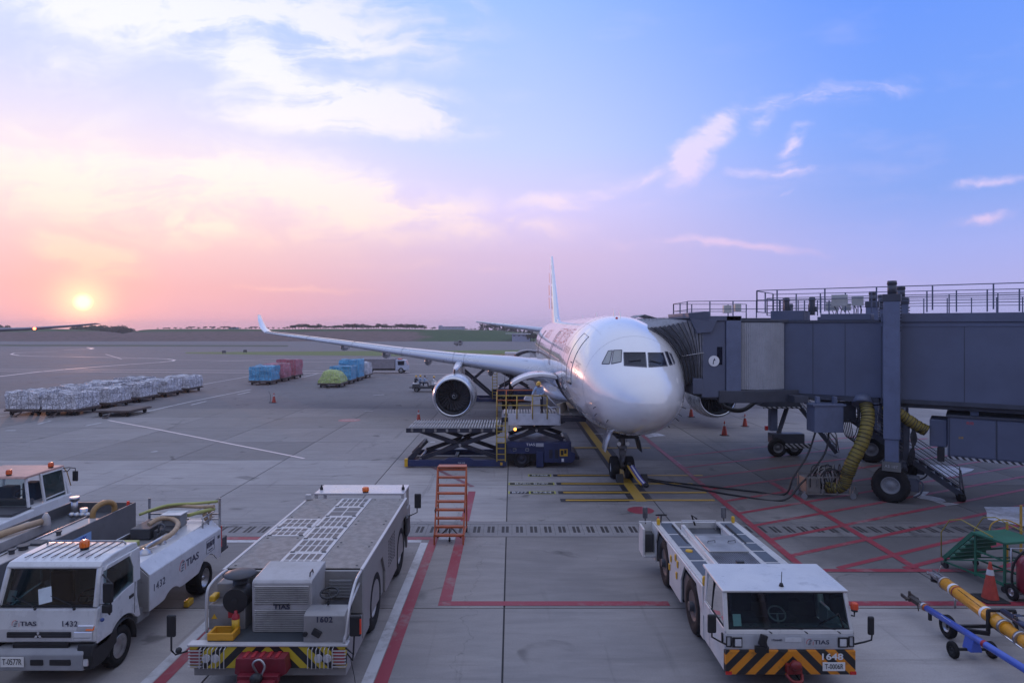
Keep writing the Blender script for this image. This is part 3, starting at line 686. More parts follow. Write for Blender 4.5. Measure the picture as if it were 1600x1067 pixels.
# titles along the side, a round badge by the cockpit
TITLE = pbr('red title paint', (.50, .05, .07), .35, var=.05, coat=.5)
BADGE = pbr('grey badge paint', (.34, .34, .38), .35, var=.05)
def wrap_text(body, size, mat, s0, a0, shrink=1.0, port=False, name='title_lettering', rev=False):
    """letters bent round the fuselage: text x runs aft (starboard), y runs up the curve"""
    o = text_mesh(body, size, mat, name, air, extrude=0, align='LEFT', spacing=shrink)
    for v in o.data.vertices:
        s_ = s0 - v.co.x; a_ = a0+math.degrees(v.co.y/2.84)
        p = fpt(s_, a_, .007+v.co.z); v.co = p
    o.data.update(); return o
wrap_text('中国国际航空公司', 1.25, TITLE, 19.4, 36)
wrap_text('AIR CHINA', 1.15, TITLE, 30.5, 36)
wrap_text('STAR ALLIANCE', .13, BADGE, 5.15, 19)
ring_ = MB()
c_s, c_a, rr_ = 4.55, 10, .34
for r0_, r1_ in ((rr_, rr_-.035),):
    pts_o = [fpt(c_s+r0_*math.cos(t*math.pi/18), c_a+math.degrees(r0_*math.sin(t*math.pi/18)/2.7), .008) for t in range(37)]
    pts_i = [fpt(c_s+r1_*math.cos(t*math.pi/18), c_a+math.degrees(r1_*math.sin(t*math.pi/18)/2.7), .008) for t in range(37)]
    ring_.grid([pts_o, pts_i], False)
for k in range(5):
    a = 2*math.pi*k/5
    P = lambda r_, aa: fpt(c_s+r_*math.cos(aa), c_a+math.degrees(r_*math.sin(aa)/2.7), .009)
    ring_.add([P(.10, a-.3), P(.28, a), P(.10, a+.3)], [(0, 1, 2)])
ring_.build('airline_badge', BADGE, air, fix=False)
# thin dark line under the windows
tl_ = MB(); tl_.grid([[fpt(s, a, .005) for s in range(10, 46, 2)] for a in (9, 10.2)], False); tl_.build('cheat_line', BADGE, air, fix=False)

# open cargo doors
def cargo(s0, s1, name='cargo_door', lift=.64, inside=True):
    N = 10; hinge = fpt(s0, -10)
    def pt(a, off, s):           # closed position on the skin, then swung up about the hinge
        p = fpt(s, a, off); q = Vector((p.x-hinge.x, 0, p.z-hinge.z))
        ang = R(118); c_, s_ = math.cos(ang), math.sin(ang)
        # rotating the lower edge outwards (towards -x) and up
        return Vector((hinge.x+q.x*c_+q.z*s_ , s, hinge.z-q.x*s_+q.z*c_)) if False else Vector((hinge.x+q.x*c_+q.z*s_, s, hinge.z+(-q.x*s_+q.z*c_)))
    A = [-10-55*k/N for k in range(N+1)]
    outer = [[pt(a, .0, s) for s in (s0, (s0+s1)/2, s1)] for a in A]; inner = [[pt(a, -.13, s) for s in (s0, (s0+s1)/2, s1)] for a in A]
    m = MB(); m.grid(outer); m.grid(inner, flip=True)
    for e0 in (0, -1):
        m.grid([[r_[e0] for r_ in outer], [r_[e0] for r_ in inner]], False); m.grid([outer[e0], inner[e0]], False)
    d_ = m.build(name, PLANE_W, air)
    ri = MB()
    for s in [s0+(s1-s0)*(k+.5)/5 for k in range(5)]: ri.tube([pt(a, -.16, s) for a in A], .035, 4)
    for a in A[1::3]: ri.tube([pt(a, -.16, s0+.1), pt(a, -.16, s1-.1)], .03, 4)
    ri.ball(pt(-45, -.17, s0+.5), .12); ri.build('door_rib', BELLY, d_)
    st_ = MB(); st_.tube([pt(-30, -.1, s0+.12), fpt(s0+.12, -30, -.1)], .03, 6); st_.build('door_strut', STEEL, d_)
    # hold: lining, floor, frame round the opening
    b = MB(); z0 = fpt(s0, -64).z; z1 = fpt(s0, -10).z
    b.add([(-2.7, s0, z1), (-1.2, s0, z1), (-1.2, s0, z0), (-2.7, s0, z0), (-2.7, s1, z1), (-1.2, s1, z1), (-1.2, s1, z0), (-2.7, s1, z0)][:0], [])
    xi = -.6
    for s in (s0, s1): b.add([(fpt(s, a).x, s, fpt(s, a).z) for a in A]+[(xi, s, z0), (xi, s, z1)], [tuple(range(N+3))])
    b.add([(xi, s0, z0), (xi, s1, z0), (xi, s1, z1), (xi, s0, z1)], [(0, 1, 2, 3)]); b.add([(xi, s0, z0), (xi, s1, z0), tuple(fpt(s1, -65)), tuple(fpt(s0, -65))], [(0, 1, 2, 3)])
    b.add([(xi, s0, z1), (xi, s1, z1), tuple(fpt(s1, -10)), tuple(fpt(s0, -10))], [(0, 1, 2, 3)]); b.build('cargo_hold', DARKIN, air)
    fr = MB(); fr.tube([fpt(s0, a, .01) for a in A]+[fpt(s1, a, .01) for a in A[::-1]]+[fpt(s0, A[0], .01)], .035, 5); fr.build('hold_frame', SEALM, air)
    return pt
cargo(11.1, 13.8); cargo(45.5, 48.1)
pn = MB(); pn.box((-3.05, 10.6, 3.92), (.42, .05, .26), Matrix.Rotation(.1, 3, 'Y')); pn.build('control_panel_door', PLANE_W, air)

# wing, built as lofted aerofoil sections
AF = [(1, .0), (.85, .022), (.65, .052), (.45, .075), (.28, .080), (.14, .066), (.06, .046), (.02, .028), (0, 0), (.02, -.020), (.06, -.032), (.14, -.042), (.28, -.048), (.45, -.042), (.65, -.022), (.85, -.008)]
def loft(secs, name, mat, side, parent, vert=False, tk=1.0):
    rws = []
    for (sp, le, ch, z, th) in secs:
        if vert: rws.append([(side*t*ch*th, le+c*ch, z) for c, t in AF])
        else: rws.append([(side*sp, le+c*ch, z+t*ch*th) for c, t in AF])
    n = len(AF); m = MB(); vs_ = [p for r_ in rws for p in r_]
    m.add(vs_, [(i*n+j, i*n+(j+1) % n, (i+1)*n+(j+1) % n, (i+1)*n+j) for i in range(len(rws)-1) for j in range(n)], True)
    m.add(rws[-1], [tuple(range(n))]); return m.build(name, mat, parent)
WS = [(1.5, 22.2, 12.2, 3.35, 1.35), (2.9, 23.3, 11.0, 3.62, 1.3), (5.3, 24.85, 9.6, 4.05, 1.2), (9.4, 27.35, 7.4, 4.50, 1.05), (15, 30.6, 5.7, 5.12, .95), (20, 33.5, 4.5, 5.72, .9), (25, 36.4, 3.4, 6.28, .85), (28.9, 38.7, 2.45, 6.72, .8)]
for side in (-1, 1):
    wg = loft(WS, 'wing', WINGM, side, air)
    loft([(28.9, 38.7, 2.45, 6.72, .8), (29.5, 39.2, 1.9, 7.15, .8), (30.0, 40.0, 1.3, 7.9, .8), (30.25, 40.6, .8, 8.45, .8)], 'winglet', PLANE_W, side, air)
    sl_ = MB()   # slat joints and the flap line drawn as shallow seals
    for sp in (9.0, 9.9, 14.4, 19.2, 24.0):
        for (a, b) in zip(WS, WS[1:]):
            if a[0] <= sp <= b[0]:
                k = (sp-a[0])/(b[0]-a[0]); le, ch, z, th = [a[i]+(b[i]-a[i])*k for i in (1, 2, 3, 4)]
                sl_.tube([(side*sp, le+c*ch, z+t*ch*th+.008*(1 if t >= 0 else -1)) for c, t in AF[3:12]], .014, 4)
    # rear edge of the slats
    def on(sp, c, t):
        for (a, b) in zip(WS, WS[1:]):
            if a[0] <= sp <= b[0]:
                k = (sp-a[0])/(b[0]-a[0]); le, ch, z, th = [a[i]+(b[i]-a[i])*k for i in (1, 2, 3, 4)]
                return (side*sp, le+c*ch, z+t*ch*th+.006)
    sl_.tube([on(sp, .14, .066) for sp in (4, 9.4, 15, 20, 25, 28.8)], .013, 4)
    sl_.build('slat_joint', SEALM, wg)
    for sp, sz in ((7.0, 1.25), (12.6, 1.1), (16.6, 1.0), (20.8, .85)):
        c = Vector(on(sp, .78, -.02)); c.z -= .42*sz
        MB().ball((c.x, c.y, c.z), (.24*sz, 1.9*sz, .40*sz), 14, 10).build('flap_fairing', WINGM, wg)
    MB().ball((side*5.0, 25.6, 3.95), .0001, 4, 3)
    # horizontal tail
    loft([(.8, 55.0, 5.6, 6.75, 1.0), (9.7, 60.6, 2.0, 7.95, .9)], 'tailplane', WINGM, side, air)
    # engine
    ex = side*9.37; ez = 2.28; ey = 21.8
    n_ = MB(); n_.lathe((ex, ey, ez), (0, 1, 0), [(.10, 1.40), (.25, 1.465), (.6, 1.53), (1.2, 1.585), (2.0, 1.60), (2.8, 1.56), (3.6, 1.44), (4.3, 1.26), (4.32, 1.18), (3.4, 1.2), (3.2, .95)], 56)
    n_.lathe((ex, ey, ez), (0, 1, 0), [(3.0, .95), (4.2, .92), (5.2, .72), (5.9, .56), (5.9, .48), (5.4, .4), (6.6, .05)], 32)
    eng = n_.build('engine', NACM, air)
    l_ = MB(); l_.lathe((ex, ey, ez), (0, 1, 0), [(.10, 1.40), (.03, 1.36), (.0, 1.31), (.03, 1.26), (.12, 1.21), (.30, 1.17)], 56); l_.build('intake_lip', LIPM, eng)
    l_ = MB(); l_.lathe((ex, ey, ez), (0, 1, 0), [(.30, 1.17), (.7, 1.16), (1.25, 1.2), (1.9, 1.22)], 56); l_.lathe((ex, ey, ez), (0, 1, 0), [(1.9, 1.22), (1.95, .3)], 32); l_.build('intake_liner', pbr('intake liner', (.09, .10, .12), .45, var=.1), eng)
    for k in range(26):
        f_ = MB(); rws = []
        for q in range(6):
            r_ = .36+(1.17-.36)*q/5; a = 2*math.pi*k/26+.25*(q/5)**2; tw = R(25+38*q/5); hw = .12+.05*q/5
            er = Vector((math.cos(a), 0, math.sin(a))); et = Vector((-math.sin(a), 0, math.cos(a)))
            rws.append([Vector((ex, ey+1.32, ez))+er*r_+et*(hw*math.sin(tw)*u)+Vector((0, hw*math.cos(tw)*u, 0)) for u in (-1, 1)])
        f_.grid(rws); f_.build('fan_blade', FANM, eng, solid=.012, fix=False)
    s_ = MB(); s_.lathe((ex, ey, ez), (0, 1, 0), [(.78, .001), (.80, .07), (.9, .18), (1.05, .28), (1.3, .37)], 28); sp_ = s_.build('spinner', FANM, eng)
    s_ = MB(); q_ = []
    for t in range(26):
        a = t/25*2*math.pi*1.35; r_ = .05+.20*t/25; y_ = .80+.02+(r_/.28)**1.6*.24-.03
        q_.append((ex+r_*math.cos(a)*.9, ey+y_-.005, ez+r_*math.sin(a)*.9))
    s_.tube(q_, [.012+.012*math.sin(math.pi*t/25) for t in range(26)], 5); s_.build('spinner_swirl', WRITE_W, sp_)
    # pylon
    pv = MB()
    rws = []
    for (y_, z_, hw) in ((23.1, 4.07, .05), (24.0, 4.15, .22), (25.6, 4.28, .30), (27.4, 4.42, .30), (30.5, 4.35, .26), (33.0, 4.05, .05)):
        rws.append([(ex-hw, y_, z_), (ex-hw*.6, y_, z_+.12), (ex+hw*.6, y_, z_+.12), (ex+hw, y_, z_), (ex+hw, y_, 3.35), (ex-hw, y_, 3.35), (ex-hw, y_, z_)])
    pv.grid(rws, False); pv.build('pylon', NACM, eng, bevel=.05)
    if side == -1:
        s_ = MB(); s_.lathe((ex, ey, ez), (0, 1, 0), [(1.22, 1.592), (1.25, 1.592)], 56, smooth=False); s_.lathe((ex, ey, ez), (0, 1, 0), [(2.4, 1.592), (2.43, 1.59)], 56, smooth=False); s_.build('cowl_seam', SEALM, eng)
# wing-body fairing
b_ = MB(); rws = []
for s, hw, zt, zb in ((20.0, 1.2, 2.5, 2.15), (21.5, 2.4, 3.0, 1.95), (23.5, 3.0, 3.6, 1.75), (27, 3.25, 3.9, 1.62), (32, 3.3, 3.9, 1.62), (36, 3.0, 3.6, 1.8), (39.5, 2.2, 3.0, 2.1), (41, 1.2, 2.5, 2.2)):
    rws.append([(hw*math.copysign(abs(math.cos(a))**.7, math.cos(a)), s, (zt+zb)/2+(zt-zb)/2*math.copysign(abs(math.sin(a))**.8, math.sin(a))) for a in [2*math.pi*k/32 for k in range(33)]])
b_.grid(rws).build('belly_fairing', BELLY, air)
# fin
loft([(0, 49.5, 10.8, 7.55, .8), (0, 52.0, 8.6, 8.6, .9), (0, 60.0, 3.0, 16.35, .85)], 'tail_fin', PLANE_W, 1, air, vert=True)
loft([(0, 46.8, 4, 7.78, .5), (0, 50.4, 2.5, 8.35, .6)], 'fin_fillet', PLANE_W, 1, air, vert=True)
fl = MB()
for sgn in (-1, 1):
    for (z0, z1, w0, w1) in ((9.5, 11.0, .5, .72), (11.2, 12.6, .62, .8), (12.8, 14.2, .5, .7), (14.4, 15.3, .3, .5)):
        def fx(z, c): le = 52+8*(z-8.6)/7.75; ch = 8.6-5.6*(z-8.6)/7.75; return (sgn*(.078*ch*.9*.9+.02), le+c*ch, z)
        fl.add([fx(z0, .25), fx(z0, w0), fx(z1, w1), fx(z1, .38)], [(0, 1, 2, 3)])
fl.build('tail_emblem', TITLE, air, fix=False)
# landing gear
def gear_wheel(parent, pos, r, w_, out): return wheel(parent, pos, r, w_, rim=pbr('gear wheel hub', (.5, .5, .5), .4, metal=.5), rr=.44, out=out, tread=False, dish=.2)
ng = MB(); ng.cyl((0, 6.67, .45), (0, 6.45, 2.5), .10, .16, 14); ng.cyl((0, 6.67, .53), (0, 6.6, 1.2), .065, .065, 12); ng.cyl((-.42, 6.67, .53), (.42, 6.67, .53), .07)
ng.cyl((0, 6.55, 1.35), (0, 8.3, 2.5), .06); ng.box((0, 6.5, 1.55), (.42, .3, .14)); ng.box((0, 6.4, 1.28), (.26, .22, .22)); ng.cyl((-.24, 6.5, 1.62), (.24, 6.5, 1.62), .08)
ng.tube([(0, 6.3, 1.2), (0, 6.05, .95), (0, 6.35, .72)], .035); 
for x in (-.16, .16): ng.tube([(x, 6.4, 2.3), (x*1.2, 6.36, 1.8), (x, 6.4, 1.3), (x*.5, 6.45, .8)], .018, 5)
ng.box((0, 6.5, 2.15), (.5, .4, .2)); ng.box((.0, 6.6, .75), (.18, .3, .3))
nose_gear = ng.build('nose_gear', pbr('gear leg grey', (.16, .165, .18), .4, metal=.4, dirt=.4), air, bevel=.008)
for x in (-.36, .36): gear_wheel(nose_gear, (x, 6.67, .53), .53, .40, -1 if x < 0 else 1)
for x in (-.2, .2): MB().cyl((x, 6.28, 1.72), (x, 6.22, 1.72), .09, .1, 16).build('taxi_light', LENS, nose_gear)
for sg in (-1, 1):
    dm = MB(); dm.grid([[(sg*.55, 5.9, 2.35), (sg*.55, 7.5, 2.3)], [(sg*.75, 5.95, 1.85), (sg*.75, 7.4, 1.85)], [(sg*.86, 6.1, 1.35), (sg*.86, 7.2, 1.35)]], True)
    dm.build('gear_door', PLANE_W if sg < 0 else DGREY, air, solid=.04, fix=False)
bay = MB(); bay.bx(-.5, .5, 5.0, 8.6, 2.17, 2.26); bay.build('gear_bay', DARKIN, air)
for sg in (-1, 1):
    mg = MB(); X = sg*5.34; mg.cyl((X, 32, .8), (X-sg*.2, 31.8, 4.0), .17, .24, 14); mg.cyl((X, 31.2, .72), (X, 32.9, .72), .13); mg.cyl((X, 31.9, 2.0), (X-sg*1.9, 32.1, 3.4), .09)
    for y_ in (31.25, 32.75): mg.cyl((X-.55, y_, .7), (X+.55, y_, .7), .09)
    mg.tube([(X+.1, 31.6, 3.5), (X+.12, 31.6, 2), (X, 31.7, 1)], .03); g_ = mg.build('main_gear', MATS['gear leg grey'], air)
    for y_ in (31.25, 32.75):
        for x in (-.44, .44): gear_wheel(g_, (X+x, y_, .7), .70, .50, -1 if x < 0 else 1)
    d = MB(); d.grid([[(X+sg*.35, 30.8, 3.9), (X+sg*.35, 32.6, 3.9)], [(X+sg*.5, 30.9, 2.4), (X+sg*.5, 32.5, 2.4)], [(X+sg*.42, 31.1, 1.5), (X+sg*.42, 32.3, 1.5)]]); d.build('gear_door', WINGM, air, solid=.05, fix=False)
# ------------------------------------------------------------------ helpers for vehicles
FRONT = Matrix(((1, 0, 0), (0, 0, -1), (0, 1, 0))).to_4x4()       # text plane facing the camera (-y)
RIGHT = Matrix(((0, 0, 1), (1, 0, 0), (0, 1, 0))).to_4x4()        # facing +x
LEFT = Matrix(((0, 0, -1), (-1, 0, 0), (0, 1, 0))).to_4x4()       # facing -x
def write(body, size, mat, parent, pos, M=FRONT, sx=1.0, name='lettering', align='CENTER', bold=0.0, tilt=0.0, spacing=1.0):
    t = text_mesh(body, size, mat, name, parent, align=align, sx=sx, bold=bold, spacing=spacing)
    t.matrix_local = Matrix.Translation(pos) @ M @ Matrix.Rotation(tilt, 4, 'X') @ Matrix.Diagonal((sx, 1, 1, 1)); return t
def logo(parent, pos, M, h, dark=WRITE_D, word=True):
    """red arc round stepped dark bars, then the word"""
    root = write('TIAS', h*.95, dark, parent, Vector(pos)+(M.to_3x3() @ Vector((h*.72, 0, 0))), M, 1.35, align='LEFT', bold=h*.012) if word else None
    def P(x, y, z=.003): return Vector(pos)+M.to_3x3() @ Vector((x, y, z))
    a = MB(); N = 12; o_, i_ = [], []
    for k in range(N+1):
        t = R(80+125*k/N); o_.append(P(h*.1+h*.62*math.cos(t), h*.62*math.sin(t)*.95)); i_.append(P(h*.1+h*.54*math.cos(t), h*.54*math.sin(t)*.95))
    a.grid([o_, i_], False)
    a.add([P(h*.55, -.45*h), P(h*.62, -.45*h), P(h*.62, .2*h), P(h*.55, .12*h)], [(0, 1, 2, 3)]); a.build('logo_arc', WRITE_R, parent, fix=False)
    b = MB()
    for k in range(4):
        y_ = h*(.38-.24*k); x0 = -h*(.02+.09*k)
        b.add([P(x0, y_-.05*h), P(x0+h*.42, y_-.05*h), P(x0+h*.46, y_+.06*h), P(x0+.08*h, y_+.06*h)], [(0, 1, 2, 3)])
    b.build('logo_bars', dark, parent, fix=False)
def side(parent, name, mat, x0, x1, prof_top, zb, y0, y1, arches=(), bevel=.012, octo=False):
    """side plate in the y-z plane with wheel arches cut from its lower edge"""
    pts = [(y0, zb)]
    for yc, zc, r in arches:
        n_ = 5 if octo else 14
        pts.append((yc-r, zb))
        for k in range(n_+1):
            a = math.pi-math.pi*k/n_ if not octo else None
            if octo: q = [(-1, .35), (-.62, .86), (.62, .86), (1, .35)]; 
            if octo:
                for u, v in q: pts.append((yc+u*r, zc+v*r))
                break
            pts.append((yc+r*math.cos(a), max(zb, zc+r*math.sin(a))))
        pts.append((yc+r, zb))
    pts.append((y1, zb)); pts += prof_top
    return MB().prism(pts, 'x', x0, x1).build(name, mat, parent, bevel=bevel, fix=False)
def fixn(o):
    bm = bmesh.new(); bm.from_mesh(o.data); bmesh.ops.recalc_face_normals(bm, faces=bm.faces); bm.to_mesh(o.data); bm.free(); return o
def beacon(parent, p, r=.09, h=.16, mat=AMBER, name='beacon_light'):
    b = MB(); b.cyl(p, (p[0], p[1], p[2]+h*.25), r*.9, n=14); o = b.build('beacon_base', BLACK, parent)
    m = MB(); m.lathe(p, (0, 0, 1), [(h*.25, r), (h*.9, r*.92), (h, r*.7), (h, .001)], 16)
    for k in range(8):
        a = math.pi*k/4; m.beam((p[0]+r*math.cos(a), p[1]+r*math.sin(a), p[2]+h*.3), (p[0]+r*.95*math.cos(a), p[1]+r*.95*math.sin(a), p[2]+h*.9), .012, .012)
    return m.build(name, mat, parent)
def mirror_on(parent, arm, c, w_=.2, h_=.42, back=BLACK, face=True, name='mirror'):
    a = MB(); a.tube(arm, .018, 6); o = a.build('mirror_arm', BLACK, parent)
    m = MB(); m.box(c, (w_, .07, h_)); mo = m.build(name, back, parent, bevel=.03, seg=3)
    return mo
CLOTH = {}
def plate(parent, body, c, w_=.42, h_=.16, M=FRONT):
    b = MB(); b.box(c, (w_, .012, h_)); o = b.build('number_plate', pbr('plate white', (.72, .72, .70), .5, var=.05), parent, bevel=.004)
    write(body, h_*.82, BLACK, o, (c[0], c[1]-.008, c[2]), FRONT, sx=w_/(h_*.82*.6*len(body))*.98)
    return o

# ------------------------------------------------------------------ small lorry with a low pump body, number 1432
tr = thing('service_truck', 'small white cab lorry with hose and pump gear on its low body, number 1432', 'truck', (-9.33, 13.25, 0))
CABW2 = pbr('lorry cab white', (.58, .585, .59), .30, coat=.6, var=.06, dirt=.35, dirtcol=(.18, .16, .14))
BODYW = pbr('lorry body white', (.56, .57, .59), .35, coat=.4, var=.08, dirt=.45, dirtcol=(.16, .14, .13))
# front: lower panel, grille, bumper
m = MB(); m.prism([(.02, .92), (.0, 1.2), (.10, 1.58), (.22, 1.60), (.3, 1.55), (.3, .92)], 'x', -1.02, 1.02); cabf = m.build('cab_front', CABW2, tr, bevel=.05, seg=3)
m = MB(); m.bx(-.72, .55, -.02, .05, 1.04, 1.15); m.build('grille', BLACK, cabf, bevel=.01)
for z_ in (1.065, 1.095, 1.125): m = MB(); m.bx(-.70, .53, -.028, -.018, z_-.004, z_+.004); m.build('grille_bar', DGREY, cabf)
m = MB(); m.bx(-.6, .5, -.02, .05, .82, .93); m.build('lower_grille', BLACK, cabf, bevel=.01)
dm_ = MB()
for k in range(3):
    a = R(90+120*k); c = Vector((-.08+.045*math.cos(a), -.035, 1.1+.045*math.sin(a))); u = Vector((math.cos(a), 0, math.sin(a))); v = Vector((-math.sin(a), 0, math.cos(a)))
    dm_.add([c-u*.042, c+v*.026, c+u*.042, c-v*.026], [(0, 1, 2, 3)])
dm_.build('grille_emblem', CHROME, cabf, fix=False, solid=.012)
logo(cabf, (-.56, .0, 1.31), FRONT, .13); write('1432', .15, WRITE_D, cabf, (.52, -.005, 1.31), spacing=1.15, bold=.002)
m = MB(); m.prism([(-.10, .42), (-.12, .75), (-.04, .84), (.3, .84), (.3, .42)], 'x', -1.0, .86); m.build('bumper', pbr('bumper grey', (.30, .31, .33), .5), tr, bevel=.03, seg=3)
m = MB(); m.prism([(-.08, .44), (-.10, .72), (-.03, .92), (.75, .92), (.75, .60), (.3, .42)], 'x', .70, 1.03); m.build('bumper_corner', BLACK, tr, bevel=.03, seg=3); m = MB(); m.prism([(-.08, .44), (-.10, .72), (-.03, .92), (.3, .92), (.3, .42)], 'x', -1.03, -.9)
m.build('bumper_corner', BLACK, tr, bevel=.03, seg=3)
m = MB(); m.bx(-.18, .08, -.13, -.09, .54, .66); m.build('bumper_vent', BLACK, tr, bevel=.02); m = MB(); m.bx(.20, .62, -.13, -.09, .54, .66); m.build('bumper_vent', BLACK, tr, bevel=.02)
m = MB(); m.bx(.86, 1.06-.1, -.125, -.06, .52, .66); m.build('fog_lamp', LENS, tr, bevel=.02)
plate(tr, 'T-0577R', (-.52, -.135, .62), .46, .20)
for sx_ in (1,):
    m = MB(); m.prism([(-.01, 1.16), (-.03, .98), (.12, .96), (.12, 1.16)], 'x', .60, .98); hl = m.build('headlight', LENS, tr, bevel=.02)
    m = MB(); m.bx(.62, .95, -.035, .02, 1.04, 1.05); m.build('headlight_divider', GREYP, hl)
    m = MB(); m.prism([(.0, 1.28), (-.02, 1.17), (.10, 1.17), (.12, 1.28)], 'x', .66, 1.0); m.build('turn_signal', LENS, tr, bevel=.015); m = MB(); m.prism([(.01, 1.26), (-.03, 1.18), (.10, 1.18), (.12, 1.26)], 'x', .85, 1.005); m.build('turn_signal', AMBER, tr, bevel=.01)
# windscreen with frame, pillars, roof
m = MB(); m.add([(-.94, .12, 1.62), (.94, .12, 1.62), (.88, .33, 2.30), (-.88, .33, 2.30)], [(0, 1, 2, 3)]); m.build('windscreen', DKGLASS, tr, fix=False)
m = MB()
for s_ in (-1, 1): m.tube([(s_*.97, .12, 1.60), (s_*.92, .33, 2.32)], .055, 6); m.beam((s_*.99, .25, 1.6), (s_*.95, .42, 2.32), .06, .16, up=(0, 1, 0))
m.build('windscreen_pillar', CABW2, tr, bevel=.01)
m = MB(); m.tube([(-.94, .11, 1.62), (.94, .11, 1.62), (.885, .32, 2.30), (-.885, .32, 2.30), (-.94, .11, 1.62)], .022, 4); m.build('windscreen_seal', BLACK, tr)
rf = MB(); rf.prism([(.30, 2.29), (.26, 2.34), (.36, 2.42), (.75, 2.46), (1.45, 2.46), (1.62, 2.42), (1.66, 2.30)], 'x', -.96, .96); roof = rf.build('roof', CABW2, tr, bevel=.06, seg=3)
for k in range(9): m = MB(); x = -.72+k*.18; m.beam((x, .48, 2.463), (x, 1.5, 2.470), .012, .016); m.build('roof_rib', SEALM, roof)
m = MB(); m.tube([(-.86, 1.35, 2.46), (-.84, 1.35, 2.53), (.80, 1.35, 2.53), (.86, 1.35, 2.46)], .02, 6); m.build('roof_rack', STEEL, roof)
beacon(roof, (.18, 1.0, 2.47), .095, .19)
m = MB(); m.bx(-.96, .96, 1.56, 1.64, .9, 2.3); m.build('cab_back', CABW2, tr, bevel=.03)
for s_ in (-1, 1):
    x0, x1 = (.97, 1.03) if s_ > 0 else (-1.03, -.97)
    d_ = fixn(side(tr, 'cab_door', CABW2, x0, x1, [(1.40, 1.62), (.95, 1.58), (.45, 1.48), (.30, 1.58), (.20, 1.60), (.06, 1.2)], .80, .06, 1.62, [(.98, .46, .60)], .012))
    m = MB(); m.prism([(1.36, 1.60), (1.62, 1.60), (1.60, 2.32), (1.30, 2.32), (1.22, 2.24), (1.36, 1.95)], 'x', x0, x1); m.prism([(.34, 2.24), (.46, 2.32), (1.32, 2.32), (1.30, 2.24)], 'x', x0*.985, x1*.985); m.build('door_pillar', CABW2, d_, bevel=.01)
    m = MB(); m.prism([(.28, 1.56), (.46, 1.48), (.95, 1.57), (1.36, 1.61), (1.36, 1.95), (1.24, 2.24), (.36, 2.26)], 'x', x0+.015, x1-.02); m.build('door_window', CLGLASS, d_)
    m = MB(); m.tube([(x1+.002 if s_ > 0 else x0-.002, 1.38, .95), (x1+.002 if s_ > 0 else x0-.002, 1.40, 1.62)], .006, 4); m.build('door_gap', BLACK, d_)
    m = MB(); m.box((s_*1.035, 1.26, 1.36), (.03, .16, .07)); m.build('door_handle', BLACK, d_, bevel=.01)
# inside of the cab
m = MB(); m.bx(-.92, .92, .3, .62, 1.30, 1.52); m.build('dashboard', DGREY, tr, bevel=.04)
for x in (-.5, .5): m = MB(); m.bx(x-.25, x+.25, .8, 1.25, 1.05, 1.25); m.bx(x-.24, x+.24, 1.25, 1.4, 1.2, 1.9); m.bx(x-.12, x+.12, 1.28, 1.38, 1.93, 2.12); m.build('cab_seat', SEAT, tr, bevel=.05)
m = MB(); m.lathe((.5, .62, 1.62), (0, -.5, .8), [(-.012, .19), (.012, .19), (.012, .165), (-.012, .165)], 24, closed=True); m.tube([(.5, .62, 1.62), (.5, .5, 1.45)], .02); m.tube([(.33, .62, 1.62), (.67, .62, 1.62)], .014); m.build('steering_wheel', BLACK, tr)
m = MB(); m.bx(-.95, .95, .3, 1.56, .95, 1.05); m.build('cab_floor', BLACK, tr)
for (x, y_, w_, h_, r_) in ((-.80, .27, .16, .22, .1), (-.08, .20, .26, .30, -.25)):
    m = MB(); m.box((x, y_-.035, 1.62+h_/2+.04), (w_, .004, h_), Matrix.Rotation(R(-17), 3, 'X') @ Matrix.Rotation(r_, 3, 'Y')); m.build('windscreen_card', pbr('paper card', (.55, .62, .66), .7), tr)
for x in (-.30, .48):
    m = MB(); m.tube([(x+.12, .02, 1.60), (x-.02, .10, 1.66), (x-.45, .17, 1.80)], .012, 5); m.ball((x+.12, .02, 1.60), .03, 8, 6); m.build('wiper', BLACK, tr)
mirror_on(tr, [(1.0, .30, 1.55), (1.25, .12, 1.45), (1.28, .10, 1.6), (1.28, .10, 2.1), (1.0, .3, 2.18)], (1.24, .08, 1.90), .20, .40)
m = MB(); m.box((1.22, .08, 1.58), (.2, .07, .18)); m.build('mirror', BLACK, tr, bevel=.03)
m = MB(); m.ball((1.1, .12, 1.34), .04, 8, 6); m.build('side_lamp', pbr('dark blue lens', (.02, .05, .2), .2), tr)
# chassis, wheels, step
m = MB(); m.bx(-.42, -.32, .2, 5.6, .62, .80); m.bx(.32, .42, .2, 5.6, .62, .80); m.bx(-.4, .4, 3.5, 3.62, .6, .78); m.bx(-.3, .3, .4, 1.6, .5, .95); m.build('chassis', BLACK, tr)
for s_ in (-1, 1):
    wheel(tr, (s_*.86, .98, .41), .41, .24, rim=STEEL, out=s_, nuts=6, dish=.12, rr=.6)
    wheel(tr, (s_*.82, 4.85, .41), .41, .42, rim=STEEL, out=s_, nuts=6, dish=.45, rr=.62)
    m = MB(); q_ = [(s_*.88+0, .98+.50*math.cos(R(a)), .46+.50*math.sin(R(a))) for a in range(-10, 200, 15)]; m.grid([[(s_*.72, y_, z_) for _, y_, z_ in q_], [(s_*1.02, y_, z_) for _, y_, z_ in q_]]); m.build('wheel_arch', BLACK, tr, solid=.02, fix=False)
    m = MB(); m.bx(s_*.8-.12, s_*.8+.12, 1.70, 2.2, .55, .85); m.build('step_box', GREYP, tr, bevel=.02)
m = MB(); m.cyl((-.7, 2.6, .6), (-.7, 3.4, .6), .22, n=18); m.build('air_tank', BLACK, tr)
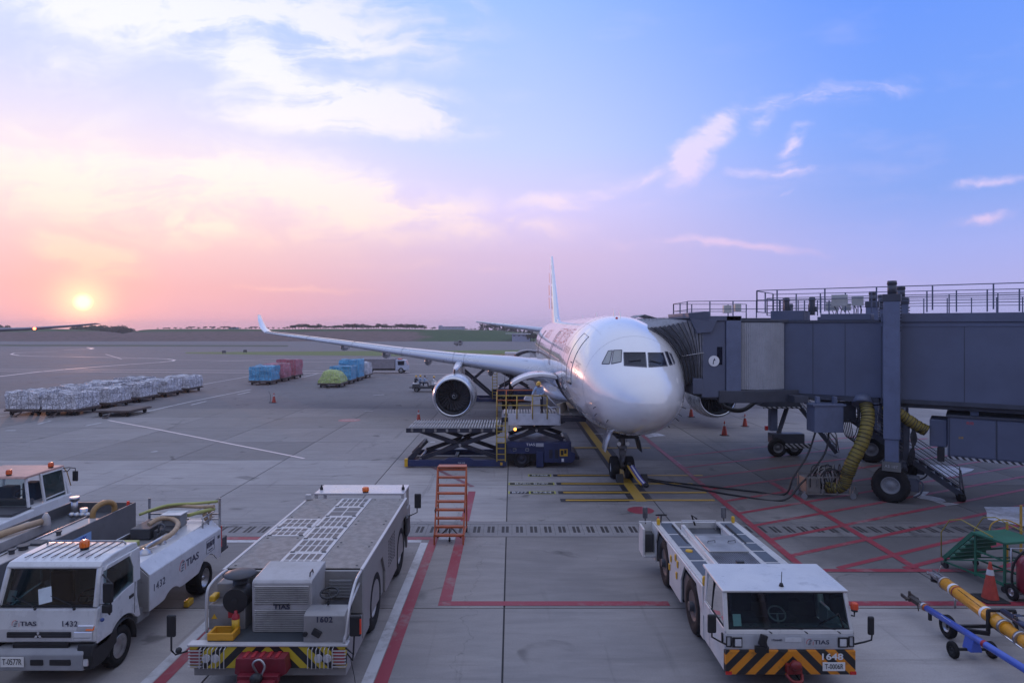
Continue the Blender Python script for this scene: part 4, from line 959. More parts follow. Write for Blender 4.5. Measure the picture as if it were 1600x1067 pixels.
# low tank body
B0, B1 = 1.93, 5.65
for s_ in (-1, 1):
    x0, x1 = (1.04, 1.07) if s_ > 0 else (-1.07, -1.04)
    b_ = fixn(side(tr, 'body_side', BODYW, x0, x1, [(B1, 1.50), (B0, 1.56)], .74, B0, B1, [(2.95, .30, .58), (4.85, .42, .60)], .01))
    m = MB(); m.add([(s_*1.055, B0, 1.56), (s_*1.055, B1, 1.50), (s_*.80, B1, 1.74), (s_*.80, B0, 1.80)], [(0, 1, 2, 3)]); m.build('body_chamfer', BODYW, tr, fix=False, solid=.02)
m = MB(); m.bx(.18, .80, B0, B1, 1.70, 1.775); m.build('body_deck', BODYW, tr, bevel=.01)
m = MB(); m.bx(-.80, .18, B0, B1, 1.52, 1.58); m.build('body_well', GREYP, tr, bevel=.01)
m = MB(); m.bx(-.80, -.3, B0+.5, B1-1.9, 1.60, 1.66); m.build('body_lid', BODYW, tr, bevel=.02)
m = MB(); m.prism([(-1.05, .74), (1.05, .74), (1.05, 1.54), (.80, 1.76), (-.8, 1.76), (-1.05, 1.54)], 'y', B0-.03, B0+.01); m.build('body_front', SILV, tr, bevel=.01)
m = MB(); m.prism([(-1.05, .9), (1.05, .9), (1.05, 1.49), (.80, 1.73), (-.8, 1.73), (-1.05, 1.49)], 'y', B1-.01, B1+.03); m.build('body_back', BODYW, tr, bevel=.01)
logo(tr, (1.074, 3.42, 1.22), RIGHT, .27); write('1432', .24, WRITE_D, tr, (1.074, 2.33, 1.20), RIGHT, spacing=1.2)
m = MB(); m.tube([(1.073, 4.75, 1.08), (1.073, 5.22, 1.08), (1.073, 5.22, 1.42), (1.073, 4.75, 1.42), (1.073, 4.75, 1.08)], .006, 4); m.build('sign_frame', WRITE_D, tr)
write('清廁車', .17, WRITE_D, tr, (1.074, 4.985, 1.28), RIGHT, bold=.002); write('TOILET SERVICE', .035, WRITE_D, tr, (1.074, 4.985, 1.14), RIGHT)
m = MB(); m.box((1.075, 5.48, 1.33), (.02, .10, .08)); m.build('body_catch', DGREY, tr, bevel=.005)
HOSE = pbr('tan suction hose', (.42, .30, .19), .55, var=.12, dirt=.3, scale=6)
def curve(pts, n=8):
    out = []; P = [Vector(p) for p in pts]
    for i in range(len(P)-1):
        a = P[max(i-1, 0)]; b = P[i]; c = P[i+1]; d = P[min(i+2, len(P)-1)]
        for k in range(n):
            t = k/n; out.append(.5*((2*b)+(c-a)*t+(2*a-5*b+4*c-d)*t*t+(-a+3*b-3*c+d)*t**3))
    out.append(P[-1]); return out
hp = curve([(-.62, 2.75, 1.76), (-.80, 2.55, 1.74), (-.66, 2.35, 1.72), (-.2, 2.45, 1.74), (.35, 3.0, 1.84), (.58, 3.75, 1.90), (.45, 4.45, 1.98), (.10, 4.75, 2.05), (-.18, 4.65, 2.06), (-.3, 4.4, 1.98)], 10)
m = MB(); m.tube(hp, .062, 10)
for i in range(0, len(hp)-1, 1): 
    pass
m.build('suction_hose', HOSE, tr)
m = MB()
for i in range(2, len(hp)-2, 2): d = (hp[i+1]-hp[i-1]).normalized(); m.lathe(hp[i]-d*.008, d, [(0, .062), (.008, .068), (.016, .062)], 12)
m.build('hose_rib', HOSE, tr)
m = MB(); m.cyl((-.55, 2.85, 1.72), (-.55, 3.15, 1.80), .11, .08, 16); m.cyl((-.55, 3.1, 1.78), (-.50, 3.4, 1.80), .07, .07, 12); m.cyl((-.62, 2.72, 1.72), (-.5, 2.86, 1.74), .13, .13, 16); m.build('hose_coupling', STEEL, tr, bevel=.006)
LIME = pbr('lime yellow hose', (.36, .38, .12), .5, var=.15, dirt=.25)
m = MB(); m.bx(-.52, -.08, 3.25, 3.6, 1.70, 1.84); m.build('valve_handle', LIME, tr, bevel=.03)
m = MB(); m.cyl((.05, 2.85, 1.58), (.05, 2.85, 1.64), .34, n=28); m.cyl((.05, 2.85, 1.64), (.05, 2.85, 1.66), .31, n=28)
for c in m.ring((.05, 2.85, 1.66), (0, 0, 1), .29, 12): m.cyl(c, (c[0], c[1], 1.68), .015, n=6)
m.build('tank_hatch', STEEL, tr)
for (x, y_, r_, h_) in ((.48, 2.35, .07, .16), (.50, 2.75, .14, .10), (.52, 3.5, .09, .12), (.45, 4.25, .05, .14)):
    m = MB(); m.cyl((x, y_, 1.775), (x, y_, 1.80), r_*1.2, n=18); m.lathe((x, y_, 1.80), (0, 0, 1), [(0, r_), (h_*.5, r_*.85), (h_*.8, r_*.45), (h_, r_*.4), (h_, .001)], 18); m.build('deck_vent', STEEL, tr)
m = MB(); m.tube(curve([(.50, 2.78, 1.90), (.52, 3.0, 1.93), (.53, 3.3, 1.93), (.52, 3.5, 1.90), (.52, 3.5, 1.8)], 5), .035, 8); m.build('vent_pipe', STEEL, tr)
m = MB(); m.bx(-.15, .35, 4.75, 5.15, 1.78, 2.12); m.build('control_box', GREYP, tr, bevel=.02); m = MB(); m.bx(-.18, .38, 4.72, 5.18, 2.12, 2.15); m.build('box_lid', BODYW, tr, bevel=.01)
m = MB(); m.bx(-.78, -.25, 4.35, 5.3, 1.6, 1.88); m.cyl((-.2, 4.9, 1.7), (.1, 4.3, 1.7), .13, n=16); m.box((.1, 4.6, 1.72), (.5, .5, .25)); m.build('pump_unit', DGREY, tr, bevel=.02)
m = MB(); m.tube(curve([(.15, 4.2, 1.78), (.2, 4.25, 1.98), (.05, 4.3, 2.02), (.0, 4.3, 1.8)], 4), .025, 6); m.ball((.18, 4.2, 1.9), .05); m.ball((.1, 4.35, 1.86), .045); m.build('pipe_fitting', DGREY, tr)
for k, (pts, r_) in enumerate((([(-.8, 5.3, 2.1), (-.2, 5.5, 2.18), (.5, 5.5, 2.16), (.98, 5.4, 2.2)], .05), ([(-.95, 5.1, 2.05), (-.3, 5.35, 2.24), (.4, 5.65, 2.22), (.95, 5.7, 2.26)], .04), ([(.35, 5.2, 2.0), (.7, 5.2, 2.1), (.98, 5.45, 2.12)], .05))):
    m = MB(); m.tube(curve(pts, 6), r_, 8); m.build('rear_hose', LIME if k != 0 else HOSE, tr)
m = MB(); m.lathe((.72, 5.45, 1.95), (1, 0, .2), [(0, .18), (.10, .18), (.10, .13), (0, .13)], 20, closed=True); m.build('coiled_hose', HOSE, tr)
m = MB(); 
for x in (-1.0, 1.0): m.beam((x, 5.72, .9), (x, 5.72, 2.35), .05, .05)
m.beam((-1, 5.72, 1.9), (1, 5.72, 1.9), .04, .04); m.beam((-1, 5.72, 1.75), (1, 5.72, 1.75), .04, .04)
for y_ in (5.0, 5.35): m.tube([(.85, y_, 1.7), (.85, y_, 1.98)], .02)
m.tube([(.85, 4.95, 1.98), (.85, 5.7, 1.98)], .02); m.tube([(.85, 4.95, 1.84), (.85, 5.7, 1.84)], .016); m.build('rear_frame', STEEL, tr)
m = MB(); m.beam((1.02, 5.76, .95), (1.02, 5.76, 1.55), .03, .06); m.build('marker_strip', REDL, tr)
m = MB(); m.bx(-1.0, 1.0, 5.68, 6.3, .75, .82); m.bx(.2, 1.0, 5.7, 6.2, .82, 1.15); m.build('rear_platform', DGREY, tr, bevel=.01)
m = MB(); m.box((.95, 4.0, .09), (.14, .3, .16)); m.build('wheel_chock', YEL, tr, bevel=.03)

# ------------------------------------------------------------------ grey tank lorry behind it
tk = thing('tank_truck', 'grey open-topped tank lorry with curved hose, parked left of the small white lorry', 'truck', (-12.25, 13.2, 0))
TKS = pbr('dull steel tank side', (.135, .135, .14), .5, metal=.3, var=.15, dirt=.3); TKT = pbr('weathered tank top', (.42, .39, .37), .5, metal=.2, var=.12, dirt=.35)
T0, T1, ZT = 1.3, 6.75, 1.98
m = MB(); m.bx(.93, .98, T0, T1, .85, ZT); ts = m.build('tank_side', TKS, tk, bevel=.008); m = MB(); m.bx(-.98, -.93, T0, T1, .85, ZT); m.build('tank_side', TKS, tk, bevel=.008)
m = MB(); m.bx(-.93, .93, T1-.05, T1, .85, ZT); m.build('tank_back', TKS, tk, bevel=.008)
m = MB(); m.bx(-.93, .93, T0, T1-.05, .85, 1.70); m.build('tank_floor', DGREY, tk)
m = MB(); m.bx(.36, .93, T0, T1-1.55, 1.70, 1.94); m.build('tank_top', TKT, tk, bevel=.015); m = MB(); m.bx(-.93, -.28, T0, T1-1.85, 1.70, 1.94); m.build('tank_top', TKT, tk, bevel=.015)
m = MB(); m.bx(.36, .93, T1-1.54, T1-1.3, 1.70, 1.74); m.build('tank_ledge', TKT, tk)
m = MB(); m.tube([(.45, T0+.2, 1.96), (.45, T1-1.5, 1.96)], .02); m.build('top_rail', STEEL, tk)
for (x, y_, r_) in ((.65, 2.6, .10), (.74, 3.7, .055), (.6, 2.3, .06)):
    m = MB(); m.cyl((x, y_, 1.94), (x, y_, 2.02), r_, n=14); m.cyl((x, y_, 2.02), (x, y_, 2.05), r_*1.35, n=14); m.build('tank_filler', DGREY, tk)
m = MB(); m.bx(.45, .9, 2.85, 3.2, 1.94, 2.0); m.build('tank_hatch', DGREY, tk, bevel=.02)
m = MB(); m.tube(curve([(.62, T1-1.45, 1.7), (.60, T1-1.45, 2.05), (.66, T1-1.3, 2.22), (.74, T1-1.0, 2.24), (.80, T1-.8, 2.1), (.8, T1-.8, 1.8)], 6), .075, 10); m.build('loading_hose', pbr('ochre hose', (.34, .20, .07), .5, var=.15, dirt=.2), tk)
m = MB(); m.tube([(-.62, 3.3, 2.02), (-.42, 3.9, 2.05), (-.2, 4.6, 2.06)], .085, 10); m.build('lying_hose', HOSE, tk); m = MB(); m.cyl((-.66, 3.15, 2.02), (-.60, 3.35, 2.02), .10, n=14); m.build('hose_end', LIME, tk)
m = MB(); m.lathe((-.18, 4.55, 1.96), (0, 0, 1), [(0, .12), (.18, .10), (.3, .04), (.3, .001)], 14); m.build('tank_valve', TKT, tk)
m = MB(); m.cyl((-.1, T1-.75, 1.7), (-.1, T1-.75, 2.0), .1, n=14); m.cyl((-.6, T1-.4, 1.7), (-.6, T1-.4, 2.16), .09, n=14); m.cyl((-.6, T1-.4, 2.14), (-.6, T1-.4, 2.24), .13, n=14)
for x in (-.35, -.2, -.05, .1): m.ball((x, T1-.9, 1.84), .085, 10, 6)
m.cyl((-.4, T1-.9, 1.84), (.2, T1-.9, 1.84), .04); m.build('tank_pipework', STEEL, tk)
m = MB(); m.beam((.86, T1-.2, 1.75), (.86, T1-.2, 2.06), .06, .06); m.build('marker_post', pbr('fluorescent red', (.85, .06, .03), .5, var=.05), tk)
SIGNB = pbr('pale blue sign', (.22, .36, .60), .5, var=.05); m = MB(); m.bx(.981, .988, 3.05, 4.62, 1.48, 1.76); sg_ = m.build('side_sign', SIGNB, tk)
write('飲水車', .22, pbr('blue sign letters', (.02, .07, .38), .5, var=.05), sg_, (.992, 3.95, 1.61), RIGHT, sx=1.5); 
m = MB(); m.bx(-.45, .45, .3, T1, .6, .85); m.build('chassis', BLACK, tk)
for y_ in (.6, 5.2):
    for s_ in (-1, 1): wheel(tk, (s_*.8, y_, .45), .45, .28, rim=GREYP, out=s_)
m = MB(); m.bx(-.98, .98, -1.2, .75, .6, 2.35); m.build('cab', WHITE, tk, bevel=.12, seg=3)
m = MB(); m.bx(.965, .99, -.9, .3, 1.5, 2.2); m.build('cab_window', COCK, tk, bevel=.01)
m = MB(); m.tube([(.4, 1.1, 1.9), (.4, 1.1, 2.15)], .05); m.ball((.4, 1.1, 2.2), .08); m.bx(.0, .8, .85, 1.25, 1.5, 1.85); m.build('pump_gear', DGREY, tk)

# ------------------------------------------------------------------ white tow tractor at the left edge with a tall glazed cab
lt = thing('cab_tractor', 'white tractor with a tall glazed cab and two amber beacons, at the left edge', 'tow tractor', (-16.75, 19.1, 0)); lt.scale = (.85, .85, .85)
ROOFO = pbr('sun-bleached orange roof', (.50, .30, .25), .55, var=.2, dirt=.3)
m = MB(); m.prism([(-.4, 1.40), (3.0, 1.55), (3.0, .5), (-.4, .5)], 'x', -1.5, 1.45); m.build('tractor_body', WHITE, lt, bevel=.06, seg=3)
m = MB(); m.bx(-1.3, 1.3, 2.0, 3.1, 1.40, 1.62); m.build('deck_shelf', DGREY, lt, bevel=.02)
m = MB(); m.bx(.05, 1.42, 3.0, 5.2, .5, 1.62); m.bx(-1.5, .05, 2.6, 5.2, .5, 1.45); m.build('cab_base', WHITE, lt, bevel=.04)
m = MB(); m.prism([(2.9, 2.70), (2.95, 2.79), (5.1, 2.79), (5.15, 2.70)], 'x', -1.35, 1.15); m.build('cab_roof', ROOFO, lt, bevel=.03)
m = MB()
for a, b in (((1.25, 2.95, 1.6), (1.02, 3.1, 2.72)), ((-1.4, 2.95, 1.6), (-1.2, 3.1, 2.72)), ((1.3, 3.75, 1.6), (1.12, 3.75, 2.72)), ((1.35, 5.1, 1.6), (1.12, 5.0, 2.72)), ((-1.4, 5.1, 1.6), (-1.2, 5.0, 2.72))): m.beam(a, b, .09, .09, up=(0, 1, 0))
m.build('cab_pillar', WHITE, lt, bevel=.02)
m = MB(); m.add([(-1.3, 2.98, 1.65), (1.18, 2.98, 1.65), (1.0, 3.12, 2.7), (-1.15, 3.12, 2.7)], [(0, 1, 2, 3)]); m.build('cab_windscreen', CLGLASS, lt, fix=False)
m = MB(); m.add([(1.31, 3.8, .95), (1.37, 5.02, .95), (1.14, 4.95, 2.66), (1.11, 3.8, 2.66)], [(0, 1, 2, 3)]); dd = m.build('cab_door', pbr('door glass', (.03, .05, .05), .06, coat=1, var=.05), lt, fix=False, solid=.02)
m = MB(); m.tube([(1.33, 3.8, .95), (1.39, 5.02, 1.1), (1.16, 4.95, 2.66), (1.13, 3.8, 2.66), (1.33, 3.8, .95)], .04, 6); m.tube([(1.26, 3.8, 1.7), (1.28, 5.0, 1.75)], .03); m.build('door_frame', WHITE, dd)
m = MB(); m.ball((1.36, 3.95, 1.45), (.03, .1, .1)); m.build('door_handle', BLACK, dd)
m = MB(); m.bx(-.7, -.1, 3.9, 4.4, 1.6, 2.15); m.bx(.2, .75, 4.0, 4.5, 1.6, 2.3); m.build('cab_seat', pbr('blue seat', (.03, .06, .11), .8), lt, bevel=.06); m = MB(); m.bx(-1.2, 1.1, 3.15, 3.45, 1.6, 1.85); m.build('dashboard', DGREY, lt, bevel=.04)
m = MB(); m.lathe((.45, 3.6, 2.02), (0, -.5, .8), [(-.012, .2), (.012, .2), (.012, .17), (-.012, .17)], 20, closed=True); m.tube([(.45, 3.6, 2.02), (.45, 3.4, 1.8)], .02); m.build('steering_wheel', BLACK, lt)
beacon(lt, (.38, 3.1, 2.80), .1, .22, pbr('orange lens', (.62, .10, .02), .25)); beacon(lt, (1.02, 4.5, 2.80), .1, .22, MATS['orange lens'])
mirror_on(lt, [(1.1, 5.0, 2.68), (1.45, 4.95, 2.72), (1.75, 4.9, 2.70), (1.75, 4.9, 2.58)], (1.75, 4.9, 2.38), .22, .42); m = MB(); m.tube([(1.1, 5.0, 2.55), (1.4, 4.95, 2.56), (1.5, 4.95, 2.68)], .018); m.build('mirror_brace', BLACK, lt)
m = MB(); m.tube([(1.13, 5.05, 2.72), (1.2, 5.2, 2.5), (1.3, 5.3, 1.9)], .02); m.build('grab_rail', MATS['ochre hose'], lt)
for y_ in (.6, 4.4):
    for s_ in (-1, 1): wheel(lt, (s_*1.25, y_, .5), .5, .35, rim=GREYP, out=s_)

# ------------------------------------------------------------------ large pushback tractor 1602
tg = thing('pushback_tractor', 'large grey pushback tractor with open driver seat and louvred bonnet, number 1602', 'tow tractor', (-4.70, 12.8, 0))
TB = pbr('tractor grey body', (.25, .243, .24), .42, metal=.15, var=.10, dirt=.28, scale=1.6); TW = pbr('tractor pale trim', (.52, .51, .51), .4, metal=.2, var=.06, dirt=.2)
TD = pbr('chequer deck plate', (.26, .235, .215), .7, var=.22, dirt=.45, scale=5, bump=.35, bscale=60)
HZ = stripes('black and yellow stripes', (.02, .02, .022), (.55, .42, .03), .26, R(45), mirror=0.0)
m = MB(); m.bx(-1.5, 1.5, 0, .12, .66, 1.08); m.build('front_bumper', HZ, tg, bevel=.01)
m = MB(); m.bx(-1.54, 1.54, -.03, .18, 1.082, 1.12); m.build('bumper_cap', TW, tg, bevel=.01)
m = MB(); m.bx(-1.48, 1.48, .125, 2.2, .45, 1.06); m.build('front_chassis', TB, tg, bevel=.02)
for s_ in (-1, 1):
    for k in range(6): m = MB(); m.bx(s_*1.38-.13, s_*1.38+.13, -.05, -.02, .70+k*.06, .72+k*.06); m.build('lamp_guard', TW, tg)
    for k, xx in enumerate((.99, 1.16)):
        m = MB(); m.cyl((s_*xx-.0, -.01, .87), (s_*xx, -.06, .87), .075, .08, 18); m.build('headlight', LENS, tg)
    for k in range(7): m = MB(); x = s_*(.80+k*.078); m.beam((x, -.10, .70), (x, -.10, 1.06), .014, .014); m.beam((x, -.10, 1.05), (x, .0, 1.07), .014, .014); m.build('headlight_bar', TW, tg)
    m = MB(); m.bx(s_*1.38-.1, s_*1.38+.1, -.03, -.005, .74, 1.02); m.build('side_lamp', REDP, tg)
REDH = pbr('red hitch paint', (.17, .012, .025), .5, var=.2, dirt=.5)
m = MB(); m.prism([(-.5, .98), (.42, .98), (.46, .70), (.30, .62), (-.36, .62), (-.52, .70)], 'y', -.28, -.002); m.bx(-.42, .34, -.42, -.28, .58, .72); m.bx(-.36, .28, -.6, -.42, .42, .52); m.bx(-.38, .30, -.6, -.3, .60, .66); m.tube([(-.4, -.3, .5), (-.4, -.62, .42), (.32, -.62, .42), (.32, -.3, .5)], .04); hh = m.build('tow_hitch', REDH, tg, bevel=.025, seg=3)
for x in (-.35, -.2, -.05, .1, .25): m = MB(); m.bx(x-.03, x+.03, -.26, -.02, .98, 1.0); m.build('hitch_step', REDP, hh)
m = MB(); m.tube(curve([(-.05, -.35, .72), (-.12, -.42, .95), (.0, -.40, 1.02), (.1, -.42, .9), (.02, -.45, .7)], 5), .022); m.cyl((-.02, -.5, .5), (-.02, -.5, .78), .035); m.build('hitch_pin', STEEL, hh)
m = MB(); m.ball((-.03, -.50, .72), (.12, .1, .1)); m.build('hitch_jaw', BLACK, hh)
m = MB(); m.bx(-1.2, .72, .1, 1.5, 1.08, 1.125); m.build('driver_deck', pbr('dark deck', (.045, .055, .065), .6, dirt=.3), tg)
# bonnet with louvres
BX0, BX1 = -.50, .70
m = MB(); m.prism([(.52, 1.12), (.50, 2.10), (.55, 2.15), (1.5, 2.20), (1.5, 1.12)], 'x', BX0, BX1); bn = m.build('bonnet', pbr('bonnet grey', (.38, .37, .37), .42, metal=.15, dirt=.3), tg, bevel=.02)
z_ = 1.16
for k in range(25):
    z_ = 1.15+k*.037
    if 11.5 < k < 14.2: continue
    m = MB(); m.beam((BX0+.06, .492, z_), (BX1-.06, .492, z_+.0), .030, .018, up=(0, -.5, .8)); m.build('louvre', SILV, bn)
m = MB(); m.bx(BX0+.05, BX1-.05, .494, .51, 1.14, 1.97); m.build('louvre_shadow', BLACK, bn) if False else None
m = MB(); m.tube([(-.05, .49, 1.70), (-.05, .45, 1.70), (.25, .45, 1.70), (.25, .49, 1.70)], .013); m.build('bonnet_handle', BLACK, bn)
write('TIAS', .12, WRITE_D, bn, (.1, .495, 1.625), sx=1.4, bold=.003)
m = MB(); m.tube([(.60, .70, 2.15), (.60, .72, 2.22), (.60, .88, 2.24), (.60, .92, 2.17)], .014); m.build('bonnet_catch', BLACK, bn)
# main body
m = MB(); m.bx(-1.44, 1.44, 1.52, 7.4, .55, 1.90); m.build('engine_bay', TB, tg)
m = MB(); m.bx(-1.5, 1.5, 1.44, 1.518, 1.1, 2.0); m.build('body_front', TB, tg, bevel=.01)
for s_ in (-1, 1):
    x0, x1 = (1.445, 1.50) if s_ > 0 else (-1.50, -1.445)
    sd = fixn(side(tg, 'body_side', TB, x0, x1, [(7.45, 2.0), (1.52, 2.0)], .52, 1.52, 7.45, [(3.1, .72, .95), (6.65, .72, .95)], .012, octo=True))
    for r0 in range(9):
        for c0 in range(5):
            m = MB(); m.bx(s_*1.503-.002, s_*1.503+.002, 4.45+c0*.20, 4.45+c0*.20+.09, 1.0+r0*.08, 1.0+r0*.08+.045)
            if r0 == 0: m.build('vent_slot', BLACK, sd)
            else: 
                if c0 == 0: pass
                m.build('vent_slot', BLACK, sd)
for s_ in (-1, 1):
    for y_ in (3.1, 6.65):
        wheel(tg, (s_*1.2, y_, .72), .72, .50, rim=pbr('white wheel rim', (.5, .5, .51), .5, dirt=.3), out=s_, dish=.14, rr=.55, nuts=10)
        m = MB(); q_ = [(y_+.93*math.cos(R(a)), .72+.93*math.sin(R(a))) for a in range(0, 181, 30)]; m.grid([[(s_*.85, a, b) for a, b in q_], [(s_*1.44, a, b) for a, b in q_]], False); m.build('wheel_well', BLACK, tg, fix=False)
        m = MB(); m.bx(s_*.85-.02, s_*.85+.02, y_-.93, y_+.93, .5, 1.65); m.build('well_wall', BLACK, tg)
# deck panels: outer chequer plates, white vented ones in the middle
def vent_panel(x0, x1, y0, y1, rows_, cols_, mat=TW, name='vent_panel'):
    m = MB(); m.bx(x0+.006, x1-.006, y0+.006, y1-.006, 2.0, 2.03); p = m.build(name, mat, tg, bevel=.006)
    dx, dy = (x1-x0-.14)/cols_, (y1-y0-.12)/rows_
    for r0 in range(rows_):
        for c0 in range(cols_):
            if rows_ > 1 or c0 % 1 == 0:
                q = MB(); xa = x0+.07+c0*dx; ya = y0+.06+r0*dy; q.bx(xa+.02, xa+dx-.02, ya+.03, ya+dy-.03, 2.0305, 2.033); q.build('vent', pbr('vent mesh', (.14, .13, .125), .6, bump=.3, bscale=150), p)
    for xx in (x0+.1, x1-.1):
        q = MB(); q.bx(xx-.05, xx+.05, y0+.01, y0+.06, 2.033, 2.045); q.build('catch', DGREY, p)
    return p
def deck(x0, x1, y0, y1):
    m = MB(); m.bx(x0+.006, x1-.006, y0+.006, y1-.006, 2.0, 2.025); p = m.build('deck_plate', TD, tg, bevel=.006)
    for xx in (x0+.12, x1-.12):
        for yy in (y0+.15, y1-.15): q = MB(); q.cyl((xx, yy, 2.025), (xx, yy, 2.032), .028, n=10); q.build('plate_bolt', BLACK, p)
deck(-1.44, -.46, 1.55, 3.75); vent_panel(-1.44, -.46, 3.75, 4.45, 2, 5); vent_panel(-1.44, -.46, 4.45, 5.25, 2, 5); deck(-1.44, -.46, 5.25, 7.4)
for k in range(6): vent_panel(-.46, .46, 1.55+k*.975, 1.55+(k+1)*.975, 2, 5 if k != 4 else 2)
deck(.46, 1.44, 1.55, 3.1); deck(.46, 1.44, 3.1, 4.9); deck(.46, 1.44, 4.9, 7.4)
for s_ in (-1, 1): m = MB(); m.bx(s_*1.475-.035, s_*1.475+.035, 1.46, 7.45, 2.0, 2.035); m.build('deck_rail', TW, tg, bevel=.006)
# rear cab
PINKR = pbr('rear cab roof', (.58, .56, .58), .3, metal=.3, var=.05)
m = MB(); m.bx(-1.38, 1.38, 7.65, 8.75, 2.06, 2.12); m.build('rear_cab_roof', PINKR, tg, bevel=.015); m = MB(); m.bx(-1.4, 1.4, 7.5, 8.8, .6, 1.5); m.build('rear_cab', TB, tg, bevel=.03)
m = MB(); 
for x in (-1.33, 1.33):
    for y_ in (7.7, 8.68): m.beam((x, y_, 1.5), (x, y_, 2.06), .08, .08)
m.build('rear_cab_post', TW, tg)
for x in (-1.28, 1.28): m = MB(); m.cyl((x, 8.1, 2.12), (x, 8.1, 2.2), .05, n=12); m.cyl((x, 8.1, 2.2), (x, 8.1, 2.27), .022, n=8); m.build('roof_lamp', BLACK, tg)
m = MB(); m.box((-1.42, 7.2, 2.12), (.16, .12, .16)); m.build('camera_box', TW, tg, bevel=.02)
beacon(tg, (.18, 7.75, 2.12), .10, .17)
mirror_on(tg, [(1.48, 7.3, 1.45), (1.62, 7.35, 1.52), (1.82, 7.4, 1.60), (1.82, 7.4, 1.78)], (1.84, 7.4, 1.95), .20, .44)
m = MB(); m.bx(1.50, 1.58, 7.15, 7.6, .95, 1.5); m.build('step_box', DGREY, tg, bevel=.02)
# front left: air filter, drum, box, rail, extinguisher, yellow tray
m = MB(); m.bx(-1.42, -.68, .62, 1.44, 1.12, 1.62); m.bx(-1.40, -.9, .95, 1.44, 1.62, 1.92); m.build('equipment_box', TB, tg, bevel=.02)
m = MB(); m.cyl((-.92, .98, 1.6), (-.92, .98, 2.08), .15, n=18); m.lathe((-.92, .98, 2.06), (0, 0, 1), [(0, .2), (.03, .31), (.07, .31), (.12, .18), (.125, .001)], 26); m.build('air_intake', DGREY, tg)
m = MB(); m.cyl((-.88, .60, 1.70), (-.88, 1.0, 1.70), .25, n=26); m.cyl((-.88, .58, 1.70), (-.88, .60, 1.70), .06, n=12); m.build('filter_drum', BLACK, tg, bevel=.01)
m = MB(); m.tube(curve([(-1.42, .55, 1.1), (-1.42, .55, 1.85), (-1.40, .75, 2.02), (-1.40, 1.2, 2.04), (-1.40, 1.44, 2.02)], 5), .03, 8); m.build('guard_rail', TW, tg)
m = MB(); m.cyl((-.80, .45, 1.13), (-.80, .45, 1.42), .075, n=16); m.build('extinguisher', YEL, tg); m = MB(); m.lathe((-.80, .45, 1.42), (0, 0, 1), [(0, .078), (.06, .07), (.10, .03), (.15, .03), (.15, .001)], 16); m.build('extinguisher_neck', REDP, tg)
YT = pbr('yellow tray', (.62, .30, .02), .5, dirt=.3); m = MB()
m.bx(-1.22, -.72, .12, .17, 1.13, 1.26); m.bx(-1.22, -.72, .43, .48, 1.13, 1.26); m.bx(-1.22, -1.17, .17, .43, 1.13, 1.26); m.bx(-.77, -.72, .17, .43, 1.13, 1.26); m.build('tray', YT, tg, bevel=.006)
m = MB(); m.bx(-1.02, -.9, .612, .618, 1.36, 1.48); m.build('fire_sticker', REDP, tg); m = MB(); m.prism([(-1.36, 1.34), (-1.24, 1.34), (-1.30, 1.44)], 'y', .612, .617); m.build('warning_sticker', YEL, tg)
m = MB(); m.bx(-1.425, -1.30, .64, .9, 1.66, 1.78); m.build('yellow_cap', YEL, tg, bevel=.03)
# driver side
m = MB(); m.prism([(.08, 1.12), (.10, 1.62), (.22, 1.66), (.55, 1.66), (.55, 1.12)], 'x', .66, 1.46); dp = m.build('driver_console', TB, tg, bevel=.012)
write('1602', .155, WRITE_D, dp, (1.06, .088, 1.55), spacing=1.1, bold=.003)
m = MB(); m.box((.92, .075, 1.30), (.18, .05, .14), Matrix.Rotation(.5, 3, 'Y')); m.build('lamp', BLACK, dp, bevel=.02); m = MB(); m.cyl((.70, .09, 1.28), (.70, .05, 1.28), .045, n=12); m.build('socket', BLACK, dp)
m = MB(); m.lathe((1.02, .62, 1.86), (0, -.25, .95), [(-.014, .19), (.014, .19), (.014, .16), (-.014, .16)], 24, closed=True); m.tube([(1.02, .62, 1.86), (1.02, .5, 1.6)], .025); m.tube([(.85, .62, 1.86), (1.19, .62, 1.86)], .014); m.build('steering_wheel', BLACK, tg)
m = MB(); m.bx(.80, 1.32, .9, 1.3, 1.25, 1.45); m.build('driver_seat', SEAT, tg, bevel=.04)
for k in range(6): m = MB(); m.bx(.82, 1.30, 1.33, 1.37, 1.48+k*.065, 1.52+k*.065); m.build('seat_slat', GREYP, tg)
m = MB(); m.tube(curve([(1.46, .05, 1.12), (1.47, .35, 1.62), (1.47, .9, 1.95), (1.47, 1.44, 2.0)], 5), .03, 8); m.tube([(1.43, .25, 1.1), (1.44, .5, 1.6), (1.44, 1.4, 1.75)], .025); m.build('side_rail', TW, tg)
mirror_on(tg, [(-1.5, -.0, 1.0), (-1.72, -.1, .97), (-1.80, -.1, 1.05), (-1.80, -.1, 1.4)], (-1.80, -.1, 1.52), .17, .42)
m = MB(); m.tube([(1.5, .0, 1.05), (1.66, -.05, .95), (1.68, -.05, 1.35)], .018); m.tube([(1.5, .1, .9), (1.64, -.02, .82), (1.66, -.05, 1.0)], .015); m.ball((-1.66, -.1, 1.05), .06); m.build('mirror_arm', BLACK, tg)
m = MB(); m.box((1.70, -.05, 1.50), (.22, .08, .40)); mo = m.build('mirror', BLACK, tg, bevel=.03); m = MB(); m.bx(1.79, 1.825, -.098, -.08, 1.36, 1.64); m.build('mirror_reflector', pbr('bright red reflector', (.7, .05, .02), .3), mo)
m = MB(); m.tube(curve([(1.6, -.02, .85), (1.7, -.1, .5), (1.75, -.15, .1), (1.85, -.1, .02)], 5), .008, 4); m.build('loose_wire', BLACK, tg)

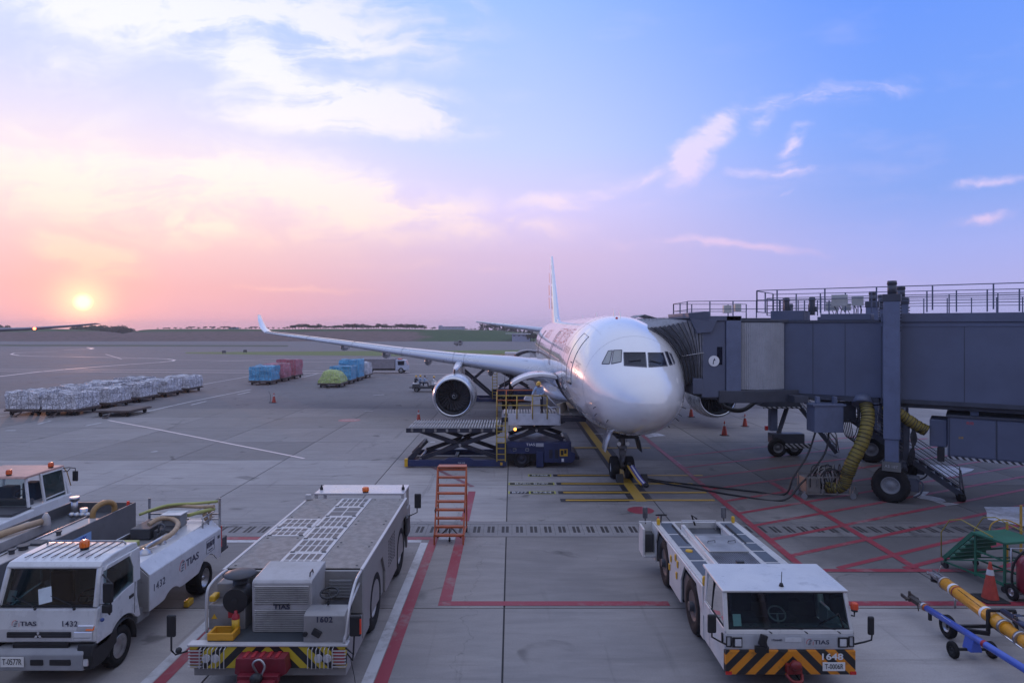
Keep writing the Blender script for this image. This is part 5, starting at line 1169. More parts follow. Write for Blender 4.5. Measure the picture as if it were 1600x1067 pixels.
# ------------------------------------------------------------------ tractor 1648
t2 = thing('aircraft_tractor', 'low white aircraft tractor with wide windscreen and orange chevron bumper, number 1648', 'tow tractor', (5.47, 13.1, 0))
W2 = pbr('tractor white paint', (.60, .59, .57), .33, coat=.4, var=.07, dirt=.42, scale=1.2, dirtcol=(.17, .15, .13)); AG = pbr('anti-slip grey', (.085, .105, .135), .75, var=.12, dirt=.2, bump=.3, bscale=120)
CH = stripes('black and orange chevrons', (.68, .24, .012), (.018, .018, .02), .27, R(45), mirror=.04)
m = MB(); m.bx(-1.275, 1.275, -.04, .10, .40, .87); bp = m.build('front_bumper', CH, t2, bevel=.012)
m = MB(); m.bx(-1.26, 1.26, 0, .5, .872, 1.17); fb = m.build('front_panel', pbr('front panel grey white', (.45, .46, .48), .4, dirt=.2), t2, bevel=.012)
write('1648', .17, WRITE_W, bp, (.80, -.046, .75), sx=1.35, bold=.003); plate(t2, 'T-0006R', (.84, -.052, .565), .44, .17)
m = MB(); m.bx(-1.05, -.98, -.01, .0, 1.0, 1.16) if False else None
m = MB(); m.bx(.28, .92, -.012, -.002, .93, 1.11); lp = m.build('name_panel', pbr('pale name plate', (.40, .41, .43), .4), t2); logo(lp, (.38, -.014, 1.02), FRONT, .12)
m = MB(); m.bx(-.10, .22, -.012, -.002, 1.03, 1.11); m.build('label_plate', WHITE, t2); write('17266485', .055, WRITE_D, t2, (-.26, -.005, 1.06))
for s_ in (-1, 1):
    m = MB(); m.bx(s_*1.04-.10, s_*1.04+.10, -.02, -.002, .92, 1.12); b_ = m.build('headlight_housing', BLACK, t2, bevel=.02); m = MB(); m.bx(s_*1.03-.06, s_*1.03+.07, -.035, -.019, .95, 1.09); m.build('headlight', LENS, b_, bevel=.015)
    m = MB(); m.tube([(s_*1.16, -.01, .94), (s_*1.25, -.01, .94), (s_*1.25, -.01, 1.13), (s_*1.16, -.01, 1.13), (s_*1.16, -.01, .94)], .013, 5); m.build('lamp_hoop', BLACK, t2)
    m = MB(); m.box((s_*1.22, -.045, .435), (.12, .02, .06)); m.build('reflector', REDL, t2)
REDK = pbr('red hook paint', (.22, .02, .02), .5, var=.2, dirt=.4); m = MB(); m.bx(-.12, .18, -.16, -.04, .46, .64); m.cyl((.03, -.14, .50), (.03, -.14, .72), .05, n=12); m.tube(curve([(-.12, -.12, .45), (-.05, -.25, .38), (.12, -.25, .38), (.18, -.12, .45)], 5), .035); m.ball((.03, -.2, .66), (.12, .08, .09)); m.build('tow_hook', REDK, t2, bevel=.015)
m = MB(); m.tube([(-.55, .02, 1.0), (-.62, -.12, .92), (-.52, -.16, .98), (-.56, -.14, 1.22)], .03); m.box((-.58, -.13, 1.12), (.14, .06, .2), Matrix.Rotation(.3, 3, 'Y')); m.box((-.60, -.12, .94), (.26, .08, .12)); m.build('front_camera', BLACK, t2, bevel=.015)
# cab
m = MB(); m.prism([(.0, 1.17), (.02, 1.25), (.12, 1.25), (.12, 1.17)], 'x', -1.25, 1.25); m.build('windscreen_sill', W2, t2, bevel=.01)
m = MB(); m.add([(-1.18, .06, 1.27), (1.18, .06, 1.27), (1.14, .26, 1.88), (-1.14, .26, 1.88)], [(0, 1, 2, 3)]); m.build('windscreen', glass('green windscreen glass', (.46, .66, .61), .10), t2, fix=False)
m = MB(); m.tube([(-1.19, .05, 1.265), (1.19, .05, 1.265), (1.15, .26, 1.89), (-1.15, .26, 1.89), (-1.19, .05, 1.265)], .018, 4); m.build('windscreen_seal', BLACK, t2)
for s_ in (-1, 1):
    m = MB(); m.beam((s_*1.235, .05, 1.2), (s_*1.20, .28, 1.92), .08, .08, up=(0, 1, 0)); m.build('windscreen_pillar', W2, t2, bevel=.015)
    m = MB(); m.beam((s_*1.235, 1.46, .9), (s_*1.18, 1.46, 1.92), .08, .14, up=(0, 1, 0)); m.build('cab_post', W2, t2, bevel=.01)
m = MB(); m.prism([(.22, 1.90), (.20, 1.95), (1.60, 2.0), (1.60, 1.93)], 'x', -1.26, 1.26); rf2 = m.build('cab_roof', W2, t2, bevel=.02)
m = MB(); m.cyl((.0, .42, 1.96), (.0, .42, 2.02), .05, .03, 10); m.tube([(.0, .42, 2.02), (.01, .42, 2.25)], .008, 5); m.build('roof_aerial', BLACK, rf2)
m = MB(); m.bx(-1.16, 1.16, 1.5, 1.56, 1.2, 1.93); m.build('cab_back_window', DKGLASS, t2)
for s_ in (-1, 1):
    x = s_*1.25; m = MB(); m.prism([(.04, .42), (.04, 1.17), (.12, 1.25), (1.0, 1.25), (1.0, .42)], 'x', x-.025, x+.025); dr_ = m.build('cab_door', W2, t2, bevel=.01)
    m = MB(); m.prism([(1.02, .42), (1.02, 1.25), (1.42, 1.25), (1.42, .42)], 'x', x-.03, x+.0); m.build('cab_side', W2, t2, bevel=.01)
    m = MB(); m.add([(s_*1.25, .14, 1.26), (s_*1.25, 1.38, 1.26), (s_*1.19, 1.38, 1.9), (s_*1.17, .3, 1.9)], [(0, 1, 2, 3)]); m.build('door_window', CLGLASS, dr_, fix=False)
    m = MB(); m.tube([(s_*1.255, .14, 1.26), (s_*1.255, .95, 1.26), (s_*1.20, .95, 1.9), (s_*1.18, .3, 1.9), (s_*1.255, .14, 1.26)], .015, 4); m.build('window_frame', BLACK, dr_)
    m = MB(); m.tube([(s_*1.29, .12, .95), (s_*1.30, .12, 1.15)], .02); m.build('door_handle', BLACK, dr_)
m = MB(); m.bx(-1.2, 1.2, .2, 1.5, .8, .88); m.build('cab_floor', DGREY, t2); m = MB(); m.bx(-1.15, 1.15, .18, .42, 1.0, 1.22); m.build('dashboard', DGREY, t2, bevel=.04)
for x in (-.55, .25): m = MB(); m.bx(x-.24, x+.24, .8, 1.2, .95, 1.15); m.bx(x-.23, x+.23, 1.18, 1.32, 1.1, 1.72); m.build('cab_seat', SEAT, t2, bevel=.05)
m = MB(); m.lathe((-.05, .52, 1.36), (0, -.6, .8), [(-.012, .18), (.012, .18), (.012, .155), (-.012, .155)], 24, closed=True); m.tube([(-.05, .52, 1.36), (-.05, .4, 1.15)], .02); m.tube([(-.22, .52, 1.36), (.12, .52, 1.36)], .012); m.build('steering_wheel', pbr('grey steering wheel', (.2, .2, .21), .5), t2)
m = MB(); m.box((-1.0, .12, 1.40), (.16, .004, .22), Matrix.Rotation(R(-18), 3, 'X')); m.build('windscreen_card', MATS['paper card'], t2)
for x in (-.35, .35, 1.0): m = MB(); m.tube([(x, -.0, 1.19), (x-.08, .03, 1.24), (x-.42, .09, 1.32)], .011, 5); m.build('wiper', BLACK, t2)
m = MB(); m.tube([(.72, .3, 1.24), (1.02, .12, 1.52), (1.08, .06, 1.28)], .02); m.build('wiper', BLACK, t2)
mirror_on(t2, [(-1.27, .0, .98), (-1.42, -.08, 1.08), (-1.56, -.08, 1.16), (-1.56, -.08, 1.3)], (-1.56, -.08, 1.42), .17, .36)
mirror_on(t2, [(1.27, .0, .98), (1.42, -.08, 1.06), (1.56, -.08, 1.10), (1.58, -.08, 1.25)], (1.55, -.08, 1.38), .12, .36)
beacon(t2, (1.33, .12, 1.58), .07, .17, pbr('orange red lens', (.7, .09, .03), .25)); m = MB(); m.tube([(1.2, .15, 1.5), (1.33, .12, 1.48), (1.33, .12, 1.58)], .018); m.build('beacon_bracket', BLACK, t2)
# body
def topz(y): return 1.50-(y-1.6)*.022
for s_ in (-1, 1):
    x0, x1 = (1.22, 1.27) if s_ > 0 else (-1.27, -1.22)
    sd = fixn(side(t2, 'body_side', W2, x0, x1, [(6.9, topz(6.9)), (1.60, topz(1.6))], .36, 1.50, 6.9, [(2.62, .63, .86), (5.52, .63, .86)], .012, octo=True))
    m = MB(); m.prism([(1.56, topz(1.56)+.004), (6.9, topz(6.9)+.004), (6.9, topz(6.9)-.06), (1.56, topz(1.56)-.06)], 'x', s_*1.21 if s_ < 0 else .62, -.62 if s_ < 0 else 1.21); dk = m.build('side_deck', W2, t2, bevel=.008)
    for (ya, yb) in ((1.75, 3.25), (3.35, 4.35), (4.45, 5.5), (5.6, 6.7)) if s_ < 0 else ((1.75, 3.1), (3.2, 4.0), (4.1, 4.7), (4.8, 5.5), (5.6, 6.7)):
        xa, xb = (-1.08, -.72) if s_ < 0 else (.72, 1.05); m = MB(); m.hexa([(xa, ya, topz(ya)+.005), (xb, ya, topz(ya)+.005), (xb, yb, topz(yb)+.005), (xa, yb, topz(yb)+.005), (xa, ya, topz(ya)+.011), (xb, ya, topz(ya)+.011), (xb, yb, topz(yb)+.011), (xa, yb, topz(yb)+.011)]); m.build('grip_pad', AG, dk)
    for y_ in (2.62, 5.52):
        wheel(t2, (s_*1.03, y_, .63), .63, .42, rim=DGREY, out=s_, dish=.16, rr=.56, nuts=10); 
        hb = MB(); hb.cyl((s_*1.05, y_, .63), (s_*1.30, y_, .63), .12, .11, 16); hb.build('wheel_hub', DGREY, t2, bevel=.015)
        m = MB(); q_ = [(y_+u*.86, .63+v*.86) for u, v in ((-1, -.3), (-1, .35), (-.62, .86), (.62, .86), (1, .35), (1, -.3))]; m.grid([[(s_*.78, a, b) for a, b in q_], [(s_*1.22, a, b) for a, b in q_]], False); m.build('wheel_well', BLACK, t2, fix=False)
        m = MB(); m.bx(s_*.78-.02, s_*.78+.02, y_-.85, y_+.85, .36, 1.45); m.build('well_wall', BLACK, t2)
for (y_, z_) in ((3.75, 1.22), (3.85, .9), (3.95, 1.32), (4.45, 1.12), (4.6, .85)): m = MB(); m.box((-1.285, y_, z_), (.03, .11, .17)); m.build('side_marker', YEL, t2, bevel=.015)
write('CARGO TUG', .14, pbr('brown side letters', (.10, .06, .06), .5), t2, (-1.274, 3.95, .98), LEFT, sx=.8) if False else None
write('GHH', .26, pbr('grey side letters', (.12, .11, .13), .5), t2, (-1.274, 4.15, 1.12), LEFT) if False else None
m = MB(); m.bx(-1.2, 1.2, 1.5, 6.85, .45, 1.20); m.build('body_core', DGREY, t2)
m = MB(); m.bx(-.62, -.52, 1.6, 6.0, 1.2, 1.56); m.build('cover_side', W2, t2, bevel=.01); m = MB(); m.bx(.52, .62, 1.6, 6.0, 1.2, 1.50); m.build('cover_side', W2, t2, bevel=.01)
LID = pbr('pale engine cover', (.40, .40, .40), .35, metal=.4, dirt=.25)
m = MB(); m.bx(-.5, .5, 3.66, 4.95, 1.50, 1.58); ec = m.build('engine_cover', LID, t2, bevel=.012); 
for x in (-.25, .28): m = MB(); m.tube([(x-.1, 4.3, 1.58), (x-.1, 4.3, 1.63), (x+.1, 4.35, 1.63), (x+.1, 4.35, 1.58)], .012); m.build('cover_handle', DGREY, ec)
m = MB(); m.bx(-.5, .5, 1.7, 3.62, 1.44, 1.50); m.build('radiator_bed', BLACK, t2)
gm = MB()
for k in range(36): gm.beam((-.5, 1.72+k*.052, 1.54), (.5, 1.72+k*.052, 1.54), .014, .014)
for k in range(20): gm.beam((-.49+k*.0516, 1.7, 1.552), (-.49+k*.0516, 3.62, 1.552), .012, .012)
stuff(gm.build('radiator_mesh', STEEL, t2)); m = MB(); m.bx(-.08, .1, 2.85, 2.95, 1.555, 1.60); m.build('mesh_catch', DGREY, t2)
m = MB(); m.bx(-.5, .5, 5.0, 6.0, .9, 1.3); m.build('rear_well', GREYP, t2, bevel=.01); m = MB(); m.tube([(-.5, 6.4, 1.3), (-.5, 6.4, 1.55), (.5, 6.4, 1.55), (.5, 6.4, 1.3)], .02); m.build('rear_rail', TW, t2)
m = MB(); m.bx(-1.25, 1.25, 6.9, 7.0, .4, 1.36); m.build('body_back', W2, t2, bevel=.01)
m = MB(); m.bx(-1.62, -1.27, 6.3, 7.0, .5, .56); m.bx(-1.64, -1.58, 6.35, 7.0, .5, 1.32); m.bx(-1.64, -1.27, 6.95, 7.0, 1.0, 1.38); m.build('rear_step', W2, t2, bevel=.01); m = MB(); m.bx(-1.57, -1.28, 6.6, 6.9, .56, 1.1); m.build('step_box', DGREY, t2, bevel=.01)
m = MB(); m.lathe((-1.02, 6.75, 1.62), (0, .35, .9), [(-.012, .17), (.012, .17), (.012, .145), (-.012, .145)], 22, closed=True); m.tube([(-1.02, 6.75, 1.62), (-1.02, 6.8, 1.38)], .02); m.tube([(-1.18, 6.75, 1.62), (-.86, 6.75, 1.62)], .012); m.build('rear_steering_wheel', BLACK, t2)
for x, y_, h_ in ((-1.16, 6.5, .2), (1.12, 6.75, .2), (-1.21, 1.62, .22), (1.22, 1.62, .06)): m = MB(); m.box((x, y_, topz(y_)+h_/2), (.10, .10, h_)); m.build('corner_lamp', YEL, t2, bevel=.04)
for x in (-1.45, .92): mirror_on(t2, [(x, 6.95, 1.3), (x, 7.0, 1.45)], (x, 7.0, 1.62), .15, .34, back=pbr('mirror housing', (.08, .08, .09), .2, coat=1))
m = MB(); m.tube([(.0, 6.8, 1.3), (-.1, 6.8, 1.6), (.05, 6.75, 1.5)], .025); m.build('control_lever', BLACK, t2)
beacon(t2, (-.92, 4.0, topz(4)+.0), .09, .05, YEL, 'dome_lamp')
# the road cone carried on its tail
def cone(name_label, x, y, h=.72, z=0, group=None, tall=False):
    c = thing('traffic_cone', name_label, 'traffic cone', (x, y, z), group=group)
    m = MB(); m.lathe((0, 0, .03), (0, 0, 1), [(0, h*.20), (h*.9, h*.035), (h*.95, h*.03), (h*.95, .001)], 18); m.build('cone_body', pbr('cone red', (.42, .055, .035), .55, var=.15, dirt=.35, scale=6), c)
    m = MB(); m.prism([(-h*.27, -h*.2), (-h*.2, -h*.27), (h*.2, -h*.27), (h*.27, -h*.2), (h*.27, h*.2), (h*.2, h*.27), (-h*.2, h*.27), (-h*.27, h*.2)], 'z', 0, .035); m.build('cone_base', BLACK, c)
    m = MB(); m.lathe((0, 0, .03), (0, 0, 1), [(h*.62, h*.2-h*.62/.9*.165*1+.006*h+.002), (h*.76, h*.2-h*.76/.9*.165+.006*h+.002)], 18); m.build('cone_collar', pbr('cone white band', (.55, .55, .56), .6, dirt=.4), c)
    return c
cone('scuffed red traffic cone behind the white low tractor, beside the nose wheel bars', 4.85, 22.1, .95)
# ------------------------------------------------------------------ boarding bridges
BR = pbr('bridge slate blue paint', (.098, .115, .172), .45, var=.08, scale=.6, dirt=.22, dirtcol=(.07, .07, .09)); BRD = pbr('bridge dark steel', (.05, .056, .075), .5, var=.15, dirt=.3)
BRL = pbr('bridge light blue steel', (.125, .15, .23), .45, var=.1, dirt=.2); CURT = pbr('corrugated curtain metal', (.36, .37, .40), .45, metal=.0, var=.08, dirt=.2)
FAB = pbr('grey canopy fabric', (.24, .245, .27), .85, var=.2, scale=3, dirt=.4, dirtcol=(.05, .05, .06)); BOXW = pbr('off-white box', (.48, .48, .45), .5, var=.08, dirt=.3)
DUCT = pbr('yellow duct fabric', (.19, .145, .02), .6, var=.15, dirt=.35); ALUM = pbr('stair aluminium', (.24, .24, .25), .45, metal=.5, var=.15, dirt=.3)
HZB = stripes('black and white edge stripes', (.02, .02, .022), (.45, .45, .47), .16, R(45))
def rail(parent, pts, h=1.05, n_rails=(1.0, .52), post=1.9, r=.028, name='handrail', mat=None, square=True):
    """hand rail along a polyline of base points"""
    mat = mat or BR; P = [Vector(p) for p in pts]
    for k in n_rails:
        m = MB(); m.tube([p+Vector((0, 0, h*k)) for p in P], r, 4 if square else 6); m.build(name, mat, parent)
    for a, b in zip(P, P[1:]):
        L = (b-a).length; n = max(1, round(L/post))
        for i in range(n+1):
            if i == n and b is not P[-1]: continue
            q = a.lerp(b, i/n); m = MB(); m.beam(q, q+Vector((0, 0, h)), .055, .055, up=(1, 0, 0)); m.build('rail_post', mat, parent)
def stairs(parent, top, bot, wv, n, mat=ALUM, rails=True, name='stair', rail_h=1.0, tread_d=.26):
    """open stair between two points; wv = width vector"""
    top, bot, wv = Vector(top), Vector(bot), Vector(wv); run = Vector((bot.x-top.x, bot.y-top.y, 0)).normalized()
    for s_ in (0, 1):
        m = MB(); m.beam(top+wv*s_, bot+wv*s_, .05, .22, up=(0, 0, 1)); m.build('stringer', BRD, parent, bevel=.004)
    for k in range(n):
        c = top.lerp(bot, (k+.5)/n)+wv*.5; m = MB(); w_ = wv.normalized(); hx = wv*.48; d = run*tread_d/2
        m.hexa([c-hx-d+Vector((0, 0, -.02)), c+hx-d+Vector((0, 0, -.02)), c+hx+d+Vector((0, 0, -.02)), c-hx+d+Vector((0, 0, -.02)), c-hx-d+Vector((0, 0, .02)), c+hx-d+Vector((0, 0, .02)), c+hx+d+Vector((0, 0, .02)), c-hx+d+Vector((0, 0, .02))]); m.build('tread', mat, parent)
    if rails:
        up = Vector((0, 0, rail_h))
        for s_ in (0, 1):
            a, b = top+wv*s_, bot+wv*s_
            for k in (1.0, .66, .33):
                m = MB(); m.tube([a+up*k, b+up*k]+([b+up*.05+(run*.12)] if k == 1.0 else []), .019, 5); m.build('stair_rail', mat, parent)
            for k in range(4): q = a.lerp(b, k/3); m = MB(); m.tube([q, q+up], .022, 5); m.build('stair_post', mat, parent)
def bridge(P0, ang, near=True, label='', L=30.0, y_w=3.0, zb=4.22, zt=7.43, inner=3.9, boxes=True):
    b = thing('boarding_bridge', label, 'boarding bridge', (P0[0], P0[1], 0), ang, 'passenger boarding bridges')
    # inner tunnel, ribs, outer tunnel
    m = MB(); m.bx(0, inner+.6, 0, y_w, zb, zt); t1 = m.build('inner_tunnel', BR, b, bevel=.02)
    m = MB(); m.bx(inner+.1, L, -.12, y_w+.12, zb-.16, zt+.0); t2_ = m.build('outer_tunnel', BR, b, bevel=.02)
    m = MB(); m.bx(-.02, inner+.05, -.05, y_w+.05, zt+.0, zt+.10); m.build('roof_edge', BRD, t1); m = MB(); m.bx(inner+.1, L, -.17, y_w+.17, zt+.003, zt+.36); m.build('roof_edge', BR, t2_, bevel=.01)
    m = MB(); m.bx(inner+.1, L, -.155, -.122, zt-.16, zt-.12); m.build('wall_trim', BRL, t2_); m = MB(); m.bx(inner+.1, L, -.16, -.122, zb-.15, zb+.02); m.build('sill_beam', BRD, t2_)
    m = MB(); m.bx(0, inner, .02, y_w-.02, zb-.22, zb-.003); m.build('floor_beam', BRD, t1); m = MB(); m.bx(inner+.1, L, .1, y_w-.1, zb-.34, zb-.165); m.build('floor_beam', BRD, t2_)
    for x in ([.02, .95, 1.9, 2.85] if False else []): pass
    for k in range(9):
        x = inner+.1+k*2.9; m = MB(); m.bx(x, x+.03, -.126, -.118, zb, zt-.18); m.build('wall_seam', BRD, t2_)
    for k in range(2): x = 1.3+k*1.3; m = MB(); m.bx(x, x+.03, -.006, .002, zb+.03, zt-.03); m.build('wall_seam', BRD, t1)
    # roof rails, near and far edge
    zr = zt+.36
    rail(b, [(-1.1, -.05, zt+.5), (-.2, -.05, zt+.5), (L, -.05, zr+.1)], 1.0, (1.0, .55), 2.0, .026)
    rail(b, [(-1.1, y_w, zt+.5), (L*.55, y_w, zr+.05)], .95, (1.0, .55), 1.1, .022)
    rail(b, [(-1.1, -.05, zt+.5), (-1.1, y_w, zt+.5)], .98, (1.0, .0), 1.5, .026)
    m = MB(); m.bx(-.55, .9, .2, 1.6, zt+.10, zt+.55); m.bx(1.6, 3.6, .1, 1.3, zt+.1, zt+.38); m.build('roof_housing', BR, t1, bevel=.02)
    for x in (0.05, 1.15): m = MB(); m.cyl((x, .7, zt+.5), (x, .7, zt+1.0), .13, n=14); m.cyl((x, .7, zt+1.0), (x, .7, zt+1.18), .16, .12, 14); m.box((x, .9, zt+.62), (.34, .4, .24)); m.build('drive_motor', BRD, b, bevel=.015)
    for k, (x, w_, h_) in enumerate(((2.05, .62, .50), (2.85, .44, .40))):
        m = MB(); m.bx(x, x+w_, .1, .4, zt+.72, zt+.72+h_); bx_ = m.build('junction_box', BOXW, b, bevel=.01); 
        for q in (.1, .3): m = MB(); m.tube([(x+q, .25, zt+.72), (x+q+.08, .25, zt+.55), (x+q+.05, .25, zt+.35)], .02, 5); m.build('box_cable', BLACK, bx_)
    # column frame and bogie; cx along the tunnel
    cxx = 4.45; cyn = -.62
    for yy, nm in ((cyn, 1), (y_w+.5, 0)):
        m = MB(); m.bx(cxx-.30, cxx+.30, yy-.22, yy+.22, 2.62, zt+1.1); cl_ = m.build('lift_column', BRL, b, bevel=.02)
        m = MB(); m.bx(cxx-.25, cxx+.25, yy-.17, yy+.17, 1.70, 2.62); m.build('column_leg', BRL, b, bevel=.01)
        m = MB(); m.bx(cxx-.33, cxx+.33, yy-.25, yy+.25, zt+.85, zt+1.15); m.build('column_cap', BRD, cl_, bevel=.02); m = MB(); m.cyl((cxx, yy, zt+1.15), (cxx, yy, zt+1.55), .17, n=18); m.cyl((cxx, yy, zt+1.55), (cxx, yy, zt+1.70), .19, .17, 18); m.build('column_motor', BRD, b)
        for k in range(9): m = MB(); m.cyl((cxx+.36, yy, zt-.4+k*.12), (cxx+.36, yy-.02-.22, zt-.4+k*.12), .012, n=6) if False else m.box((cxx+.33, yy-.1, zt-.35+k*.13), (.09, .1, .05)); m.build('column_bolt', BRD, cl_)
    m = MB(); m.bx(cxx-.22, cxx+.22, cyn, y_w+.5, 3.42, 3.82); m.build('cross_beam', BRL, b, bevel=.01)
    m = MB(); m.bx(cxx-.2, cxx+.5, -.4, y_w+.2, 1.45, 1.72); m.bx(cxx-.3, cxx+.35, cyn-.22, cyn+.3, 1.40, 1.70); m.beam((cxx+.45, -.1, 1.5), (cxx+.5, -.1, 3.6), .22, .22, up=(1, 0, 0)); m.build('bogie_frame', BRD, b, bevel=.02)
    m = MB(); m.bx(cxx-.34, cxx+.34, cyn-.27, cyn-.23, 1.32, 1.70); pl_ = m.build('bogie_plate', pbr('dull plate', (.14, .14, .13), .6, dirt=.4), b); write('A3 18T', .16, pbr('faded letters', (.4, .4, .4), .6), pl_, (cxx, cyn-.276, 1.52), FRONT)
    for k in range(5):
        q = curve([(cxx+.55+.05*k, -.25, 3.5-.1*k), (cxx+.85-.05*k, -.35, 2.7), (cxx+.62+.04*k, -.4, 2.1), (cxx+.5+.05*k, -.4, 1.6)], 5); m = MB(); m.tube(q, .03, 5); m.build('hanging_cable', BLACK, b)
    wl = []
    for xx, yy in ((cxx-.05, cyn+.05), (cxx-.05, y_w+.3)):
        for dy in (0, .62): wheel(b, (xx, yy+dy, .71), .71, .42, ax=(0, 1, 0), rim=GREYP, out=-1, rr=.5, dish=.12, nuts=10)
        m = MB(); m.cyl((xx, yy, .71), (xx, yy+.8, .71), .12); m.bx(xx-.2, xx+.2, yy+.22, yy+.40, .7, 1.45); m.bx(xx+.5, xx+1.0, yy-.1, yy+.5, .55, 1.1); m.cyl((xx+.45, yy+.2, 1.0), (xx+1.0, yy+.2, 1.0), .17); m.tube(curve([(xx+.9, yy-.1, 1.1), (xx+1.15, yy-.1, .9), (xx+1.05, yy-.1, .5), (xx+.8, yy, .3)], 4), .04); m.build('bogie_drive', BRD, b, bevel=.02)
    return b
bang = math.atan2(-.569, .822)
br = bridge((12.37, 30.5), bang, label='nearer boarding bridge with long slate-blue tunnel docked at the airliner nose, air unit slung below')
def BL(x, y, z=0):
    c, s_ = math.cos(bang), math.sin(bang); return (12.37+x*c-y*s_, 30.5+x*s_+y*c, z)
def brl(X, Y, Z):   # world -> bridge local
    c, s_ = math.cos(bang), math.sin(bang); dx, dy = X-12.37, Y-30.5; return Vector((dx*c+dy*s_, -dx*s_+dy*c, Z))
def cab(b, T, sign=True, back=False):
    """rotating cab, curtain and canopy; T maps world points into the bridge's frame"""
    # curtain: upright corrugations on a bowed wall
    n = 24; top, bot = [], []
    for k in range(n*4+1):
        t = k/(n*4); X = 10.15+t*(12.40-10.15); Y = 29.93+t*.42-.30*math.sin(math.pi*t)+(-.012, -.012, .012, .012)[k % 4]
        top.append(T(X, Y, 7.42)); bot.append(T(X, Y, 4.42))
    MB().grid([top, bot], False).build('curtain', CURT, b, fix=False)
    top, bot = [], []
    for k in range(31): t = k/30; X = 10.2+t*2.6; Y = 33.1+.3*math.sin(math.pi*t); top.append(T(X, Y, 7.42)); bot.append(T(X, Y, 4.42))
    MB().grid([top, bot], False).build('curtain', CURT, b, fix=False)
    def slab_(name, mat, pts, z0, z1, bevel=.02):
        m = MB(); n_ = len(pts); vs_ = [T(x, y, z0) for x, y in pts]+[T(x, y, z1) for x, y in pts]
        m.add(vs_, [tuple(range(n_))[::-1], tuple(range(n_, 2*n_))]+[(i, (i+1) % n_, n_+(i+1) % n_, n_+i) for i in range(n_)]); return m.build(name, mat, b, bevel=bevel)
    slab_('curtain_head', BRD, [(9.9, 29.85), (12.6, 30.3), (12.6, 33.6), (9.9, 33.2)], 7.43, 7.56); slab_('cab_floor', BRD, [(8.6, 29.75), (10.3, 29.7), (12.6, 30.1), (14.2, 33.0), (12.6, 33.8), (8.6, 33.3)], 4.0, 4.30)
    slab_('cab_floor_edge', BRD, [(9.2, 29.55), (10.3, 29.5), (12.9, 29.95), (12.9, 30.1), (9.2, 29.75)], 3.86, 4.40)
    slab_('cab_post', BRL, [(9.52, 29.55), (10.18, 29.55), (10.18, 29.95), (9.52, 29.95)], 4.25, 7.72)
    slab_('cab_side', BR, [(8.45, 29.62), (9.50, 29.62), (9.50, 29.72), (8.45, 29.72)], 4.1, 7.5)
    slab_('cab_side', BR, [(8.45, 33.2), (10.1, 33.2), (10.1, 33.3), (8.45, 33.3)], 4.1, 7.5); slab_('cab_roof', BR, [(8.3, 29.55), (10.2, 29.55), (10.2, 33.35), (8.3, 33.35)], 7.5, 7.72)
    m = MB(); m.hexa([T(7.85, 29.5, 7.62), T(8.75, 29.5, 7.45), T(8.75, 33.3, 7.45), T(7.85, 33.3, 7.62), T(7.80, 29.45, 7.86), T(8.75, 29.45, 7.92), T(8.75, 33.35, 7.92), T(7.80, 33.35, 7.86)]); m.build('canopy_hood', BR, b, bevel=.02)
    m = MB(); m.hexa([T(8.2, 29.5, 6.95), T(8.85, 29.5, 7.0), T(8.85, 29.6, 7.0), T(8.2, 29.6, 6.95), T(7.9, 29.5, 7.62), T(9.1, 29.5, 7.55), T(9.1, 29.6, 7.55), T(7.9, 29.6, 7.62)]); m.build('canopy_bracket', BR, b, bevel=.01)
    slab_('cab_window', COCK, [(9.12, 29.60), (9.36, 29.60), (9.36, 29.62), (9.12, 29.62)], 5.55, 6.35, .01)
    slab_('bumper_pad', BR, [(8.05, 29.6), (8.5, 29.6), (8.5, 33.2), (8.1, 33.2)], 4.25, 4.95)
    c = T(8.98, 29.60, 5.72); ax = T(8.98, 29.0, 5.72)-c; m = MB(); m.cyl(c, c+ax.normalized()*.02, .24, n=26); sg = m.build('round_sign', WRITE_W, b)
    m = MB(); c2 = c+ax.normalized()*.026; ux = (T(9.98, 29.6, 5.72)-c).normalized()
    m.add([c2+ux*x+Vector((0, 0, z)) for x, z in ((-.06, -.14), (-.02, -.14), (.0, .02), (.06, .02), (.02, .14), (-.04, .02), (-.04, .0))], [(0, 1, 2, 3, 4, 5, 6)]); m.build('sign_arrow', WRITE_D, sg, fix=False)
    # canopy folds between the cab frame and the fuselage
    K = 12
    def fp(a): p = fpt(4.75, 180-a, .03); q = air_w @ p; return q
    fus_pts = [fp(a) for a in [-6+75*k/12 for k in range(13)]]
    cab_pts = [Vector((8.50, 29.62, 4.95+2.75*k/12)) for k in range(13)]
    rng = random.Random(5)
    rws = []
    for j in range(K*2+1):
        t = j/(K*2); rw = []
        for k in range(13):
            p = fus_pts[k].lerp(cab_pts[k], t); fold = (-.065 if j % 2 else .03)*(math.sin(math.pi*min(1, t*1.1+.14)))+.018*rng.uniform(-1, 1)
            p = p+Vector((0, fold, -.10*math.sin(math.pi*t)*(k/12)+(.04 if j % 2 else -.02)*(k == 12))); rw.append(T(*p))
        rws.append(rw)
    MB().grid(rws, False).build('canopy_fabric', FAB, b, fix=False, solid=.01)
    for j in range(1, K*2, 2): m = MB(); m.tube([p+(T(0, -.02, 0)-T(0, 0, 0)) for p in rws[j]], .022, 5); m.build('canopy_fold_shade', BLACK if j % 4 == 1 else BRD, b)  # dark tubes laid along the creases for the shade in the folds
    far_pts = [air_w @ fpt(8.1, 180-a, .03) for a in [-6+75*k/12 for k in range(13)]]; cabf_ = [Vector((8.5, 33.2, 4.95+2.75*k/12)) for k in range(13)]
    MB().grid([[T(*a.lerp(c_, t)) for a, c_ in zip(far_pts, cabf_)] for t in (0, .25, .5, .75, 1)], True).build('canopy_fabric', FAB, b, fix=False, solid=.01)
    rws = []
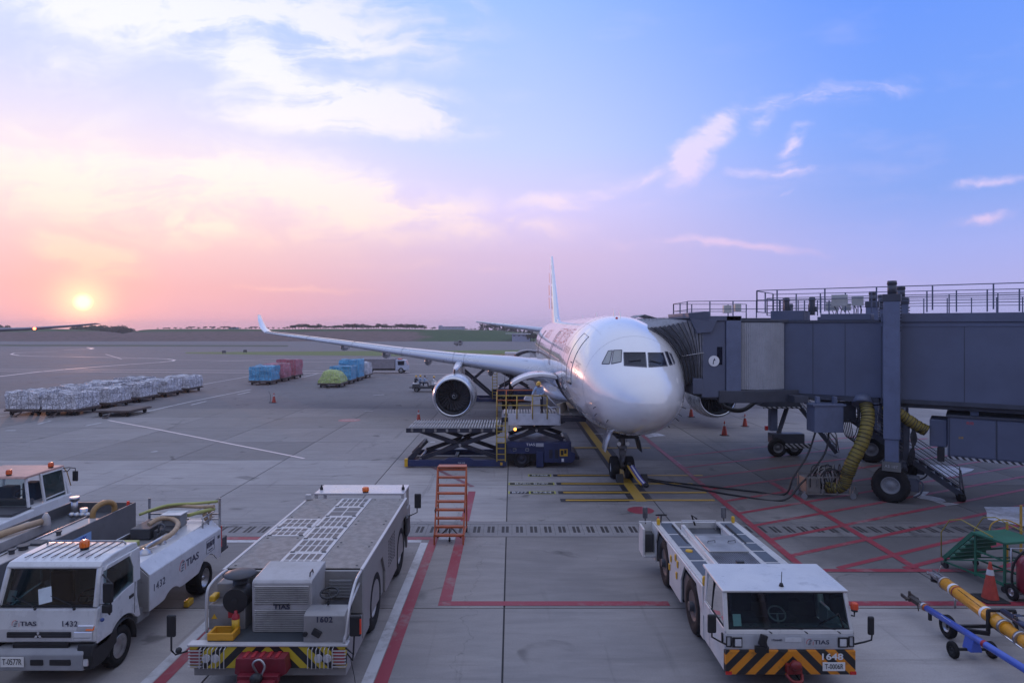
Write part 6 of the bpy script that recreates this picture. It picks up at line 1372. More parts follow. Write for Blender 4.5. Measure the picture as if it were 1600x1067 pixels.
    for j in range(K*2+1):
        t = j/(K*2); rw = []
        for k in range(6):
            a = fus_pts[-1].lerp(far_pts[-1], k/5); c_ = cab_pts[-1].lerp(cabf_[-1], k/5); p = a.lerp(c_, t)+Vector((0, 0, (.07 if j % 2 else -.03)*math.sin(math.pi*t)-.10*math.sin(math.pi*t))); rw.append(T(*p))
        rws.append(rw)
    MB().grid(rws, True).build('canopy_top', FAB, b, fix=False, solid=.01)
    m = MB(); m.tube([T(*(fus_pts[5].lerp(cab_pts[5], t)+Vector((0, -.16, 0)))) for t in (.1, .4, .7, 1)], .02, 5); m.build('canopy_strap', STEEL, b)
air_w = Matrix.Translation((AX, AY, 0)) @ Matrix.Rotation(.003, 4, 'Z')
cab(br, brl)
# underside gear: white-striped edge, service boxes, cables
def wbox(name, mat, x0, x1, y0, y1, z0, z1, T=brl, par=br, bevel=.015):
    m = MB(); m.hexa([T(x0, y0, z0), T(x1, y0, z0), T(x1, y1, z0), T(x0, y1, z0), T(x0, y0, z1), T(x1, y0, z1), T(x1, y1, z1), T(x0, y1, z1)]); return m.build(name, mat, par, bevel=bevel)
pb_ = wbox('power_box', BRL, 13.05, 14.30, 28.7, 29.5, 2.68, 3.82); wbox('box_rim', BRL, 12.95, 14.40, 28.65, 29.55, 3.82, 3.90)
for x in (13.35, 14.1): wbox('box_hanger', BRL, x-.08, x+.08, 29.0, 29.2, 3.9, 4.2)
wbox('relay_box', BRD, 14.42, 15.1, 29.2, 29.9, 3.05, 3.9); wbox('lifting_frame', BRD, 12.4, 13.0, 29.2, 30.0, 3.9, 4.2)
for k in range(6):
    x = 14.3+.08*k; m = MB(); m.tube([brl(*q) for q in curve([(x, 28.9, 3.2), (x+.12, 28.8, 2.55-.05*k), (x+.45, 28.8, 2.45-.05*k), (x+.7, 28.9, 2.9), (x+.72, 28.95, 3.8)], 6)], .02, 5); m.build('hanging_cable', BLACK, br)
for (xa, xb) in ((15.0, 15.3), (13.2, 16.2), (14.8, 17.0)):
    m = MB(); m.tube([brl(*q) for q in curve([(xa, 29.6, 4.05), ((xa+xb)/2, 29.6, 3.75), (xb, 29.3, 4.0)], 6)], .035, 5); m.build('hanging_cable', BLACK, br)
# air-conditioning unit slung below the outer tunnel
A0, A1 = 6.35, 13.6
m = MB(); m.bx(A0, A1, -.02, 1.9, 2.02, 3.62); acu = m.build('air_unit', BR, br, bevel=.03)
m = MB(); m.bx(A0-.05, A1+.05, -.10, 2.0, 3.62, 3.70); m.build('unit_lid', BRD, acu); m = MB(); m.bx(A0, A1, -.04, -.022, 1.93, 2.03); m.build('unit_edge', HZB, acu); m = MB(); m.bx(A0-.62, A0-.02, .1, 1.6, 2.35, 3.45); m.build('unit_end_box', BR, acu, bevel=.03)
x = A0+.05
for w_ in (1.55, 2.25, 2.2, 1.1):
    m = MB(); m.bx(x+.03, x+w_-.03, -.045, -.022, 2.08, 3.56); dd = m.build('unit_door', BRL if False else BR, acu, bevel=.008)
    m = MB(); m.bx(x-.01, x+.03, -.03, -.021, 2.05, 3.6); m.build('door_gap', BRD, acu); x += w_
m = MB(); m.bx(A0+2.75, A0+3.30, -.052, -.046, 2.92, 3.12); m.build('unit_label', BLACK, acu, bevel=.003); 
wr = write('POWER AIR', .10, pbr('dim letters', (.14, .15, .18), .5), acu, (A0+3.02, -.056, 3.02)); write('危險', .13, WRITE_R, acu, (A0+.75, -.048, 3.40)); write('注意', .09, YEL, acu, (A0+.45, -.048, 2.8))
write('ADELTE', .10, pbr('pale small letters', (.35, .36, .4), .5), acu, (A0+4.9, -.048, 3.35))
for x in (A0+.9, A0+5.0): m = MB(); m.bx(x-.14, x+.14, .2, .9, 3.7, 4.1); m.build('unit_hanger', BR, br, bevel=.01)
m = MB(); m.bx(A0-.35, A0-.1, -.05, .15, 1.78, 2.35); m.build('unit_foot', BLACK, br, bevel=.02)
# yellow ribbed air ducts
def duct(parent, T, pts, r, name='air_duct', dark_from=None):
    rr_ = random.Random(4); q = curve(pts, 18); q = [T(*p) for p in q]; m = MB(); rs = [r*(.96 if i % 3 == 2 else 1.0)*(1+.03*math.sin(i*.7)) for i in range(len(q))]; m.tube(q, rs, 18); d_ = m.build(name, DUCT, parent)
    for i in range(1, len(q)-1, 3):
        d = (q[i+1]-q[i-1]+Vector((rr_.uniform(-.01, .01), 0, rr_.uniform(-.02, .02)))).normalized(); m = MB(); m.lathe(q[i]-d*.012, d, [(0, r*1.0), (.014, r*1.085), (.028, r*1.0)], 18); m.build('duct_rib', BLACK, d_)
    return d_
duct(br, brl, [(15.0, 28.2, 3.98), (14.92, 27.9, 3.4), (14.6, 27.7, 2.5), (14.15, 27.7, 1.6), (14.02, 27.8, 1.1)], .265)
duct(br, brl, [(14.0, 27.8, 1.2), (13.95, 27.9, .72), (13.75, 28.1, .45), (13.4, 28.4, .40)], .24, 'duct_tail')
m = MB(); m.cyl(brl(14.88, 28.25, 3.95), brl(14.95, 28.4, 4.25), .42, .30, 20); m.build('duct_collar', BR, br)
duct(br, brl, [(15.5, 27.6, 4.0), (16.0, 27.5, 3.65), (16.6, 27.35, 3.2), (16.95, 27.3, 3.0)], .23)
# stair hanging from the bridge
stairs(br, brl(13.6, 30.2, 4.25), brl(18.62, 27.6, .28), brl(.45, .75, 0)-brl(0, 0, 0), 19)
for s_ in (0, 1): q = brl(18.62, 27.6, .16)+(brl(.45, .75, 0)-brl(0, 0, 0))*s_; MB().cyl(q-Vector((.1, .06, 0)), q+Vector((.1, .06, 0)), .16, n=16).build('stair_wheel', RUB, br)

# the second bridge stands beyond the first
br2 = bridge((15.95, 38.6), bang, label='farther boarding bridge half hidden behind the nearer one, docked at the second door', L=26, zb=4.25)
def T2(X, Y, Z): c, s_ = math.cos(bang), math.sin(bang); dx, dy = X-15.95, Y-38.6; return Vector((dx*c+dy*s_, -dx*s_+dy*c, Z))
wbox('cab_floor', BRD, 9.0, 17.6, 38.0, 41.6, 4.0, 4.3, T2, br2); wbox('cab_side', BR, 9.2, 16.2, 38.0, 38.1, 4.3, 7.6, T2, br2); wbox('cab_roof', BRD, 8.6, 16.2, 37.9, 41.7, 7.6, 7.75, T2, br2)
m = MB(); m.grid([[T2(7.0, y_, 7.72), T2(7.6, y_, 7.95), T2(8.3, y_, 7.75), T2(9.0, y_, 7.8)] for y_ in (38.1, 41.5)], False); m.grid([[T2(8.05, 38.1, 4.8), T2(9.1, 38.1, 4.8)], [T2(7.9, 38.1, 6.4), T2(9.1, 38.1, 6.4)], [T2(7.2, 38.1, 7.6), T2(9.1, 38.1, 7.7)]], False); m.build('canopy_fabric', FAB, br2, fix=False, solid=.02)
wbox('gear_housing', BRD, 14.1, 16.2, 37.4, 38.6, 2.75, 4.1, T2, br2); wbox('striped_edge', HZB, 14.1, 16.2, 37.36, 37.40, 2.66, 2.76, T2, br2)
wbox('near_leg', BRL, 14.65, 15.05, 37.7, 38.1, 1.35, 2.75, T2, br2); m = MB(); m.beam(T2(15.1, 37.8, 1.1), T2(15.75, 38.0, 2.8), .2, .2, up=(1, 0, 0)); m.build('near_strut', BRD, br2)
wheel(br2, T2(14.85, 37.25, .5), .5, .36, ax=T2(0, 1, 0)-T2(0, 0, 0), rim=GREYP, out=-1, nuts=8); wheel(br2, T2(15.9, 37.6, .5), .5, .36, ax=T2(0, 1, 0)-T2(0, 0, 0), rim=GREYP, out=-1, nuts=8)
wbox('bogie_guard', HZB, 15.2, 16.6, 37.0, 37.1, .5, .75, T2, br2); wbox('bogie_box', BRD, 14.6, 16.4, 37.3, 38.0, .7, 1.25, T2, br2); wbox('bogie_lamp', REDL, 14.2, 14.35, 37.3, 37.45, 1.45, 1.7, T2, br2)
stairs(br2, T2(15.6, 38.5, 3.9), T2(18.0, 36.9, .25), T2(.3, .7, 0)-T2(0, 0, 0), 13)
m = MB(); m.tube([T2(*q) for q in curve([(11.0, 35.8, 3.75), (11.3, 35.4, 3.0), (12.2, 35.2, 2.85), (13.2, 35.5, 3.5), (13.6, 36.0, 4.0)], 7)], .12, 8); m.build('cable_bundle', BLACK, br2)

rail(br2, [T2(10.0, 38.0, 7.75), T2(18.5, 36.0, 7.75)], .95, (1.0, .52), 1.3, .026); rail(br2, [T2(10.0, 41.2, 7.75), T2(14.5, 41.2, 7.75)], .9, (1.0, .5), 1.0, .022); rail(br2, [T2(10.0, 38.0, 7.75), T2(10.0, 41.2, 7.75)], .92, (1.0, .5), 1.5, .024)
wbox('junction_box', BOXW, 12.3, 12.75, 38.6, 38.9, 8.05, 8.5, T2, br2); wbox('junction_box', BOXW, 12.95, 13.3, 38.6, 38.9, 8.15, 8.6, T2, br2)
# hose cart, cables
hc = thing('hose_reel_cart', 'low wheeled cart of tangled hoses at the foot of the yellow duct', 'cart', (13.35, 28.4, 0))
CRT = pbr('cart dull metal', (.22, .21, .20), .5, metal=.4, var=.2, dirt=.35)
m = MB(); m.bx(-.95, -.35, -.35, .35, .22, .85); m.build('cart_box', CRT, hc, bevel=.02)
m = MB(); 
for (x, y_) in ((-.95, -.45), (.85, -.45), (-.95, .45), (.85, .45), (.3, -.45), (-.3, -.45)): m.beam((x, y_, .2), (x, y_, .95), .04, .04)
for z_ in (.22, .92):
    for y_ in (-.45, .45): m.beam((-.95, y_, z_), (.85, y_, z_), .04, .04)
m.beam((.85, -.45, .92), (.85, .45, .92), .04, .04); m.beam((.6, 0, .9), (1.6, .4, 1.25), .04, .04); m.beam((1.6, .1, 1.25), (1.6, .8, 1.25), .04, .04); m.build('cart_frame', CRT, hc)
for k in range(9):
    rng = random.Random(k); r_ = .38+.1*rng.random(); c = Vector((.05+rng.uniform(-.15, .15), rng.uniform(-.3, .3), .80+rng.uniform(-.05, .1))); ax = Vector((rng.uniform(-.3, .3), 1, rng.uniform(-.3, .3)))
    m = MB(); m.tube(m.ring(c, ax, r_, 18)+[m.ring(c, ax, r_, 18)[0]], .028, 6); m.build('hose_coil', BLACK if k % 3 else CRT, hc)
for k in range(5): rng = random.Random(50+k); m = MB(); m.tube(curve([(-.8+.3*k, -.4, .5), (-.7+.3*k, -.3, 1.25+.1*rng.random()), (-.2+.2*k, 0, 1.3), (.2+.1*k, .2, .6)], 5), .02, 5); m.build('loose_hose', CRT if k % 2 else BLACK, hc)
for (x, y_) in ((-1.05, -.4), (1.0, -.4), (-1.05, .4), (1.45, .3)): m = MB(); m.cyl((x-.03, y_-.05, .12), (x+.03, y_+.05, .12), .12, n=14); m.bx(x-.03, x+.03, y_-.03, y_+.03, .15, .35); m.build('caster', GREYP, hc)
def cable(label, pts, r=.045, name='ground_cable', grp='ground power cables'):
    m = MB(); m.tube(curve(pts, 12), r, 6); return tag(m.build(name, BLACK, None), label, 'cable', None)
def W(px, py, Y): return ((px-800)/F*Y, Y, H-(py-YH)/F*Y)
cable('black power cable to the nose gear, farther of the two on the concrete', [W(1275, 672, 29.1), W(1262, 710, 28.9), W(1240, 745, 28.5), (11.7, 28.6, .05), (10.6, 29.1, .045), (8.6, 30.2, .045), (6.8, 31.2, .05), (6.0, 31.3, .25), (5.75, 31.4, .6)], .04)
cable('black power cable to the nose gear, nearer of the two on the concrete', [W(1295, 676, 29.1), W(1290, 705, 28.8), W(1270, 735, 28.4), W(1250, 757, 27.9), (11.2, 27.6, .05), (9.6, 28.4, .045), (7.8, 30.0, .045), (6.6, 31.0, .05), (5.95, 31.2, .2), (5.75, 31.4, .5)], .04)
kb = thing('connector_bundle', 'bundle of blue and white cable connectors leaning on the nose wheels', 'cable bundle', (5.75, 31.0, 0))
for k, (cmat, dx) in enumerate(((pbr('violet sleeve', (.10, .09, .35), .6), 0), (WRITE_W, .09), (pbr('violet sleeve', (.1, .09, .35), .6), .16), (YEL, -.08))):
    m = MB(); m.tube(curve([(dx-.25, .2, .75), (dx-.12, -.1, .52), (dx+.05, -.5, .25), (dx+.2, -.85, .08)], 5), .05, 8); m.build('connector', cmat, kb)
m = MB(); m.ball((.3, -.95, .1), (.14, .16, .1)); m.ball((-.25, .2, .8), .1); m.build('cable_plug', BLACK, kb)
for i, (x, y_) in enumerate(((5.02, 31.05), (6.15, 31.0))):
    c = thing('wheel_chock', ('black rubber chock left of the nose wheels, on the yellow line', 'black rubber chock right of the nose wheels beside the cables')[i], 'wheel chock', (x, y_, 0)); m = MB(); m.prism([(-.25, 0), (.12, 0), (.2, .34), (-.02, .40)], 'x', -.16, .16); m.build('chock_block', BLACK, c, bevel=.03)
# ------------------------------------------------------------------ people
SKIN = pbr('skin', (.38, .22, .15), .6, var=.05); SHIRT = pbr('pale blue work shirt', (.30, .40, .56), .8, var=.15, scale=8); TROUS = pbr('dark work trousers', (.03, .035, .05), .85, var=.2)
HATY = pbr('yellow hard hat', (.70, .40, .03), .35, var=.05, coat=.4); HAIR = pbr('black hair', (.01, .009, .008), .6); VEST = pbr('yellow vest', (.55, .42, .04), .7, var=.1)
def person(label, loc, rz, J, top=SHIRT, low=TROUS, hat=HATY, group=None, detail=True):
    """J: joints in metres; one skinned body surface, clothes coloured by height band, head and hands built on the same skeleton"""
    root = thing('person', label, 'person', loc, rz, group)
    names = ['pelvis', 'waist', 'chest', 'neck', 'skull', 'ls', 'le', 'lw', 'rs', 're', 'rw', 'lh', 'lk', 'la', 'lt', 'rh', 'rk', 'ra', 'rt']
    rad = dict(pelvis=.145, waist=.13, chest=.155, neck=.055, skull=.06, ls=.075, le=.05, lw=.036, rs=.075, re=.05, rw=.036, lh=.10, lk=.07, la=.05, lt=.045, rh=.10, rk=.07, ra=.05, rt=.045)
    ed = [('pelvis', 'waist'), ('waist', 'chest'), ('chest', 'neck'), ('neck', 'skull'), ('chest', 'ls'), ('ls', 'le'), ('le', 'lw'), ('chest', 'rs'), ('rs', 're'), ('re', 'rw'), ('pelvis', 'lh'), ('lh', 'lk'), ('lk', 'la'), ('la', 'lt'), ('pelvis', 'rh'), ('rh', 'rk'), ('rk', 'ra'), ('ra', 'rt')]
    me = bpy.data.meshes.new('body'); me.from_pydata([J[n] for n in names], [(names.index(a), names.index(b)) for a, b in ed], [])
    o = bpy.data.objects.new('body', me); COL.objects.link(o)
    md = o.modifiers.new('skin', 'SKIN'); md.use_smooth_shade = True
    for i, n in enumerate(names):
        sv = me.skin_vertices[0].data[i]; r_ = rad[n]; sv.radius = (r_*(1.15 if n in ('chest', 'pelvis', 'waist') else 1), r_*(.8 if n in ('chest', 'waist') else 1)); sv.use_root = (i == 0)
    o.modifiers.new('sub', 'SUBSURF').levels = 2; o.modifiers['sub'].render_levels = 2
    em = bpy.data.meshes.new_from_object(o.evaluated_get(bpy.context.evaluated_depsgraph_get())); bpy.data.objects.remove(o)
    em.materials.clear()
    for m_ in (top, low, SKIN, BLACK): em.materials.append(m_)
    pts = {n: Vector(J[n]) for n in names}
    low_set = [('pelvis', 'lh'), ('lh', 'lk'), ('lk', 'la'), ('pelvis', 'rh'), ('rh', 'rk'), ('rk', 'ra')]
    def dist(p, a, b): ab = b-a; t = max(0, min(1, (p-a).dot(ab)/max(1e-6, ab.length_squared))); return (p-(a+ab*t)).length, t
    for f in em.polygons:
        best = min(((dist(f.center, pts[a], pts[b])[0]/max(.03, (rad[a]+rad[b])/2), (a, b), dist(f.center, pts[a], pts[b])[1]) for a, b in ed), key=lambda q: q[0])
        e_, t = best[1], best[2]
        f.material_index = 1 if e_ in low_set else 3 if e_ in (('la', 'lt'), ('ra', 'rt')) else 2 if e_ == ('neck', 'skull') or (e_ == ('chest', 'neck') and t > .8) or (e_ in (('le', 'lw'), ('re', 'rw')) and t > .92) else 0
        f.use_smooth = True
    body = bpy.data.objects.new('body', em); COL.objects.link(body); body.parent = root
    # head
    hc_ = pts['skull']; fwd = Vector(J.get('face', (0, -1, 0))).normalized(); sd = fwd.cross(Vector((0, 0, 1))).normalized(); up = sd.cross(fwd)
    m = MB(); rows_ = []
    for i in range(13):
        th = math.pi*i/12; rw = []
        for j in range(17):
            ph = 2*math.pi*j/16; d = Vector((math.sin(th)*math.cos(ph), math.sin(th)*math.sin(ph), math.cos(th)))
            k = 1+(.10 if d.z < -.2 and d.y > .2 else 0); w_ = .076*(1-.22*max(0, -d.z)); p = Vector((d.x*w_, d.y*.095*k, d.z*.118)); rw.append(hc_+sd*p.x+fwd*p.y+up*p.z)
        rows_.append(rw)
    m.grid(rows_, True, flip=True); m.ball(hc_+fwd*.098+up*-.012, (.014, .014, .022), 8, 6)
    for s_ in (-1, 1): m.ball(hc_+sd*.078*s_+up*-.01, (.012, .018, .028), 8, 6)
    hd = m.build('head', SKIN, root)
    m = MB()
    for s_ in (-1, 1): m.ball(hc_+fwd*.088+sd*.03*s_+up*.012, .010, 8, 6)
    m.ball(hc_+fwd*.088-up*.052, (.02, .008, .005), 8, 6); m.build('eyes_and_mouth', HAIR, hd)
    m = MB(); rows_ = [[hc_+sd*(math.sin(th)*math.cos(ph)*.084)+fwd*(math.sin(th)*math.sin(ph)*.102-.01)+up*(math.cos(th)*.126+.004) for ph in [2*math.pi*j/16 for j in range(17)]] for th in [math.pi*.5*i/6 for i in range(7)]]
    m.grid(rows_, True, flip=True); m.build('hair', HAIR, root)
    if hat:
        m = MB(); rows_ = [[hc_+sd*(math.sin(th)*math.cos(ph)*.112)+fwd*(math.sin(th)*math.sin(ph)*.132)+up*(math.cos(th)*.125+.045) for ph in [2*math.pi*j/20 for j in range(21)]] for th in [math.pi*.5*i/7 for i in range(8)]]
        rows_.append([hc_+sd*(math.cos(ph)*.14)+fwd*(math.sin(ph)*(.19 if math.sin(ph) > 0 else .15))+up*.035 for ph in [2*math.pi*j/20 for j in range(21)]])
        m.grid(rows_, True, flip=True); m.build('hard_hat', hat, root, solid=.006, fix=False)
    # hands: palm with four fingers and a thumb
    if detail:
        for w_, el in (('lw', 'le'), ('rw', 're')):
            d = (pts[w_]-pts[el]).normalized(); q = d.orthogonal().normalized() if abs(d.z) > .95 else d.cross(Vector((0, 0, 1))).normalized(); nrm = q.cross(d)
            m = MB(); m.ball(pts[w_]+d*.05, (.04, .04, .03), 10, 8); 
            for k, L_ in enumerate((.065, .078, .072, .055)):
                b0 = pts[w_]+d*.07+q*(-.030+.02*k); m.tube([b0, b0+d*L_*.5, b0+d*L_*.8+nrm*-.02, b0+d*L_*.9+nrm*-.04], [.010, .0095, .009, .007], 6)
            b0 = pts[w_]+d*.03-q*.035; m.tube([b0, b0-q*.025+d*.03, b0-q*.025+d*.06-nrm*.01], [.011, .010, .008], 6); m.build('hand', SKIN, root)
    return root

# ------------------------------------------------------------------ cargo loaders
LB = pbr('loader blue paint', (.018, .030, .10), .45, var=.12, dirt=.3, coat=.1); LDK = pbr('loader dark arms', (.018, .020, .035), .5, var=.2, dirt=.3); ROLL = pbr('worn roller metal', (.30, .29, .28), .4, metal=.6, var=.3, dirt=.4, scale=5)
LYE = pbr('loader yellow rail', (.42, .30, .05), .5, dirt=.3); LWH = pbr('loader white panel', (.52, .53, .58), .45, dirt=.2)
def scissor(par, xa, xb, z0, z1, ys_, w_=.22):
    for y_ in ys_:
        for (a, b, dy) in (((xa, z0), (xb, z1), 0), ((xb, z0), (xa, z1), .14)):
            m = MB(); m.beam((a[0], y_+dy, a[1]), (b[0], y_+dy, b[1]), .12, w_, up=(0, 1, 0) if False else (0, 0, 1)); m.build('scissor_arm', LDK, par, bevel=.015)
    for t in (0, .5, 1): m = MB(); x = xa+(xb-xa)*t; m.cyl((x, ys_[0]-.08, (z0+z1)/2 if t == .5 else z0), (x, ys_[-1]+.2, (z0+z1)/2 if t == .5 else z0), .07, n=12); m.build('scissor_pin', STEEL, par)
    xm = (xa+xb)/2; m = MB(); m.cyl((xa+.6, ys_[0]+.5, z0+.1), (xm+.3, ys_[0]+.6, (z0+z1)/2+.25), .09, n=12); m.cyl((xm+.1, ys_[0]+.57, (z0+z1)/2+.1), (xm+.5, ys_[0]+.63, (z0+z1)/2+.5), .05, n=10); m.build('lift_cylinder', LDK, par)
def loader(loc, label, zmain, zbr, front_detail=True, num='4226'):
    ld = thing('cargo_loader', label, 'cargo loader', loc, 0, 'blue scissor cargo loaders')
    # base frame, length along x (0..8.7), depth y (0..3.3)
    m = MB(); m.bx(.0, 5.1, 0, .22, .08, .40); m.build('base_beam', LB, ld, bevel=.015); m = MB(); m.bx(.0, 5.1, 3.0, 3.22, .08, .40); m.build('base_beam', LB, ld, bevel=.015)
    m = MB(); m.prism([(2.0, .4), (2.25, .52), (3.3, .52), (3.55, .4)], 'y', .0, .2); m.build('side_pocket', LB, ld, bevel=.01); write('TLD 121E', .09, WRITE_W, ld, (2.9, -.004, .26)) if front_detail else None
    for x in (.05, 2.4, 4.9): m = MB(); m.bx(x, x+.18, .22, 3.0, .12, .30); m.build('cross_beam', LDK, ld)
    m = MB(); m.beam((.02, .3, .2), (.75, .3, .95), .22, .28); m.beam((.02, 2.9, .2), (.75, 2.9, .95), .22, .28); m.beam((.7, .2, .95), (.7, 3.0, .95), .14, .14); m.build('front_stop', LDK, ld, bevel=.02)
    m = MB(); m.bx(-.03, .14, -.02, .24, .06, .46); m.build('corner_guard', YEL, ld, bevel=.01)
    scissor(ld, .75, 4.85, .42, zmain-.22, (.35, 2.75))
    # main platform with rollers
    m = MB(); m.bx(.05, 5.0, .02, .14, zmain-.24, zmain-.02); m.bx(.05, 5.0, 3.1, 3.22, zmain-.24, zmain-.02); m.bx(.05, 5.0, .14, 3.1, zmain-.24, zmain-.16); m.build('main_platform', LDK, ld, bevel=.01)
    for k in range(33):
        for (ya, yb) in ((.16, 1.6), (1.66, 3.08)): m = MB(); m.cyl((.15+k*.148, ya, zmain-.07), (.15+k*.148, yb, zmain-.07), .062, n=8); m.build('roller', ROLL, ld)
    for k in range(8): m = MB(); m.bx(.3+k*.6, .42+k*.6, -.0, .015, zmain-.2, zmain-.05); m.build('side_guide', ROLL, ld)
    # chassis, wheel, engine
    m = MB(); m.bx(5.15, 8.55, .05, 3.15, .72, 1.32); m.build('chassis', LB, ld, bevel=.02); m = MB(); m.prism([(5.15, 1.32), (8.3, 1.32), (8.45, 1.22), (8.45, 1.05), (5.15, 1.05)], 'y', -.02, .05); m.build('chassis_side', LB, ld, bevel=.01)
    m = MB(); m.prism([(7.15, .28), (8.6, .28), (8.75, .45), (8.75, .75), (8.5, .85), (8.45, 1.3), (7.15, 1.3)], 'y', -.05, 3.2); m.build('engine_housing', LB, ld, bevel=.03)
    m = MB(); m.bx(6.75, 7.12, -.06, 3.1, .05, .85); m.build('stabiliser', LB, ld, bevel=.02); m = MB(); m.bx(8.7, 8.98, .1, 3.0, .4, .55); m.build('rear_bumper', LDK, ld, bevel=.02)
    for y_ in (.15, 2.85): wheel(ld, (6.0, y_+.1, .45), .45, .35, ax=(0, 1, 0), rim=LDK, out=-1, nuts=6)
    m = MB(); m.bx(5.2, 7.0, .3, 2.9, .3, .72); m.build('underside', BLACK, ld)
    if front_detail:
        write('TIAS', .18, WRITE_W, ld, (6.45, -.026, 1.2), sx=1.3); m = MB(); m.bx(6.72, 7.12, -.03, -.021, 1.1, 1.28); m.build('pale_label', pbr('pale plate', (.35, .36, .4), .5), ld); write(num, .20, WRITE_W, ld, (7.6, -.026, 1.2), sx=1.15, spacing=1.1)
        for x in (5.55, 6.2): m = MB(); m.tube([(x, -.01, .88), (x+.16, -.01, .88), (x+.16, -.01, 1.0), (x, -.01, 1.0), (x, -.01, .88)], .016, 4); m.build('tie_point', STEEL, ld)
        m = MB(); m.bx(7.95, 8.35, -.075, -.055, .62, .98); c_ = m.build('warning_sign', YEL, ld); m = MB(); m.bx(8.0, 8.14, -.08, -.076, .67, .92); m.bx(8.17, 8.3, -.08, -.076, .75, .95); m.build('sign_print', BLACK, c_)
        for x in (7.4, 7.7): m = MB(); m.bx(x, x+.18, -.07, -.055, .5, .95); m.build('engine_grille', LDK, ld, bevel=.01)
        m = MB(); m.box((8.1, -.07, .42), (.12, .02, .16)); m.build('small_label', WRITE_W, ld); m = MB(); m.box((4.95, -.02, .22), (.12, .02, .14)); m.build('small_label', YEL, ld)
    # bridge platform
    scissor(ld, 5.3, 8.25, 1.35, zbr-.25, (.5, 2.6), .2)
    m = MB(); m.bx(4.95, 9.3, .0, 3.25, zbr-.25, zbr-.03); m.build('bridge_platform', LDK, ld, bevel=.015)
    for k in range(27): m = MB(); m.cyl((5.1+k*.155, .95, zbr-.02), (5.1+k*.155, 3.1, zbr-.02), .05, n=8); m.build('roller', ROLL, ld)
    # ladder
    for x in (4.72, 5.16): m = MB(); m.bx(x-.03, x+.03, -.12, -.06, .35, zbr+.0); m.build('ladder_rail', LYE, ld)
    n = int((zbr-.4)/.29)
    for k in range(n): m = MB(); m.bx(4.72, 5.16, -.12, -.07, .42+k*.29, .46+k*.29); m.build('ladder_rung', LYE, ld)
    m = MB(); m.bx(4.66, 5.22, -.02, .04, .1, 1.3); m.build('ladder_backing', LB, ld)
    # rails of the walkway
    for (x0, x1) in ((4.72, 7.3),):
        for z_ in (1.1, .6): m = MB(); m.tube([(x0, -.08, zbr+z_), (x1, -.08, zbr+z_)], .028, 6); m.build('walkway_rail', LYE, ld)
        for x in (4.72, 5.2, 5.75, 6.55, 7.3): m = MB(); m.tube([(x, -.08, zbr-.1), (x, -.08, zbr+(1.3 if x < 4.8 else 1.1))], .03, 6); m.build('rail_post', LYE, ld)
    for z_ in (1.28, .75): m = MB(); m.tube([(4.72, .95, zbr+z_), (6.9, .95, zbr+z_)], .026, 6); m.build('walkway_rail', ORANGE, ld)
    for x in (4.72, 5.2, 6.9): m = MB(); m.tube([(x, .95, zbr-.1), (x, .95, zbr+1.28)], .028, 6); m.build('rail_post', ORANGE, ld)
    m = MB(); m.bx(5.3, 8.0, -.05, .02, zbr-.42, zbr+.18); m.build('walkway_panel', LWH, ld, bevel=.01); m = MB(); m.bx(5.3, 7.6, .02, .85, zbr-.03, zbr+.0); m.build('walkway_floor', ROLL, ld)
    m = MB(); m.bx(6.50, 6.95, .0, .5, zbr+.0, zbr+.95); m.build('console', LWH, ld, bevel=.03); m = MB(); m.prism([(6.1, zbr+.86), (6.2, zbr+1.05), (6.9, zbr+1.10), (7.05, zbr+.94), (6.5, zbr+.8)], 'y', -.04, .5); m.build('console_desk', LWH, ld, bevel=.03)
    for (a, b) in (((7.3, -.08, zbr+1.1), (7.85, -.08, zbr+.5)), ((7.3, -.08, zbr+.6), (7.95, -.08, zbr+.1)), ((7.95, -.08, zbr-.3), (7.95, -.08, zbr+.5)), ((7.3, -.08, zbr+.5), (7.95, -.08, zbr+.5))): m = MB(); m.tube([a, b], .03, 6); m.build('slant_rail', pbr('pale rail', (.45, .46, .5), .5), ld)
    for k, (xa, xb) in enumerate(((8.0, 8.6), (8.65, 9.3))): m = MB(); m.hexa([(xa, .4, zbr), (xb, .4, zbr), (xb, 3.1, zbr), (xa, 3.1, zbr), (xa, .4, zbr+.05), (xb, .4, zbr+.05), (xb, 3.1, zbr+.05), (xa, 3.1, zbr+.05)]); m.build('bridge_plate', ROLL, ld)
    m = MB(); m.hexa([(7.85, 1.0, zbr+.05), (8.1, 1.0, zbr+.05), (8.6, 2.9, zbr+.05), (8.35, 2.9, zbr+.05), (7.85, 1.0, zbr+.55), (8.0, 1.0, zbr+.55), (8.5, 2.9, zbr+.45), (8.35, 2.9, zbr+.45)]); m.build('side_guard', pbr('cream guard', (.50, .46, .36), .5), ld, bevel=.01)
    if front_detail:
        m = MB(); m.cyl((5.66, -.02, zbr-.62), (5.66, -.10, zbr-.62), .075, n=12); m.build('lit_lamp', pbr('lit amber lamp', (.8, .3, .05), .4, emit=(1, .35, .06), estr=4.0), ld)
    return ld
ld1 = loader((-5.5, 34.2, 0), 'blue scissor cargo loader with raised roller deck at the open forward hold, number 4226', 2.05, 2.62)
ld2 = loader((-6.6, 64.0, 0), 'farther dark blue cargo loader raised high behind the engine and wing', 4.15, 3.3, False)
opx, opy, opz = 1.45, 35.0, 2.62
